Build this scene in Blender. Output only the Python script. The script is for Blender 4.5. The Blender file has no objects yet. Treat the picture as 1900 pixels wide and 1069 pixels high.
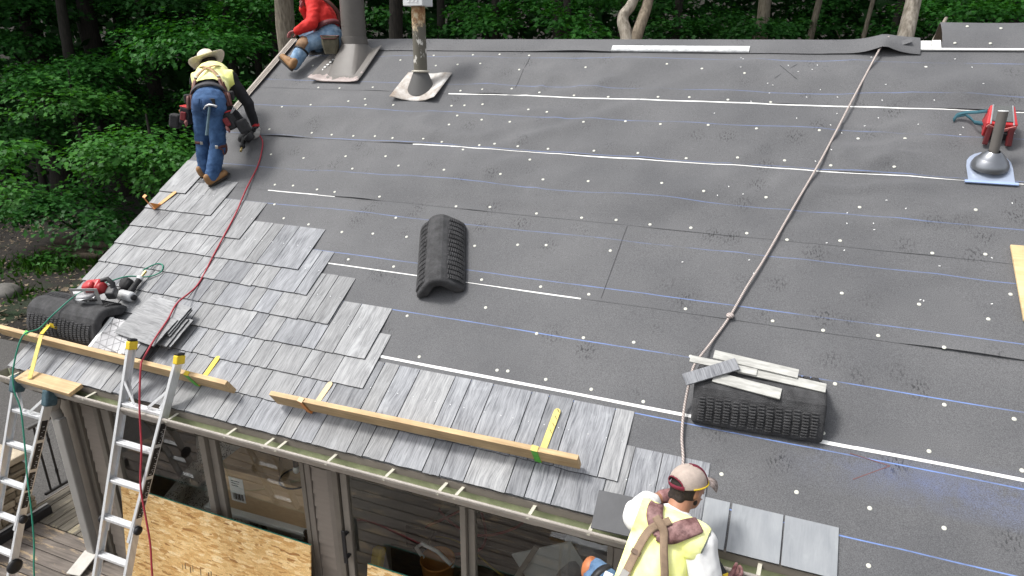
import bpy, bmesh, math, random
import numpy as np
from mathutils import Vector, Matrix, noise
random.seed(7)
scn = bpy.context.scene
COL = scn.collection
R_ = math.radians

# ---------------------------------------------------------------- camera
A = 0.57499                      # roof pitch
CA, SA = math.cos(A), math.sin(A)
CAMZ = 4.85
pit, yaw, rol = 0.348976, 0.376936, 0.004779
fh = Vector((-math.sin(yaw), math.cos(yaw), 0)); r0 = Vector((math.cos(yaw), math.sin(yaw), 0))
Fw = fh*math.cos(pit) - Vector((0, 0, math.sin(pit)))
u0 = fh*math.sin(pit) + Vector((0, 0, math.cos(pit)))
Rt = r0*math.cos(rol) + u0*math.sin(rol); Up = u0*math.cos(rol) - r0*math.sin(rol)
cd = bpy.data.cameras.new('camera'); cam = bpy.data.objects.new('camera', cd); COL.objects.link(cam)
cam.matrix_world = Matrix(((Rt.x, Up.x, -Fw.x, 0), (Rt.y, Up.y, -Fw.y, 0), (Rt.z, Up.z, -Fw.z, CAMZ), (0, 0, 0, 1)))
cd.sensor_width = 36; cd.lens = 1237.09/1900*36; cd.clip_start = 0.05; cd.clip_end = 600
scn.camera = cam

# ---------------------------------------------------------------- sky, sun, exposure
SUN_DIR = Vector((-0.46, -0.22, 0.86)).normalized()
w = bpy.data.worlds.new('World'); scn.world = w; w.use_nodes = True
nt = w.node_tree; nt.nodes.clear()
wo = nt.nodes.new('ShaderNodeOutputWorld'); bg = nt.nodes.new('ShaderNodeBackground')
sky = nt.nodes.new('ShaderNodeTexSky'); sky.sky_type = 'NISHITA'; sky.sun_disc = False
sky.sun_elevation = math.asin(SUN_DIR.z); sky.sun_rotation = math.atan2(SUN_DIR.x, SUN_DIR.y)
sky.dust_density = 4.0; sky.air_density = 1.0; sky.ozone_density = 1.0
hs = nt.nodes.new('ShaderNodeHueSaturation'); hs.inputs['Saturation'].default_value = 0.22   # overcast: the cloud takes the blue out
nt.links.new(sky.outputs[0], hs.inputs['Color']); nt.links.new(hs.outputs[0], bg.inputs[0])
bg.inputs[1].default_value = 0.13
nt.links.new(bg.outputs[0], wo.inputs[0])
sd = bpy.data.lights.new('sun', 'SUN'); so = bpy.data.objects.new('sun', sd); COL.objects.link(so)
sd.energy = 1.5; sd.angle = R_(11); sd.color = (1, .97, .92)
so.rotation_euler = SUN_DIR.to_track_quat('Z', 'Y').to_euler(); so.location = SUN_DIR*40
vs = scn.view_settings; scn.display_settings.display_device = 'sRGB'
vs.view_transform = 'Standard'; vs.look = 'None'; vs.gamma = 1; vs.use_curve_mapping = False
vs.exposure = 0.88

# ---------------------------------------------------------------- helpers
MW = {}
def mw(o): return MW.get(o.name, Matrix())
def RM(u, v, h=0.0, rz=0.0):
    "frame on the roof plane: x along the eave, y up the slope, z off the roof"
    k = h - 4.0
    return Matrix.Translation((u, v*CA - k*SA, v*SA + k*CA + CAMZ)) @ Matrix.Rotation(A, 4, 'X') @ Matrix.Rotation(rz, 4, 'Z')
def RP(u, v, h=0.0): return RM(u, v, h).translation
def WM(x, y, z, rz=0.0): return Matrix.Translation((x, y, z)) @ Matrix.Rotation(rz, 4, 'Z')
def props(o, label=None, cat=None, group=None, kind=None):
    if label: o['label'] = label
    if cat: o['category'] = cat
    if group: o['group'] = group
    if kind: o['kind'] = kind
    return o
def link(name, data, M=None, parent=None):
    o = bpy.data.objects.new(name, data); COL.objects.link(o)
    M = M or (mw(parent) if parent else Matrix())
    if parent:
        o.parent = parent; o.matrix_basis = mw(parent).inverted() @ M
    else: o.matrix_basis = M
    MW[o.name] = M
    return o
def thing(name, M, label=None, cat=None, group=None, kind=None):
    return props(link(name, None, M), label, cat, group, kind)

class MB:
    def __init__(s): s.v = []; s.f = []; s.sm = []
    def add(s, vs, fs, M=None, smooth=False):
        n = len(s.v)
        s.v += [tuple(M @ Vector(p)) if M else tuple(p) for p in vs]
        s.f += [tuple(i+n for i in f) for f in fs]; s.sm += [smooth]*len(fs)
        return s
    def box(s, x0, x1, y0, y1, z0, z1, M=None):
        return s.add([(x0,y0,z0),(x1,y0,z0),(x1,y1,z0),(x0,y1,z0),(x0,y0,z1),(x1,y0,z1),(x1,y1,z1),(x0,y1,z1)],
              [(3,2,1,0),(4,5,6,7),(0,1,5,4),(1,2,6,5),(2,3,7,6),(3,0,4,7)], M)
    def bar(s, p0, p1, wx, wy, up=(0,0,1), M=None):
        p0 = Vector(p0); p1 = Vector(p1); d = (p1-p0).normalized(); up = Vector(up)
        a = d.cross(up)
        if a.length < 1e-4: a = d.cross(Vector((1,0,0)))
        a.normalize(); b = a.cross(d)
        L = (p1-p0).length
        T = Matrix(((a.x,d.x,b.x,p0.x),(a.y,d.y,b.y,p0.y),(a.z,d.z,b.z,p0.z),(0,0,0,1)))
        return s.box(-wx/2, wx/2, 0, L, -wy/2, wy/2, (M @ T) if M else T)
    def tube(s, pts, r, n=8, M=None, cap=True):
        pts = [Vector(p) for p in pts]; m = len(pts)
        rs = r if isinstance(r, (list, tuple)) else [r]*m
        vs = []; fs = []; up = None
        for i, p in enumerate(pts):
            d = (pts[min(i+1,m-1)]-pts[max(i-1,0)])
            if d.length < 1e-9: d = Vector((0,0,1))
            d.normalize()
            if up is None: up = d.orthogonal().normalized()
            else:
                up = up - d*up.dot(d)
                up = up.normalized() if up.length > 1e-6 else d.orthogonal().normalized()
            b = d.cross(up)
            for k in range(n):
                t = 2*math.pi*k/n
                vs.append(p + (up*math.cos(t) + b*math.sin(t))*rs[i])
        for i in range(m-1):
            for k in range(n):
                fs.append((i*n+k, i*n+(k+1)%n, (i+1)*n+(k+1)%n, (i+1)*n+k))
        s.add(vs, fs, M, True)
        if cap: s.add([vs[k] for k in range(n)], [tuple(range(n-1,-1,-1))], M); s.add(vs[-n:], [tuple(range(n))], M)
        return s
    def lathe(s, prof, n=24, M=None, smooth=True):
        vs = []; fs = []
        for r, z in prof:
            for k in range(n):
                t = 2*math.pi*k/n; vs.append((r*math.cos(t), r*math.sin(t), z))
        for i in range(len(prof)-1):
            for k in range(n):
                fs.append((i*n+k, i*n+(k+1)%n, (i+1)*n+(k+1)%n, (i+1)*n+k))
        return s.add(vs, fs, M, smooth)
    def prism(s, poly, z0, z1, M=None):
        n = len(poly)
        vs = [(x,y,z0) for x,y in poly] + [(x,y,z1) for x,y in poly]
        fs = [tuple(range(n-1,-1,-1)), tuple(range(n,2*n))] + [(i,(i+1)%n,n+(i+1)%n,n+i) for i in range(n)]
        return s.add(vs, fs, M)
    def ball(s, c, rx, ry=None, rz=None, n=12, m=8, M=None):
        ry = ry or rx; rz = rz or rx; vs = []; fs = []
        for i in range(m+1):
            ph = math.pi*i/m
            for k in range(n):
                t = 2*math.pi*k/n
                vs.append((c[0]+rx*math.sin(ph)*math.cos(t), c[1]+ry*math.sin(ph)*math.sin(t), c[2]-rz*math.cos(ph)))
        for i in range(m):
            for k in range(n): fs.append((i*n+k, i*n+(k+1)%n, (i+1)*n+(k+1)%n, (i+1)*n+k))
        return s.add(vs, fs, M, True)
    def mesh(s, name, bevel=0.0, seg=1, weld=False):
        me = bpy.data.meshes.new(name)
        me.from_pydata(s.v, [], s.f)
        me.polygons.foreach_set('use_smooth', s.sm)
        if bevel or weld:
            bm = bmesh.new(); bm.from_mesh(me)
            if weld: bmesh.ops.remove_doubles(bm, verts=bm.verts, dist=1e-5)
            if bevel:
                ed = [e for e in bm.edges if len(e.link_faces) == 2 and e.calc_face_angle(0) > .5]
                bmesh.ops.bevel(bm, geom=ed, offset=bevel, segments=seg, affect='EDGES', profile=.5)
            bm.to_mesh(me); bm.free()
        me.update(); return me
    def build(s, name, mat, parent=None, bevel=0.0, seg=1, world=False, M=None, weld=False):
        "verts are in the parent's frame, or in the world frame when world is set"
        if world and parent:
            inv = mw(parent).inverted(); s.v = [tuple(inv @ Vector(p)) for p in s.v]
        me = s.mesh(name, bevel, seg, weld); me.materials.append(mat)
        return link(name, me, M, parent)

# ---------------------------------------------------------------- materials
def new_mat(name):
    m = bpy.data.materials.new(name); m.use_nodes = True
    return m, m.node_tree.nodes, m.node_tree.links, m.node_tree.nodes['Principled BSDF']
def N(nodes, t, **k):
    n = nodes.new(t)
    for a, b in k.items():
        if a.startswith('i_'):
            key = a[2:]; key = int(key) if key.isdigit() else key
            n.inputs[key].default_value = b
        else: setattr(n, a, b)
    return n
def ramp(nodes, stops):
    r = nodes.new('ShaderNodeValToRGB'); e = r.color_ramp.elements
    while len(e) < len(stops): e.new(.5)
    for el, (p, c) in zip(e, stops):
        el.position = p; el.color = (*c, 1) if len(c) == 3 else c
    return r
def sat(c): return tuple(max(0, min(1, x)) for x in c)
def mat(name, c, rough=.6, var=.18, scale=8, bump=0.0, bscale=60, metal=0.0, stretch=(1,1,1), spec=.4, c2=None, rand=0.0, coat=0.0):
    "plain surface: mottled colour between two tones, fine relief"
    m, nd, lk, b = new_mat(name)
    tc = nd.new('ShaderNodeTexCoord'); mp = nd.new('ShaderNodeMapping'); mp.inputs['Scale'].default_value = stretch
    lk.new(tc.outputs['Object'], mp.inputs['Vector'])
    if rand:
        oi = nd.new('ShaderNodeObjectInfo'); ad = N(nd, 'ShaderNodeVectorMath', operation='MULTIPLY_ADD')
        ad.inputs[0].default_value = (37, 91, 53); lk.new(oi.outputs['Random'], ad.inputs[1]); lk.new(mp.outputs[0], ad.inputs[2])
        vec = ad.outputs[0]
    else: vec = mp.outputs[0]
    nz = N(nd, 'ShaderNodeTexNoise', i_Scale=scale, i_Detail=6, i_Roughness=.65)
    lk.new(vec, nz.inputs['Vector'])
    lo = sat([x*(1-var) for x in c]); hi = sat(c2) if c2 else sat([x*(1+var) for x in c])
    rp = ramp(nd, [(.3, lo), (.7, hi)]); lk.new(nz.outputs['Fac'], rp.inputs[0])
    out = rp.outputs[0]
    if rand:
        h = nd.new('ShaderNodeHueSaturation'); mr = N(nd, 'ShaderNodeMapRange', i_3=1-rand, i_4=1+rand)
        lk.new(oi.outputs['Random'], mr.inputs[0]); lk.new(mr.outputs[0], h.inputs['Value']); lk.new(out, h.inputs['Color']); out = h.outputs[0]
    lk.new(out, b.inputs['Base Color'])
    b.inputs['Roughness'].default_value = rough; b.inputs['Metallic'].default_value = metal
    b.inputs['Specular IOR Level'].default_value = spec; b.inputs['Coat Weight'].default_value = coat
    if bump:
        n2 = N(nd, 'ShaderNodeTexNoise', i_Scale=bscale, i_Detail=4); lk.new(vec, n2.inputs['Vector'])
        bp = N(nd, 'ShaderNodeBump', i_Strength=bump, i_Distance=.01); lk.new(n2.outputs['Fac'], bp.inputs['Height']); lk.new(bp.outputs[0], b.inputs['Normal'])
    return m

def wood_mat(name, light, dark, axis='x', rough=.7, ring=14, rand=.08, wear=None):
    "sawn timber: stretched grain, knots, mottling"
    m, nd, lk, b = new_mat(name)
    tc = nd.new('ShaderNodeTexCoord'); oi = nd.new('ShaderNodeObjectInfo')
    ad = N(nd, 'ShaderNodeVectorMath', operation='MULTIPLY_ADD'); ad.inputs[0].default_value = (13, 7, 29)
    lk.new(oi.outputs['Random'], ad.inputs[1]); lk.new(tc.outputs['Object'], ad.inputs[2])
    mp = nd.new('ShaderNodeMapping'); mp.inputs['Scale'].default_value = {'x': (1.2,ring*2,ring*2), 'y': (ring*2,1.2,ring*2), 'z': (ring*2,ring*2,1.2)}[axis]
    lk.new(ad.outputs[0], mp.inputs['Vector'])
    nz = N(nd, 'ShaderNodeTexNoise', i_Scale=1.6, i_Detail=7, i_Roughness=.6, i_Distortion=.6); lk.new(mp.outputs[0], nz.inputs['Vector'])
    rp = ramp(nd, [(.32, dark), (.52, tuple((a+c)/2 for a, c in zip(light, dark))), (.68, light)]); lk.new(nz.outputs['Fac'], rp.inputs[0])
    n2 = N(nd, 'ShaderNodeTexNoise', i_Scale=5, i_Detail=5); lk.new(ad.outputs[0], n2.inputs['Vector'])
    mx = N(nd, 'ShaderNodeMix', data_type='RGBA', blend_type='MULTIPLY'); mx.inputs[0].default_value = .55
    r2 = ramp(nd, [(.35, (.62,.6,.58)), (.65, (1.1,1.08,1.05))]); lk.new(n2.outputs['Fac'], r2.inputs[0])
    lk.new(rp.outputs[0], mx.inputs[6]); lk.new(r2.outputs[0], mx.inputs[7]); out = mx.outputs[2]
    if wear:
        n3 = N(nd, 'ShaderNodeTexNoise', i_Scale=3.2, i_Detail=8, i_Roughness=.7)
        m3 = nd.new('ShaderNodeMapping'); m3.inputs['Scale'].default_value = {'x': (.8,4,4), 'y': (4,.8,4), 'z': (4,4,.8)}[axis]
        lk.new(ad.outputs[0], m3.inputs['Vector']); lk.new(m3.outputs[0], n3.inputs['Vector'])
        r3 = ramp(nd, [(.54, (0,0,0)), (.62, (1,1,1))]); lk.new(n3.outputs['Fac'], r3.inputs[0])
        m4 = N(nd, 'ShaderNodeMix', data_type='RGBA'); lk.new(r3.outputs[0], m4.inputs[0]); lk.new(out, m4.inputs[6]); m4.inputs[7].default_value = (*wear, 1); out = m4.outputs[2]
    h = nd.new('ShaderNodeHueSaturation'); mr = N(nd, 'ShaderNodeMapRange', i_3=1-rand, i_4=1+rand)
    lk.new(oi.outputs['Random'], mr.inputs[0]); lk.new(mr.outputs[0], h.inputs['Value']); lk.new(out, h.inputs['Color'])
    lk.new(h.outputs[0], b.inputs['Base Color']); b.inputs['Roughness'].default_value = rough
    bp = N(nd, 'ShaderNodeBump', i_Strength=.35, i_Distance=.004); lk.new(nz.outputs['Fac'], bp.inputs['Height']); lk.new(bp.outputs[0], b.inputs['Normal'])
    return m

def shingle_mat(name, dark, light, grain=1.0, wash=(.62,.64,.66)):
    "synthetic shake: long split grain under a chalky, uneven wash"
    m, nd, lk, b = new_mat(name)
    tc = nd.new('ShaderNodeTexCoord'); oi = nd.new('ShaderNodeObjectInfo')
    ad = N(nd, 'ShaderNodeVectorMath', operation='MULTIPLY_ADD'); ad.inputs[0].default_value = (61, 17, 0)
    lk.new(oi.outputs['Random'], ad.inputs[1]); lk.new(tc.outputs['Object'], ad.inputs[2])
    nw = N(nd, 'ShaderNodeTexNoise', i_Scale=3.5, i_Detail=2); lk.new(ad.outputs[0], nw.inputs['Vector'])
    warp = N(nd, 'ShaderNodeVectorMath', operation='MULTIPLY_ADD'); warp.inputs[1].default_value = (.06,0,0)
    lk.new(nw.outputs['Color'], warp.inputs[0]); lk.new(ad.outputs[0], warp.inputs[2])
    mp = nd.new('ShaderNodeMapping'); mp.inputs['Scale'].default_value = (70,3.2,40); lk.new(warp.outputs[0], mp.inputs['Vector'])
    g = N(nd, 'ShaderNodeTexNoise', i_Scale=1.7, i_Detail=8, i_Roughness=.72); lk.new(mp.outputs[0], g.inputs['Vector'])
    mp2 = nd.new('ShaderNodeMapping'); mp2.inputs['Scale'].default_value = (14,4.0,10); lk.new(warp.outputs[0], mp2.inputs['Vector'])
    g2 = N(nd, 'ShaderNodeTexNoise', i_Scale=1, i_Detail=6, i_Roughness=.6); lk.new(mp2.outputs[0], g2.inputs['Vector'])
    sm = N(nd, 'ShaderNodeMath', operation='MULTIPLY_ADD'); sm.inputs[1].default_value = .68*grain
    lk.new(g.outputs['Fac'], sm.inputs[0])
    s2 = N(nd, 'ShaderNodeMath', operation='MULTIPLY_ADD'); s2.inputs[1].default_value = .34
    s2.inputs[2].default_value = -.01+.34*(1-grain)
    lk.new(g2.outputs['Fac'], s2.inputs[0]); lk.new(s2.outputs[0], sm.inputs[2])
    mid = tuple(a*.45+c*.55 for a, c in zip(dark, light))
    rp = ramp(nd, [(.34, dark), (.5, mid), (.66, light)]); lk.new(sm.outputs[0], rp.inputs[0])
    n3 = N(nd, 'ShaderNodeTexNoise', i_Scale=1, i_Detail=5, i_Roughness=.6, i_Distortion=.8); mp3 = nd.new('ShaderNodeMapping'); mp3.inputs['Scale'].default_value = (8,3.2,5); lk.new(ad.outputs[0], mp3.inputs['Vector']); lk.new(mp3.outputs[0], n3.inputs['Vector'])
    r3 = ramp(nd, [(.55, (0,0,0)), (.75, (.42,.42,.42))]); lk.new(n3.outputs['Fac'], r3.inputs[0])
    mx = N(nd, 'ShaderNodeMix', data_type='RGBA'); lk.new(r3.outputs[0], mx.inputs[0]); lk.new(rp.outputs[0], mx.inputs[6]); mx.inputs[7].default_value = (*wash, 1)
    h = nd.new('ShaderNodeHueSaturation'); mr = N(nd, 'ShaderNodeMapRange', i_3=.74, i_4=1.10)
    lk.new(oi.outputs['Random'], mr.inputs[0]); lk.new(mr.outputs[0], h.inputs['Value']); lk.new(mx.outputs[2], h.inputs['Color'])
    lk.new(h.outputs[0], b.inputs['Base Color']); b.inputs['Roughness'].default_value = .55; b.inputs['Specular IOR Level'].default_value = .35
    bp = N(nd, 'ShaderNodeBump', i_Strength=.5*grain+.08, i_Distance=.004); lk.new(g.outputs['Fac'], bp.inputs['Height']); lk.new(bp.outputs[0], b.inputs['Normal'])
    return m

def glass_mat():
    m, nd, lk, b = new_mat('window_glass'); nd.remove(b)
    out = nd['Material Output']; t = nd.new('ShaderNodeBsdfTransparent'); g = nd.new('ShaderNodeBsdfGlossy'); g.inputs['Roughness'].default_value = .01
    t.inputs['Color'].default_value = (.94,.95,.94,1)
    fr0 = N(nd, 'ShaderNodeFresnel', i_IOR=1.85); mx = nd.new('ShaderNodeMixShader'); ge = nd.new('ShaderNodeNewGeometry'); iv = N(nd, 'ShaderNodeMath', operation='SUBTRACT'); iv.inputs[0].default_value = 1; lk.new(ge.outputs['Backfacing'], iv.inputs[1]); fr = N(nd, 'ShaderNodeMath', operation='MULTIPLY'); lk.new(fr0.outputs[0], fr.inputs[0]); lk.new(iv.outputs[0], fr.inputs[1])
    lk.new(fr.outputs[0], mx.inputs[0]); lk.new(t.outputs[0], mx.inputs[1]); lk.new(g.outputs[0], mx.inputs[2]); lk.new(mx.outputs[0], out.inputs['Surface'])
    return m
GLASS = glass_mat()
BLACK = mat('black_plastic', (.018,.018,.02), .5, .3, 20, .1, 120)
RUBBER = mat('black_rubber', (.022,.022,.023), .75, .4, 14, .25, 90)
WHITE = mat('white_plastic', (.75,.76,.75), .45, .08)
ALU = mat('brushed_aluminium', (.74,.75,.76), .36, .12, 6, .05, 40, metal=.45, stretch=(6,6,1))
STEEL = mat('zinc_steel', (.5,.51,.52), .35, .15, 20, metal=.9)
YELLOW = mat('yellow_paint', (.72,.52,.03), .5, .15, 12, .05)
PALEYEL = mat('worn_yellow_paint', (.66,.55,.16), .6, .3, 14, .1)
GREENP = mat('green_spray_paint', (.12,.5,.06), .5, .25, 25)
ORANGE = mat('orange_paint', (.62,.24,.06), .55, .2, 18)
REDP = mat('red_plastic', (.48,.03,.035), .4, .12, 10)
LUMBER = wood_mat('pine_lumber', (.62,.455,.26), (.46,.31,.155), 'x')
# ================================================================ house
EX0, EX1 = -5.985, 5.5           # rake edges along the eave
V0, VR = 1.277, 6.262            # eave, ridge
WY = 3.55                        # front wall plane
ridge = RP(0, VR)
M_TAUPE = mat('taupe_siding_paint', (.245,.21,.178), .6, .1, 5, .06, 30, stretch=(1,1,6))
M_TRIM = mat('taupe_trim_paint', (.20,.175,.15), .5, .1, 6, .05, 40)
M_GUT = mat('gutter_outer_paint', (.34,.31,.275), .45, .16, 9, .05, 40)
M_GUTIN = mat('gutter_inside_green', (.46,.50,.31), .6, .25, 7, .1, 30, c2=(.62,.65,.46))
M_DEBRIS = mat('gutter_debris', (.06,.05,.035), .95, .6, 40, .5, 60)
M_FRAME = mat('bronze_frame', (.17,.15,.125), .45, .12, 8)
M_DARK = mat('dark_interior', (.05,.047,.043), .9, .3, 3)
M_PLY = mat('roof_deck_board', (.33,.24,.15), .8, .2, 6)
M_WHITE_LAP = mat('white_selvage', (.8,.8,.78), .6, .06, 20)
M_NAIL = mat('cap_nail_plastic', (.60,.60,.53), .5, .18)

def underlay_mat():
    m, nd, lk, b = new_mat('granular_underlayment')
    tc = nd.new('ShaderNodeTexCoord'); geo = nd.new('ShaderNodeNewGeometry')
    vec = tc.outputs['Object']
    fine = N(nd, 'ShaderNodeTexNoise', i_Scale=190, i_Detail=3, i_Roughness=.7); lk.new(vec, fine.inputs['Vector'])
    mid = N(nd, 'ShaderNodeTexNoise', i_Scale=1.1, i_Detail=6, i_Roughness=.55); lk.new(vec, mid.inputs['Vector'])
    r1 = ramp(nd, [(.26, (.042,.043,.046)), (.74, (.156,.158,.165))]); lk.new(fine.outputs['Fac'], r1.inputs[0])
    r2 = ramp(nd, [(.35, (.84,.84,.85)), (.65, (1.14,1.13,1.12))]); lk.new(mid.outputs['Fac'], r2.inputs[0])
    mx = N(nd, 'ShaderNodeMix', data_type='RGBA', blend_type='MULTIPLY'); mx.inputs[0].default_value = 1
    lk.new(r1.outputs[0], mx.inputs[6]); lk.new(r2.outputs[0], mx.inputs[7]); col = mx.outputs[2]
    sx = nd.new('ShaderNodeSeparateXYZ'); lk.new(vec, sx.inputs[0])
    # boot scuffs: clusters of short dark tread marks
    cl = N(nd, 'ShaderNodeTexVoronoi', i_Scale=3.1, i_Randomness=1.0); lk.new(vec, cl.inputs['Vector'])
    nzc = N(nd, 'ShaderNodeTexNoise', i_Scale=.55, i_Detail=2); lk.new(vec, nzc.inputs['Vector'])
    cr = ramp(nd, [(.08, (1,1,1)), (.34, (0,0,0))]); lk.new(cl.outputs['Distance'], cr.inputs[0])
    ce = ramp(nd, [(.34, (0,0,0)), (.47, (1,1,1))]); lk.new(nzc.outputs['Fac'], ce.inputs[0])
    mp = nd.new('ShaderNodeMapping'); mp.inputs['Scale'].default_value = (58,25,1); mp.inputs['Rotation'].default_value = (0,0,.5); lk.new(vec, mp.inputs['Vector'])
    tr = N(nd, 'ShaderNodeTexNoise', i_Scale=1.3, i_Detail=2); lk.new(mp.outputs[0], tr.inputs['Vector'])
    tr2 = ramp(nd, [(.53, (0,0,0)), (.6, (1,1,1))]); lk.new(tr.outputs['Fac'], tr2.inputs[0])
    m1 = N(nd, 'ShaderNodeMath', operation='MULTIPLY'); lk.new(cr.outputs[0], m1.inputs[0]); lk.new(ce.outputs[0], m1.inputs[1])
    m2 = N(nd, 'ShaderNodeMath', operation='MULTIPLY'); lk.new(m1.outputs[0], m2.inputs[0]); lk.new(tr2.outputs[0], m2.inputs[1])
    m3 = N(nd, 'ShaderNodeMath', operation='MULTIPLY'); m3.inputs[1].default_value = .88; lk.new(m2.outputs[0], m3.inputs[0])
    mx2 = N(nd, 'ShaderNodeMix', data_type='RGBA'); lk.new(m3.outputs[0], mx2.inputs[0]); lk.new(col, mx2.inputs[6]); mx2.inputs[7].default_value = (.022,.022,.024,1); col = mx2.outputs[2]
    # snapped chalk lines every second course (object y is metres up the slope)
    wob = N(nd, 'ShaderNodeTexNoise', i_Scale=.9, i_Detail=3); lk.new(vec, wob.inputs['Vector'])
    wy = N(nd, 'ShaderNodeMath', operation='MULTIPLY_ADD'); wy.inputs[1].default_value = .022; lk.new(wob.outputs['Fac'], wy.inputs[0]); lk.new(sx.outputs['Y'], wy.inputs[2])
    ph = N(nd, 'ShaderNodeMath', operation='SUBTRACT'); ph.inputs[1].default_value = 2.019-.4905/2; lk.new(wy.outputs[0], ph.inputs[0])
    md = N(nd, 'ShaderNodeMath', operation='PINGPONG'); md.inputs[1].default_value = .4905/2; lk.new(ph.outputs[0], md.inputs[0])
    dd = N(nd, 'ShaderNodeMath', operation='SUBTRACT'); dd.inputs[0].default_value = .4905/2; lk.new(md.outputs[0], dd.inputs[1])
    brk = N(nd, 'ShaderNodeTexNoise', i_Scale=1.3, i_Detail=5, i_Roughness=.7); lk.new(vec, brk.inputs['Vector'])
    def band(width, strength, lo, hi):
        mr = N(nd, 'ShaderNodeMapRange', i_1=0, i_2=width, i_3=strength, i_4=0); lk.new(dd.outputs[0], mr.inputs[0])
        bz = ramp(nd, [(lo, (.06,.06,.06)), (hi, (1,1,1))]); lk.new(brk.outputs['Fac'], bz.inputs[0])
        q = N(nd, 'ShaderNodeMath', operation='MULTIPLY'); lk.new(mr.outputs[0], q.inputs[0]); lk.new(bz.outputs[0], q.inputs[1]); return q.outputs[0]
    yr = N(nd, 'ShaderNodeMapRange', i_1=1.9, i_2=3.3, i_3=1.2, i_4=.5); lk.new(sx.outputs['Y'], yr.inputs[0])
    bq = N(nd, 'ShaderNodeMath', operation='MULTIPLY', use_clamp=True); lk.new(band(.0056, 1.25, .36, .60), bq.inputs[0]); lk.new(yr.outputs[0], bq.inputs[1])
    yc = N(nd, 'ShaderNodeMath', operation='LESS_THAN'); yc.inputs[1].default_value = 6.04; lk.new(sx.outputs['Y'], yc.inputs[0]); bq2 = N(nd, 'ShaderNodeMath', operation='MULTIPLY'); lk.new(bq.outputs[0], bq2.inputs[0]); lk.new(yc.outputs[0], bq2.inputs[1])
    mx3 = N(nd, 'ShaderNodeMix', data_type='RGBA'); lk.new(bq2.outputs[0], mx3.inputs[0]); lk.new(col, mx3.inputs[6]); mx3.inputs[7].default_value = (.17,.28,.62,1); col = mx3.outputs[2]
    # chalk dust spilled along the lowest line towards the right
    dxa = N(nd, 'ShaderNodeMapRange', i_1=.2, i_2=1.3, i_3=0, i_4=1); lk.new(sx.outputs['X'], dxa.inputs[0])
    dya = N(nd, 'ShaderNodeMath', operation='SUBTRACT'); dya.inputs[1].default_value = 1.93; lk.new(sx.outputs['Y'], dya.inputs[0])
    dab = N(nd, 'ShaderNodeMath', operation='ABSOLUTE'); lk.new(dya.outputs[0], dab.inputs[0])
    dyr = N(nd, 'ShaderNodeMapRange', i_1=.0, i_2=.19, i_3=.5, i_4=0); lk.new(dab.outputs[0], dyr.inputs[0])
    dn = N(nd, 'ShaderNodeTexNoise', i_Scale=3.2, i_Detail=10, i_Roughness=.78); lk.new(vec, dn.inputs['Vector'])
    dr = ramp(nd, [(.36, (0,0,0)), (.72, (1,1,1))]); lk.new(dn.outputs['Fac'], dr.inputs[0])
    q1 = N(nd, 'ShaderNodeMath', operation='MULTIPLY'); lk.new(dxa.outputs[0], q1.inputs[0]); lk.new(dyr.outputs[0], q1.inputs[1])
    gr_ = ramp(nd, [(.36, (.15,.15,.15)), (.62, (1,1,1))]); lk.new(fine.outputs['Fac'], gr_.inputs[0]); q0 = N(nd, 'ShaderNodeMath', operation='MULTIPLY'); lk.new(gr_.outputs[0], q0.inputs[0]); lk.new(dr.outputs[0], q0.inputs[1]); q2 = N(nd, 'ShaderNodeMath', operation='MULTIPLY'); lk.new(q1.outputs[0], q2.inputs[0]); lk.new(q0.outputs[0], q2.inputs[1])
    mx4 = N(nd, 'ShaderNodeMix', data_type='RGBA'); lk.new(q2.outputs[0], mx4.inputs[0]); lk.new(col, mx4.inputs[6]); mx4.inputs[7].default_value = (.12,.21,.60,1); col = mx4.outputs[2]
    lk.new(col, b.inputs['Base Color']); b.inputs['Roughness'].default_value = .75; b.inputs['Specular IOR Level'].default_value = .42; b.inputs['Sheen Weight'].default_value = .22; b.inputs['Sheen Roughness'].default_value = .45
    bp = N(nd, 'ShaderNodeBump', i_Strength=.3, i_Distance=.003); lk.new(fine.outputs['Fac'], bp.inputs['Height']); lk.new(bp.outputs[0], b.inputs['Normal'])
    return m
M_UND = underlay_mat()
M_SH = shingle_mat('weathered_grey_shake', (.095,.098,.106), (.375,.38,.385), wash=(.52,.535,.55))
M_SH2 = shingle_mat('dark_washed_shake', (.062,.067,.080), (.34,.35,.37), wash=(.50,.52,.54))
M_ST = shingle_mat('smooth_starter_slate', (.18,.195,.215), (.32,.335,.35), grain=.25, wash=(.39,.41,.42))
M_CORE = mat('dark_shake_core', (.045,.046,.05), .7, .2, 30, .1, 60)
M_STD = mat('charcoal_slate_back', (.06,.062,.068), .5, .15, 6, .08, 40)

house = thing('house', WM(-0.3, 7.4, -0.5), 'taupe sided house with a steep roof half covered in grey shingles', 'house')

# --- roof slab, gables, walls
mb = MB()
for (a, b_) in ((0, 1),):
    mb.box(EX0, EX1, V0+.01, VR, -.16, -.004, RM(0, 0))
back = Matrix.Translation((0, 2*ridge.y, 0)) @ Matrix.Scale(-1, 4, (0, 1, 0))
vsb = [(EX0,V0+.01,-.16),(EX1,V0+.01,-.16),(EX1,VR,-.16),(EX0,VR,-.16),(EX0,V0+.01,-.004),(EX1,V0+.01,-.004),(EX1,VR,-.004),(EX0,VR,-.004)]
mb.add([back @ (RM(0,0) @ Vector(p)) for p in vsb], [(0,1,2,3),(7,6,5,4),(4,5,1,0),(5,6,2,1),(6,7,3,2),(7,4,0,3)])
mb.build('roof_deck', M_PLY, house, world=True)

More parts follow.
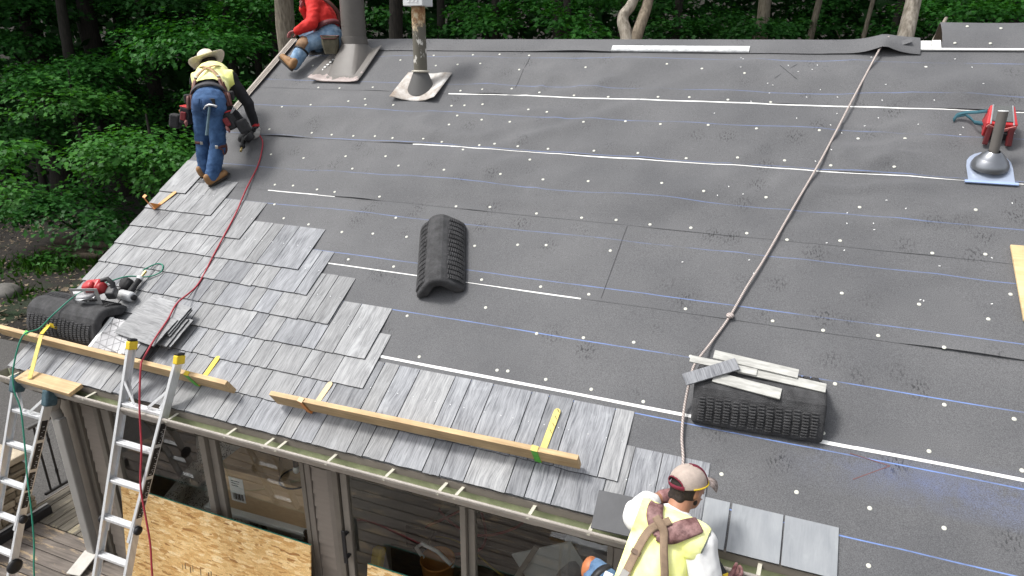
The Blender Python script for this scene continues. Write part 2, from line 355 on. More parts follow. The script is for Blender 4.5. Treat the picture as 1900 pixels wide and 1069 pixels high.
FLAT = [(-5.1,4.0,.75),(-5.4,4.3,.6),(-5.5,5.8,.8),(-4.9,3.5,.6),(1.49,4.58,.42),(1.56,5.0,.34),(-4.88,5.75,.62),(-3.72,5.38,.5),(-2.5,3.07,.6),(.08,2.24,.6),(1.9,3.48,.6)]
def wr(u, v):
    "wrinkles of the loose underlayment, in metres off the deck"
    n1 = noise.noise(Vector((u*.55+v*.5, v*1.5-u*.25, 3.1))); n2 = noise.noise(Vector((u*1.7, v*2.6, 9.7)))
    n3 = noise.noise(Vector((u*.9-v*1.1, v*.8+u*.5, 21.0)))
    a = max(0, n1)**1.2*.07 + max(0, .28-abs(n3))*.08 + n2*.004 + .002
    n4 = noise.noise(Vector((u*2.1+v*1.3, v*2.9-u*.6, 33.0))); a += max(0, .22-abs(n4))*.085*max(0, .25+noise.noise(Vector((u*.6, v*.8, 41.0)))*1.8)
    # the wrinkles grow towards the ridge, the lowest courses lie flat
    k = min(1, max(0, (v-2.9)/1.2)); k = .12 + .88*k
    # nothing may poke through the laid shingles
    edge = [(-.72,2.02),(-2.75,2.5),(-3.2,2.75),(-3.5,3.0),(-3.75,3.25),(-4.6,3.5),(-5.0,3.75),(-5.6,3.75)]
    for ue, ve in edge:
        if u < ue+.06 and v < ve+.06: k = .0
    for lv in laps:
        if abs(v-lv) < .13: k *= .3+.7*abs(v-lv)/.13
    if v > 5.95: k *= max(.2, 1-(v-5.95)*8)
    for fu, fv, fr in FLAT: k *= min(1, max(0, math.hypot(u-fu, v-fv)/fr-.7)/.6)
    return max(0, a*k)
laps = [V0+.012, 2.073, 2.863, 3.648, 4.445, 5.281, 6.035]
NAILS = [(-5.36,5.73),(-4.20,5.85),(-3.85,6.07),(-3.59,6.07),(-3.23,6.09),(-2.99,6.11),(-3.81,5.95),(-3.32,5.96),(-3.01,5.99),(-3.71,5.77),(-3.44,5.78),(-3.16,5.78),(-5.04,5.31),(-4.75,5.31),(-4.32,5.34),(-3.23,5.33),(-2.98,5.35),(-2.66,5.38),(-5.32,4.93),(-4.95,4.98),(-4.48,5.05),(-4.30,5.11),(-4.24,5.01),(-3.92,5.05),(-3.23,5.07),(-3.09,5.09),(-2.89,5.11),(-3.08,4.88),(-2.80,4.85),(-2.50,4.85),(-3.11,4.73),(-5.26,4.55),(-4.68,4.53),(-4.42,4.52),(-4.15,4.52),(-3.88,4.52),(-3.66,4.50),(-3.30,4.50),(-3.09,4.48),(-2.69,4.48),(-2.54,4.51),(-4.99,4.16),(-4.56,4.14),(-4.06,4.19),(-3.62,4.24),(-2.82,4.38),(-3.89,4.02),(-3.40,4.10),(-2.89,4.07),(-2.33,4.09),(-4.67,3.73),(-4.45,3.74),(-2.64,6.10),(-2.27,6.08),(-0.37,6.08),(-0.20,6.08),(-2.66,5.98),(-2.68,5.70),(-1.97,5.77),(-1.15,5.83),(-0.80,5.75),(-0.40,5.69),(-2.34,5.33),(-1.97,5.31),(-1.62,5.30),(-1.14,5.32),(-0.85,5.33),(-0.50,5.31),(-0.13,5.30),(-2.37,5.05),(-2.17,5.03),(-1.76,4.89),(-1.37,4.94),(-1.04,4.91),(-0.62,4.93),(-0.21,4.91),(-2.30,4.50),(-2.00,4.50),(-1.56,4.50),(-1.16,4.50),(-0.74,4.49),(-0.32,4.52),(-2.12,4.32),(-1.92,4.08),(-1.51,4.10),(-0.88,4.13),(1.10,5.85),(0.29,4.91),(0.59,4.86),(0.93,4.88),(0.05,4.53),(0.40,4.51),(0.85,4.52),(-4.14,3.71),(-3.93,3.70),(-3.42,3.69),(-2.62,3.67),(-2.30,3.70),(-4.51,3.47),(-4.30,3.31),(-3.99,3.27),(-3.14,3.46),(-3.59,3.22),(-3.28,3.25),(-2.94,3.26),(-2.28,3.25),(-3.37,2.93),(-2.91,2.92),(-2.09,2.91),(-1.96,2.65),(-2.57,2.46),(-0.53,4.07),(-0.05,4.08),(-1.86,3.68),(-1.46,3.68),(-1.17,3.69),(-0.89,3.68),(-0.57,3.69),(-0.15,3.69),(-1.91,3.31),(-1.67,3.34),(-1.14,3.36),(-1.59,2.92),(-1.20,2.91),(-0.48,2.90),(0.11,2.90),(0.62,4.06),(1.37,4.11),(0.14,3.66),(0.50,3.70),(1.09,3.67),(1.41,3.71),(0.53,3.21),(1.00,3.20),(1.53,3.38),(1.39,3.15),(-2.57,2.46),(-1.49,2.49),(-1.14,2.52),(-0.78,2.55),(-0.38,2.51),(-2.31,2.12),(-1.68,2.13),(-1.60,2.14),(-1.31,2.13),(-0.98,2.12),(-0.62,2.10),(-0.56,2.07),(0.11,2.90),(0.43,2.88),(0.76,2.90),(1.13,2.87),(0.04,2.54),(0.52,2.48),(1.12,2.46),(1.47,2.44),(0.47,2.12),(1.03,2.13),(1.48,2.12),(-0.07,1.72),(0.35,1.71),(0.73,1.71),(1.09,1.69),(0.73,1.39)]
def lapwave(u, j):
    a = noise.noise(Vector((u*1.9, j*7.7, 1.5))); return max(0, a-.15)*.026
sheets = []
M0 = RM(0, 0)
for j in range(6):
    v0 = laps[j]; v1 = min(laps[j+1]+.06, VR) if j < 5 else VR-.004
    nu, nv = 230, 20
    vs = []; 
    for i in range(nv+1):
        for k in range(nu+1):
            u = EX0+.01 + (4.2-EX0-.01)*k/nu; t = i/nv; v = v0 + (v1-v0)*t
            if i == 0: v += .004*noise.noise(Vector((u*2.3, j*3.1, 0)))
            h = .0012 + wr(u, v) + max(0, 1-t*9)*(.0025+lapwave(u, j)*(1 if j else 0)) - max(0, (t-.93)/.07)*wr(u, v)
            vs.append((u, v, h))
    fs = [(i*(nu+1)+k, i*(nu+1)+k+1, (i+1)*(nu+1)+k+1, (i+1)*(nu+1)+k) for i in range(nv) for k in range(nu)]
    b_ = MB(); b_.add(vs, fs, None, True)
    s = b_.build('underlayment_sheet', M_UND, house, M=M0)
    sheets.append(s)
nb = MB(); nb.lathe([(.0, .0019), (.009, .0019), (.0128, .0006), (.0128, -.003)], 10); nail_me = nb.mesh('cap_nail'); nail_me.materials.append(M_NAIL)
for (u, v) in NAILS:
    j = max(i for i in range(6) if v >= laps[i]-.001)
    if v > 6.045: continue
    t = (v-laps[j])/(laps[j+1]-laps[j])
    h = .0012 + wr(u, v) + max(0, 1-t*9)*(.0025+lapwave(u, j)*(1 if j else 0))
    link('cap_nail', nail_me, RM(u, v, h+.001), sheets[j])
# white selvage showing below some laps
def selvage(v, u0_, u1_, wf, seed):
    n = max(8, int((u1_-u0_)/.08)); vs = []; 
    for k in range(n+1):
        u = u0_+(u1_-u0_)*k/n; ww = wf*(1+.45*noise.noise(Vector((u*1.3, seed, 0)))) if wf > .008 else wf*max(.0, .55+1.6*noise.noise(Vector((u*1.1, seed, 0))))
        h = .0045 + wr(u, v)
        vs += [(u, v-ww, h-.001), (u, v+.005, h)]
    b_ = MB(); b_.add(vs, [(2*k, 2*k+2, 2*k+3, 2*k+1) for k in range(n)], None, True)
    b_.build('selvage_strip', M_WHITE_LAP, house, M=M0)
selvage(2.069, -2.7, 4.1, .0165, 1); selvage(2.860, -3.55, -1.25, .007, 2); selvage(4.438, -3.4, 4.1, .0065, 3)
selvage(5.276, -3.35, 4.1, .0085, 4); selvage(3.645, -4.7, -3.9, .007, 5)
# red keel mark and a pencilled cross: print on the sheet
M_RED = mat('red_keel_mark', (.14,.07,.07), .8, .3, 60); M_PENC = mat('dark_pencil_mark', (.03,.03,.035), .8, .2)
mb = MB()
for p, q in (((.62,2.02),(.83,1.99)), ((.64,1.86),(.83,1.99))):
    mb.bar((*p, .0065), (*q, .0065), .005, .0006)
mb.build('keel_mark', M_RED, house, M=M0)
mb = MB()
for p, q in (((-.13,5.63),(.05,5.86)), ((-.10,5.83),(.06,5.62))):
    mb.bar((*p, wr(*p)+.008), (*q, wr(*q)+.008), .0035, .0006)
mb.build('pencil_mark', M_PENC, house, M=M0)
# butt seams of two sheets
for p, q in (((-1.066,3.635),(-1.10,2.885)), ((-2.637,5.95),(-2.628,5.4))):
    mb = MB(); pts = [(p[0]+(q[0]-p[0])*t/8, p[1]+(q[1]-p[1])*t/8) for t in range(9)]
    mb.tube([(a_, c_, wr(a_, c_)+.004) for a_, c_ in pts], .0013, 4)
    mb.build('sheet_seam', M_PENC, house, M=M0)

# --- ridge: folded underlayment over the peak, lifted where the rope comes out
def ridge_sheet(name, u0_, u1_, vlow, hf, seed, thick=.004):
    n = int((u1_-u0_)/.045); vs = []
    prof = [(vlow, 0), (vlow+.05, 1), (vlow+.12, 2), (VR-.035, 3), (VR-.012, 3), (VR-.002, 3), (VR+.012, 4), (VR+.14, 5)]
    for k in range(n+1):
        u = u0_+(u1_-u0_)*k/n; hh = hf(u)
        for v, i in prof:
            lift = (hh[0] if i == 0 else hh[1] if i <= 2 else hh[2])
            if i <= 3: P = RP(u, v + (.006*noise.noise(Vector((u*3, seed, 2))) if i == 0 else 0), .0075 + wr(u, min(v, VR))*.8 + lift)
            else:
                q = RP(u, 2*VR-v, .008+hh[2]*(1 if i == 4 else .3)); P = Vector((q.x, 2*ridge.y-q.y, q.z))
            vs.append(P)
    m_ = len(prof)
    b_ = MB(); b_.add(vs, [(k*m_+i, (k+1)*m_+i, (k+1)*m_+i+1, k*m_+i+1) for k in range(n) for i in range(m_-1)], None, True)
    b_.v = [tuple(M0.inverted() @ Vector(p)) for p in b_.v]; o = b_.build(name, M_UND, house, M=M0)
    sm_ = o.modifiers.new('thick', 'SOLIDIFY'); sm_.thickness = thick; sm_.offset = 1
    es_ = o.modifiers.new('crease', 'EDGE_SPLIT'); es_.split_angle = .6
    return o
def hump(u):
    g = math.exp(-(abs(u-.76)/.13)**1.4); g2 = math.exp(-((u-.95)/.22)**2)
    rag = max(0, noise.noise(Vector((u*2.1, 4.4, 0))))*.02
    return (rag+.085*g, .006*noise.noise(Vector((u*1.5, 1, 1)))+.006+.09*g+.012*g2, .006+.05*g+.025*g2)
ridge_sheet('ridge_underlayment', EX0+.3, 1.06, 6.045, hump, 1)
def hump2(u): return (.0+max(0, noise.noise(Vector((u*3, 8, 0))))*.02, .10+.03*noise.noise(Vector((u*2.2, 5, 0))), .20+.012*noise.noise(Vector((u*3, 6, 0))))
n = 66; vs = []
for k in range(n+1):
    u = 1.235+(4.2-1.235)*k/n; e = .008*noise.noise(Vector((u*2.4, 6, 0)))
    for i, v in enumerate((6.135, 6.2, 6.27, 6.34, 6.41, 6.48, 6.555+e, 6.585+e)):
        vs.append(RP(u, v, .018+.012*math.sin(v*9+u*1.3)+.022*noise.noise(Vector((u*1.3, v*4, 2)))-(.0 if i < 7 else .03)))
    q = RP(u, 6.60, -.25); vs.append(Vector((q.x, q.y+.05, q.z)))
b_ = MB(); b_.add(vs, [(k*9+i, (k+1)*9+i, (k+1)*9+i+1, k*9+i+1) for k in range(n) for i in range(8)], None, True)
b_.v = [tuple(M0.inverted() @ Vector(p)) for p in b_.v]; o = b_.build('raised_ridge_underlayment', M_UND, house, M=M0); q = o.modifiers.new('thick', 'SOLIDIFY'); q.thickness = .004; q.offset = 1; q = o.modifiers.new('crease', 'EDGE_SPLIT'); q.split_angle = .6
mb = MB(); mb.box(1.05, 4.1, 6.105, 6.128, 0, .012, RM(0,0,.012)); mb.box(1.155, 1.225, 6.13, 6.25, 0, .012, RM(0,0,.012)); mb.box(1.06, 1.15, 6.135, 6.25, 0, .006, RM(0,0,.012))
mb.build('ridge_tape', M_WHITE_LAP, house, world=True)
for u, v in ((1.33,6.19),(1.60,6.19),(1.44,6.46),(1.70,6.44),(1.95,6.45),(2.0,6.2)): link('cap_nail', nail_me, RM(u, v, .028+.012*math.sin(v*9+u*1.3)+.022*noise.noise(Vector((u*1.3, v*4, 2)))), sheets[5])
mb = MB(); vs = []
for k in range(31):
    u = -1.77+1.37*k/30
    for v in (6.052, 6.14): vs.append(RP(u, v, .0145+wr(u, v)*.8+hump(u)[1]+.004))
    vs.append(RP(u, 6.052, .006))
mb.add(vs, [(3*k, 3*k+3, 3*k+4, 3*k+1) for k in range(30)]+[(3*k+2, 3*k+5, 3*k+3, 3*k) for k in range(30)], None, True)
mb.build('white_tape_strip', mat('scuffed_white_tape', (.62,.64,.65), .5, .3, 16, .1, c2=(.85,.86,.86)), house, world=True)
mb = MB(); mb.bar((.83,6.13,.035), (.98,6.17,.075), .06, .004); mb.build('torn_flap', M_UND, house, M=M0)

# --- shingles: pattern 12, 5, 7 inch
LEN, EXP = .5, .2425
TW = [.2835, .1215, .1685]
def shingle_mesh(wd, seed, ln=LEN, rough=.003):
    rnd = random.Random(seed); n = 6
    xs = [-wd/2 + wd*i/n for i in range(n+1)]
    jit = [rnd.uniform(-rough, rough) for _ in xs]
    top = []; vs = []
    for i, x in enumerate(xs):
        e = jit[i]
        vs += [(x, e, 0), (x, e, .0128+rnd.uniform(-.0016,.0016)), (x, ln, .0), (x, ln, .005)]
    fs = []
    for i in range(n):
        a = 4*i; b2 = 4*i+4
        fs += [(a, b2, b2+1, a+1), (a+1, b2+1, b2+3, a+3), (a+3, b2+3, b2+2, a+2), (a+2, b2+2, b2, a)]
    fs += [(0, 1, 3, 2), (4*n+2, 4*n+3, 4*n+1, 4*n)]
    b3 = MB(); b3.add(vs, fs); me = b3.mesh('shingle', .001)
    me['core'] = 1; return me
def two_tone(me, face, core):
    "the cut edges of a shake show its darker core"
    me.materials.append(face); me.materials.append(core); lo = min(v.co.y for v in me.vertices)
    for p in me.polygons: p.material_index = 0 if p.normal.z > .6 else 1
SHM = {}
for ti, wd in enumerate(TW):
    for sd_ in range(4):
        for mi_, m_ in enumerate((M_SH, M_SH2)):
            me = shingle_mesh(wd, ti*10+sd_); two_tone(me, m_, M_CORE); SHM[ti, sd_, mi_] = me
tilt = math.atan(.0165/LEN)
def lay(u, v, me, h=.0175, tl=tilt, name='shingle'):
    return link(name, me, RM(u, v, h) @ Matrix.Rotation(-tl, 4, 'X'), house)
# course: index, right edge, phase of the pattern at the right edge (index of the last tile)
courses = [(0, -.142, 0), (1, -.66, 1), (2, -2.62, 0), (3, -2.724, 0), (4, -3.195, 2), (5, -3.544, 1), (6, -3.777, 0), (7, -4.598, 0), (8, -5.121, 0)]
rs = random.Random(3)
for k, ur, ph in courses:
    u = ur; i = ph; v = V0 + EXP*k
    while u > EX0+.03:
        wd = TW[i]; g = .0058
        if u-wd < EX0-.012:                      # cut tile at the rake
            wd = u-(EX0-.012)
            me = shingle_mesh(wd, k*7+1); two_tone(me, M_SH, M_CORE)
        else: me = SHM[i, rs.randrange(4), 1 if rs.random() < (.65 if k < 2 else .25) else 0]
        lay(u-wd/2, v+rs.uniform(-.004,.003), me)
        u -= wd+g; i = (i+2) % 3
me = shingle_mesh(.36, 77); two_tone(me, M_SH, M_CORE)
lay(-5.815, V0+EXP*9+.005, me)
# smooth starter course at the right end
for i, (u0_, u1_) in enumerate(((-.36,-.142+.145), (.012,.294), (.299,.581))):
    me = shingle_mesh(u1_-u0_-.004, 90+i, .285, .0006); two_tone(me, M_ST, M_CORE)
    lay((u0_+u1_)/2, V0-.005, me, .006, .004)
# a starter course also lies under the laid eave course
me = shingle_mesh(.285, 99, .285, .0006); two_tone(me, M_ST, M_CORE)
u = -.51
while u > EX0+.15:
    lay(u, V0+.002, me, .0015, .002); u -= .289
# exposed nail heads on the uncovered shingle tops
nh = MB(); nh.lathe([(0,.002), (.0045,.002), (.0055,0)], 8); nhm = nh.mesh('nail_head'); nhm.materials.append(STEEL)
for k, ur, ph in courses:
    nxt = {c[0]: c[1] for c in courses}.get(k+1, -6)
    u = ur-.03
    while u > max(nxt, EX0)+.03:
        vv = V0+EXP*k+.27; link('nail_head', nhm, RM(u, vv, .0175-.27*math.tan(tilt)+.0085), house); u -= rs.uniform(.07,.16)

# --- rake trim
mb = MB()
for (x0, x1, z0, z1) in ((-6.02,-5.988,-.12,.012), (-6.035,-6.02,-.10,-.02)):
    mb.box(x0, x1, V0+.02, 4.0, z0, z1-.03, RM(0,0))
mb.build('rake_board', M_TRIM, house, world=True)
# --- eave: fascia, drip edge, gutter with hangers
GX0, GX1 = -6.06, 5.5
mb = MB(); mb.box(EX0, EX1, 3.268, 3.29, 1.99, 2.17); mb.build('fascia', M_TRIM, house, world=True)
mb = MB(); mb.box(EX0-.01, EX1, 3.240, 3.2445, 2.135, 2.186); mb.add([(EX0-.01,3.2445,2.186),(EX1,3.2445,2.186),(EX1,3.30,2.222),(EX0-.01,3.30,2.222)],[(0,1,2,3)])
mb.build('drip_edge', M_TRIM, house, world=True)
mb = MB(); mb.box(EX0, EX1, 3.29, 3.55, 1.985, 1.999); mb.build('soffit', M_TRIM, house, world=True)
gut = [(3.264,2.165),(3.264,2.06),(3.19,2.06),(3.165,2.085),(3.150,2.125),(3.135,2.142),(3.132,2.166),(3.139,2.172),(3.148,2.168)]
def sheet(mbx, poly, x0, x1, n=1):
    k = len(poly)
    vs = [(x0+(x1-x0)*i/n, y, z) for i in range(n+1) for y, z in poly]
    mbx.add(vs, [(i*k+j, i*k+j+1, (i+1)*k+j+1, (i+1)*k+j) for i in range(n) for j in range(k-1)])
mb = MB(); sheet(mb, gut, GX0, GX1)
mb.add([(GX0-.001,y,z) for y, z in gut[:-2]], [tuple(range(len(gut)-2))])
for k in range(3): mb.box(GX0, GX1, 3.1285-.0006*k, 3.1315, 2.147+.007*k, 2.1505+.007*k)
gutter = mb.build('gutter', M_GUT, house, world=True)
inn = [(3.2605,2.162),(3.2605,2.064),(3.191,2.064),(3.169,2.087),(3.1535,2.127),(3.140,2.145)]
mb = MB(); sheet(mb, inn, GX0+.004, GX1); mb.build('gutter_lining', M_GUTIN, gutter, world=True)
mb = MB(); n = 420; vs = []
for i in range(n+1):
    x = GX0+.01+(4.6-GX0)*i/n; 
    for j, y in enumerate((3.168, 3.178, 3.192, 3.21)):
        vs.append((x, y, 2.068+max(0, .012+.022*noise.noise(Vector((x*5, y*30, 0)))+.01*noise.noise(Vector((x*23, y*50, 2))))-.006*(j in (0, 3))))
mb.add(vs, [(i*4+j, i*4+j+4, i*4+j+5, i*4+j+1) for i in range(n) for j in range(3)], None, True)
props(mb.build('leaf_debris', M_DEBRIS, gutter, world=True), kind='stuff')
hg = MB(); hg.bar((0,-.132,.0),(0,-.005,.012),.022,.004); hg.box(-.008,.008,-.012,-.004,.0,.03); hg.box(-.011,.011,-.135,-.128,-.012,.004)
hgm = hg.mesh('gutter_hanger', .0008); hgm.materials.append(mat('pale_hanger_paint', (.52,.5,.42), .45, .12, 20))
for x in (-5.87,-4.94,-4.05,-3.48,-3.13,-3.02,-2.59,-2.13,-1.73,-1.61,-1.12,-.74,-.25,.20,.7,1.2,1.7,2.2):
    link('gutter_hanger', hgm, WM(x, 3.262, 2.158, rs.uniform(-.16,-.04)), gutter)
# elbows and downspout at the corner
mb = MB(); rr = []; pp = []
for i in range(25):
    t = i/24; pp.append((-5.42-.44*t, 3.20+.22*t, 2.04-.16*math.sin(t*1.57)-.12*t)); rr.append(.052 if i % 2 else .044)
mb.tube(pp, rr, 12); 
rr = []; pp = []
for i in range(9): pp.append((-5.86, 3.42+.03*i/8, 1.76-.16*i/8)); rr.append(.052 if i % 2 else .046)
mb.tube(pp, rr, 12)
M_DSP = mat('grey_downspout_paint', (.30,.29,.275), .4, .1, 5)
dsp = mb.build('downspout_elbow', M_DSP, house, world=True)
mb = MB()
mb.box(-5.89,-5.78,3.40,3.475,.06,1.62)
mb.build('downspout', M_DSP, house, .012, 2, world=True)
mb = MB(); mb.bar((-5.835,3.42,.10),(-5.80,3.18,.03),.16,.012); mb.build('splash_flap', mat('pale_flap', (.5,.48,.44), .6), house, .004, world=True)

# --- front wall: sheathing, corner board, lap siding, trims
def wallbox(name, x0, x1, y0, y1, z0, z1, m, bev=0.0):
    b_ = MB(); b_.box(x0, x1, y0, y1, z0, z1); return b_.build(name, m, house, bev, world=True)
wallbox('wall', -5.93, -5.47, WY+.004, WY+.13, -.5, 1.985, M_TAUPE)
wallbox('wall', -3.15, -2.89, WY+.004, WY+.13, -.5, 1.985, M_TAUPE)
wallbox('wall', -.67, EX1-.1, WY+.004, WY+.13, -.5, 1.985, M_TAUPE)
wallbox('wall', -5.47, -3.15, WY+.004, WY+.13, -.5, -.002, M_TAUPE)
wallbox('wall', -2.89, -.67, WY+.004, WY+.13, -.5, -.002, M_TAUPE)
wallbox('window_header', -5.47, -3.15, WY+.004, WY+.13, 1.93, 1.985, M_TRIM)
wallbox('window_header', -2.89, -.67, WY+.004, WY+.13, 1.93, 1.985, M_TRIM)
ry = ridge.y; by = 2*ry-WY
mbw = MB()
for x0, x1 in ((-5.93,-5.82), (EX1-.21, EX1-.1)):
    prof = [(WY+.134,-.5),(by,-.5),(by,2.2),(ry,RP(0,VR,-.17).z),(WY+.134,2.2)]
    k = len(prof); vs = [(x0,y,z) for y, z in prof]+[(x1,y,z) for y, z in prof]
    b_ = MB(); b_.add(vs, [tuple(range(k-1,-1,-1)), tuple(range(k,2*k))]+[(i,(i+1)%k,k+(i+1)%k,k+i) for i in range(k)])
    b_.build('gable_wall', M_TAUPE, house, world=True)
wallbox('back_wall', -5.93, EX1-.1, by+.003, by+.12, -.5, 2.2, M_TAUPE)
wallbox('corner_board', -5.935, -5.77, WY-.03, WY, -.5, 1.985, M_TRIM, .004)
for k in range(4): wallbox('corner_bead', -5.755+.024*k, -5.745+.024*k, WY-.012-.006*k, WY+.002, -.5, 1.985, M_FRAME)
sb = {}
def siding(x0, x1):
    wdt = x1-x0
    b_ = MB(); b_.add([(-wdt/2,0,0),(wdt/2,0,0),(wdt/2,-.016,0),(-wdt/2,-.016,0),(-wdt/2,0,.128),(wdt/2,0,.128),(wdt/2,-.004,.128),(-wdt/2,-.004,.128)],
        [(0,1,2,3),(7,6,5,4),(3,2,6,7),(0,3,7,4),(2,1,5,6)])
    me = b_.mesh('siding_board', .001); me.materials.append(M_TAUPE)
    for k in range(17): link('siding_board', me, WM((x0+x1)/2, WY+.002, -.08+.121*k), house)
siding(-5.66,-5.47); siding(-3.095,-2.94); siding(-.60,.4)
for x0, x1 in ((-3.15,-3.097), (-2.938,-2.89), (-.67,-.602)): wallbox('trim_board', x0, x1, WY-.022, WY+.003, -.02, 1.985, M_TRIM, .003)

# --- windows
M_FR2 = mat('grey_brown_sash', (.23,.205,.175), .45, .1, 8)
def window(x0, x1, panes, sash):
    b_ = MB(); b_.box(x0, x0+.055, WY-.03, WY+.1, 0, 1.93); b_.box(x1-.04, x1, WY-.03, WY+.1, 0, 1.93)
    b_.box(x0+.056, x1-.041, WY-.02, WY+.1, 0, .05); b_.box(x0+.056, x1-.041, WY-.02, WY+.1, 1.88, 1.93)
    fr = b_.build('window', M_FRAME, house, .002, world=True)
    for i, (a, c) in enumerate(panes):
        y = WY+(.012 if i == 0 else .05)
        b_ = MB(); b_.box(a, c, y, y+.006, .051, 1.879); b_.build('pane', GLASS, fr, world=True)
        for (p, q) in sash[i]:
            b_ = MB(); b_.box(p, q, y-.022, y+.028, .051, 1.879); b_.build('sash', M_FR2, fr, .003, world=True)
    return fr
wA = window(-5.47, -3.15, [(-5.30,-4.22), (-4.14,-3.19)], [[(-5.40,-5.30),(-4.25,-4.185)], [(-4.18,-4.105)]])
wB = window(-2.89, -.67, [(-2.765,-1.80), (-1.71,-.71)], [[(-2.825,-2.765),(-1.80,-1.755)], [(-1.752,-1.70)]])
b_ = MB(); b_.box(-2.812,-2.782, WY-.06, WY-.011, .98, 1.0); b_.box(-2.812,-2.782, WY-.06, WY-.011, 1.2, 1.22); b_.box(-2.815,-2.779, WY-.075, WY-.06, .94, 1.26)
b_.build('door_handle', BLACK, wB, .004, world=True)

# --- interior seen through the glass
M_FL = wood_mat('interior_floor_board', (.34,.30,.25), (.20,.17,.135), 'y', .45, 10, .12)
M_FL2 = wood_mat('interior_floor_board_dark', (.17,.15,.13), (.09,.08,.07), 'x', .45, 10, .12)
M_IW = mat('interior_wall_paint', (.36,.35,.32), .8, .06, 3)
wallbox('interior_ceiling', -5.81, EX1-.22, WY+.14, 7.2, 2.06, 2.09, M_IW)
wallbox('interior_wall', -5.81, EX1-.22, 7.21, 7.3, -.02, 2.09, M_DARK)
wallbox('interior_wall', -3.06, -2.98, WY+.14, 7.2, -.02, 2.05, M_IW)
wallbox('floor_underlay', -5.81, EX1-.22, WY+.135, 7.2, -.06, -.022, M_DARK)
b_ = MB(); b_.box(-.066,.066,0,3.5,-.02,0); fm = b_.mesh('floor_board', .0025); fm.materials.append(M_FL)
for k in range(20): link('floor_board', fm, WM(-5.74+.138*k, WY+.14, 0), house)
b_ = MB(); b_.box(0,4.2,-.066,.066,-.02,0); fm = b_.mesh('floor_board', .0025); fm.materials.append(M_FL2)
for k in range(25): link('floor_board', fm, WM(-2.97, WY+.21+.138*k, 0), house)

# ================================================================ ground, deck, drive, forest floor
M_ASPH = mat('asphalt_drive', (.055,.053,.052), .9, .35, 60, .4, 160, c2=(.13,.125,.12))
def gz(x, y):
    "terrain height: flat by the house, rising into the wood"
    d = math.hypot(x+2, y-5)
    q = max(0, d-24); z = -.62 + .0065*q*q*max(0, min(1, (y+x*-.3)/12)) if y > -4 else -.62
    z = min(z, 16)
    if d > 9: z += .22*noise.noise(Vector((x*.16, y*.16, 0))) + .06*noise.noise(Vector((x*.7, y*.7, 3)))*min(1, (d-9)/5)
    return z
def ground_mat():
    m, nd, lk, b = new_mat('forest_floor')
    tc = nd.new('ShaderNodeTexCoord'); v = tc.outputs['Object']
    a = N(nd, 'ShaderNodeTexNoise', i_Scale=.55, i_Detail=5); lk.new(v, a.inputs['Vector'])
    c = N(nd, 'ShaderNodeTexNoise', i_Scale=14, i_Detail=6, i_Roughness=.7); lk.new(v, c.inputs['Vector'])
    r1 = ramp(nd, [(.3, (.008,.006,.005)), (.6, (.019,.015,.011)), (.75, (.048,.039,.03))]); lk.new(c.outputs['Fac'], r1.inputs[0])
    r2 = ramp(nd, [(.4, (.007,.018,.005)), (.7, (.02,.05,.011))]); lk.new(c.outputs['Fac'], r2.inputs[0])
    mk = ramp(nd, [(.57, (0,0,0)), (.66, (1,1,1))]); lk.new(a.outputs['Fac'], mk.inputs[0])
    mx = N(nd, 'ShaderNodeMix', data_type='RGBA'); lk.new(mk.outputs[0], mx.inputs[0]); lk.new(r1.outputs[0], mx.inputs[6]); lk.new(r2.outputs[0], mx.inputs[7])
    lk.new(mx.outputs[2], b.inputs['Base Color']); b.inputs['Roughness'].default_value = .95
    bp = N(nd, 'ShaderNodeBump', i_Strength=.7, i_Distance=.06); lk.new(c.outputs['Fac'], bp.inputs['Height']); lk.new(bp.outputs[0], b.inputs['Normal'])
    return m
b_ = MB(); n = 150; vs = []
xs = [-110+220*(i/n) for i in range(n+1)]
xs = [math.copysign(abs(t/110)**1.5*160, t) for t in xs]
ys = [math.copysign(abs(t/110)**1.5*160, t)+10 for t in [-110+220*(i/n) for i in range(n+1)]]
for y in ys:
    for x in xs: vs.append((x, y, gz(x, y)))
b_.add(vs, [(j*(n+1)+i, j*(n+1)+i+1, (j+1)*(n+1)+i+1, (j+1)*(n+1)+i) for j in range(n) for i in range(n)], None, True)
props(b_.build('ground', ground_mat()), kind='structure')
b_ = MB(); nn = 40; vs = []
for i in range(nn+1):
    x = -26+18.6*i/nn; top = 7.4+.5*noise.noise(Vector((x*.4,1,0)))
    for j in range(9):
        y = -14+(top+14)*j/8; vs.append((x, y, max(gz(x, y)+.03, -.59)))
b_.add(vs, [(i*9+j, (i+1)*9+j, (i+1)*9+j+1, i*9+j+1) for i in range(nn) for j in range(8)], None, True)
props(b_.build('driveway', M_ASPH), kind='structure')

M_DK = wood_mat('weathered_deck_board', (.22,.19,.165), (.10,.085,.075), 'x', .8, 9, .16, wear=(.36,.27,.17))
M_DKY = wood_mat('weathered_deck_board_side', (.20,.18,.14), (.09,.08,.065), 'y', .8, 9, .16, wear=(.31,.27,.18))
deck = thing('deck', WM(-3, 2, 0), kind='structure')
dm = []
for sd_ in range(3):
    b_ = MB(); b_.box(-6.3,6.3,-.066,.066,-.035,0); me = b_.mesh('deck_board', .004, 2); me.materials.append(M_DK); dm.append(me)
k = 0; y = 3.60-.071
while y > .3:
    link('deck_board', dm[k % 3], WM(-.9+.0, y, rs.uniform(-.003,0)), deck); y -= .1415; k += 1
b_ = MB(); b_.box(-.066,.066,0,5.2,-.035,0); me = b_.mesh('deck_board', .004, 2); me.materials.append(M_DKY)
x = -7.12
while x < -5.98:
    link('deck_board', me, WM(x, 3.607, rs.uniform(-.003,0)), deck); x += .1415
b_ = MB()
for yy in (.5, 1.5, 2.5, 3.4): b_.box(-7.2, 5.3, yy, yy+.05, -.25, -.037)
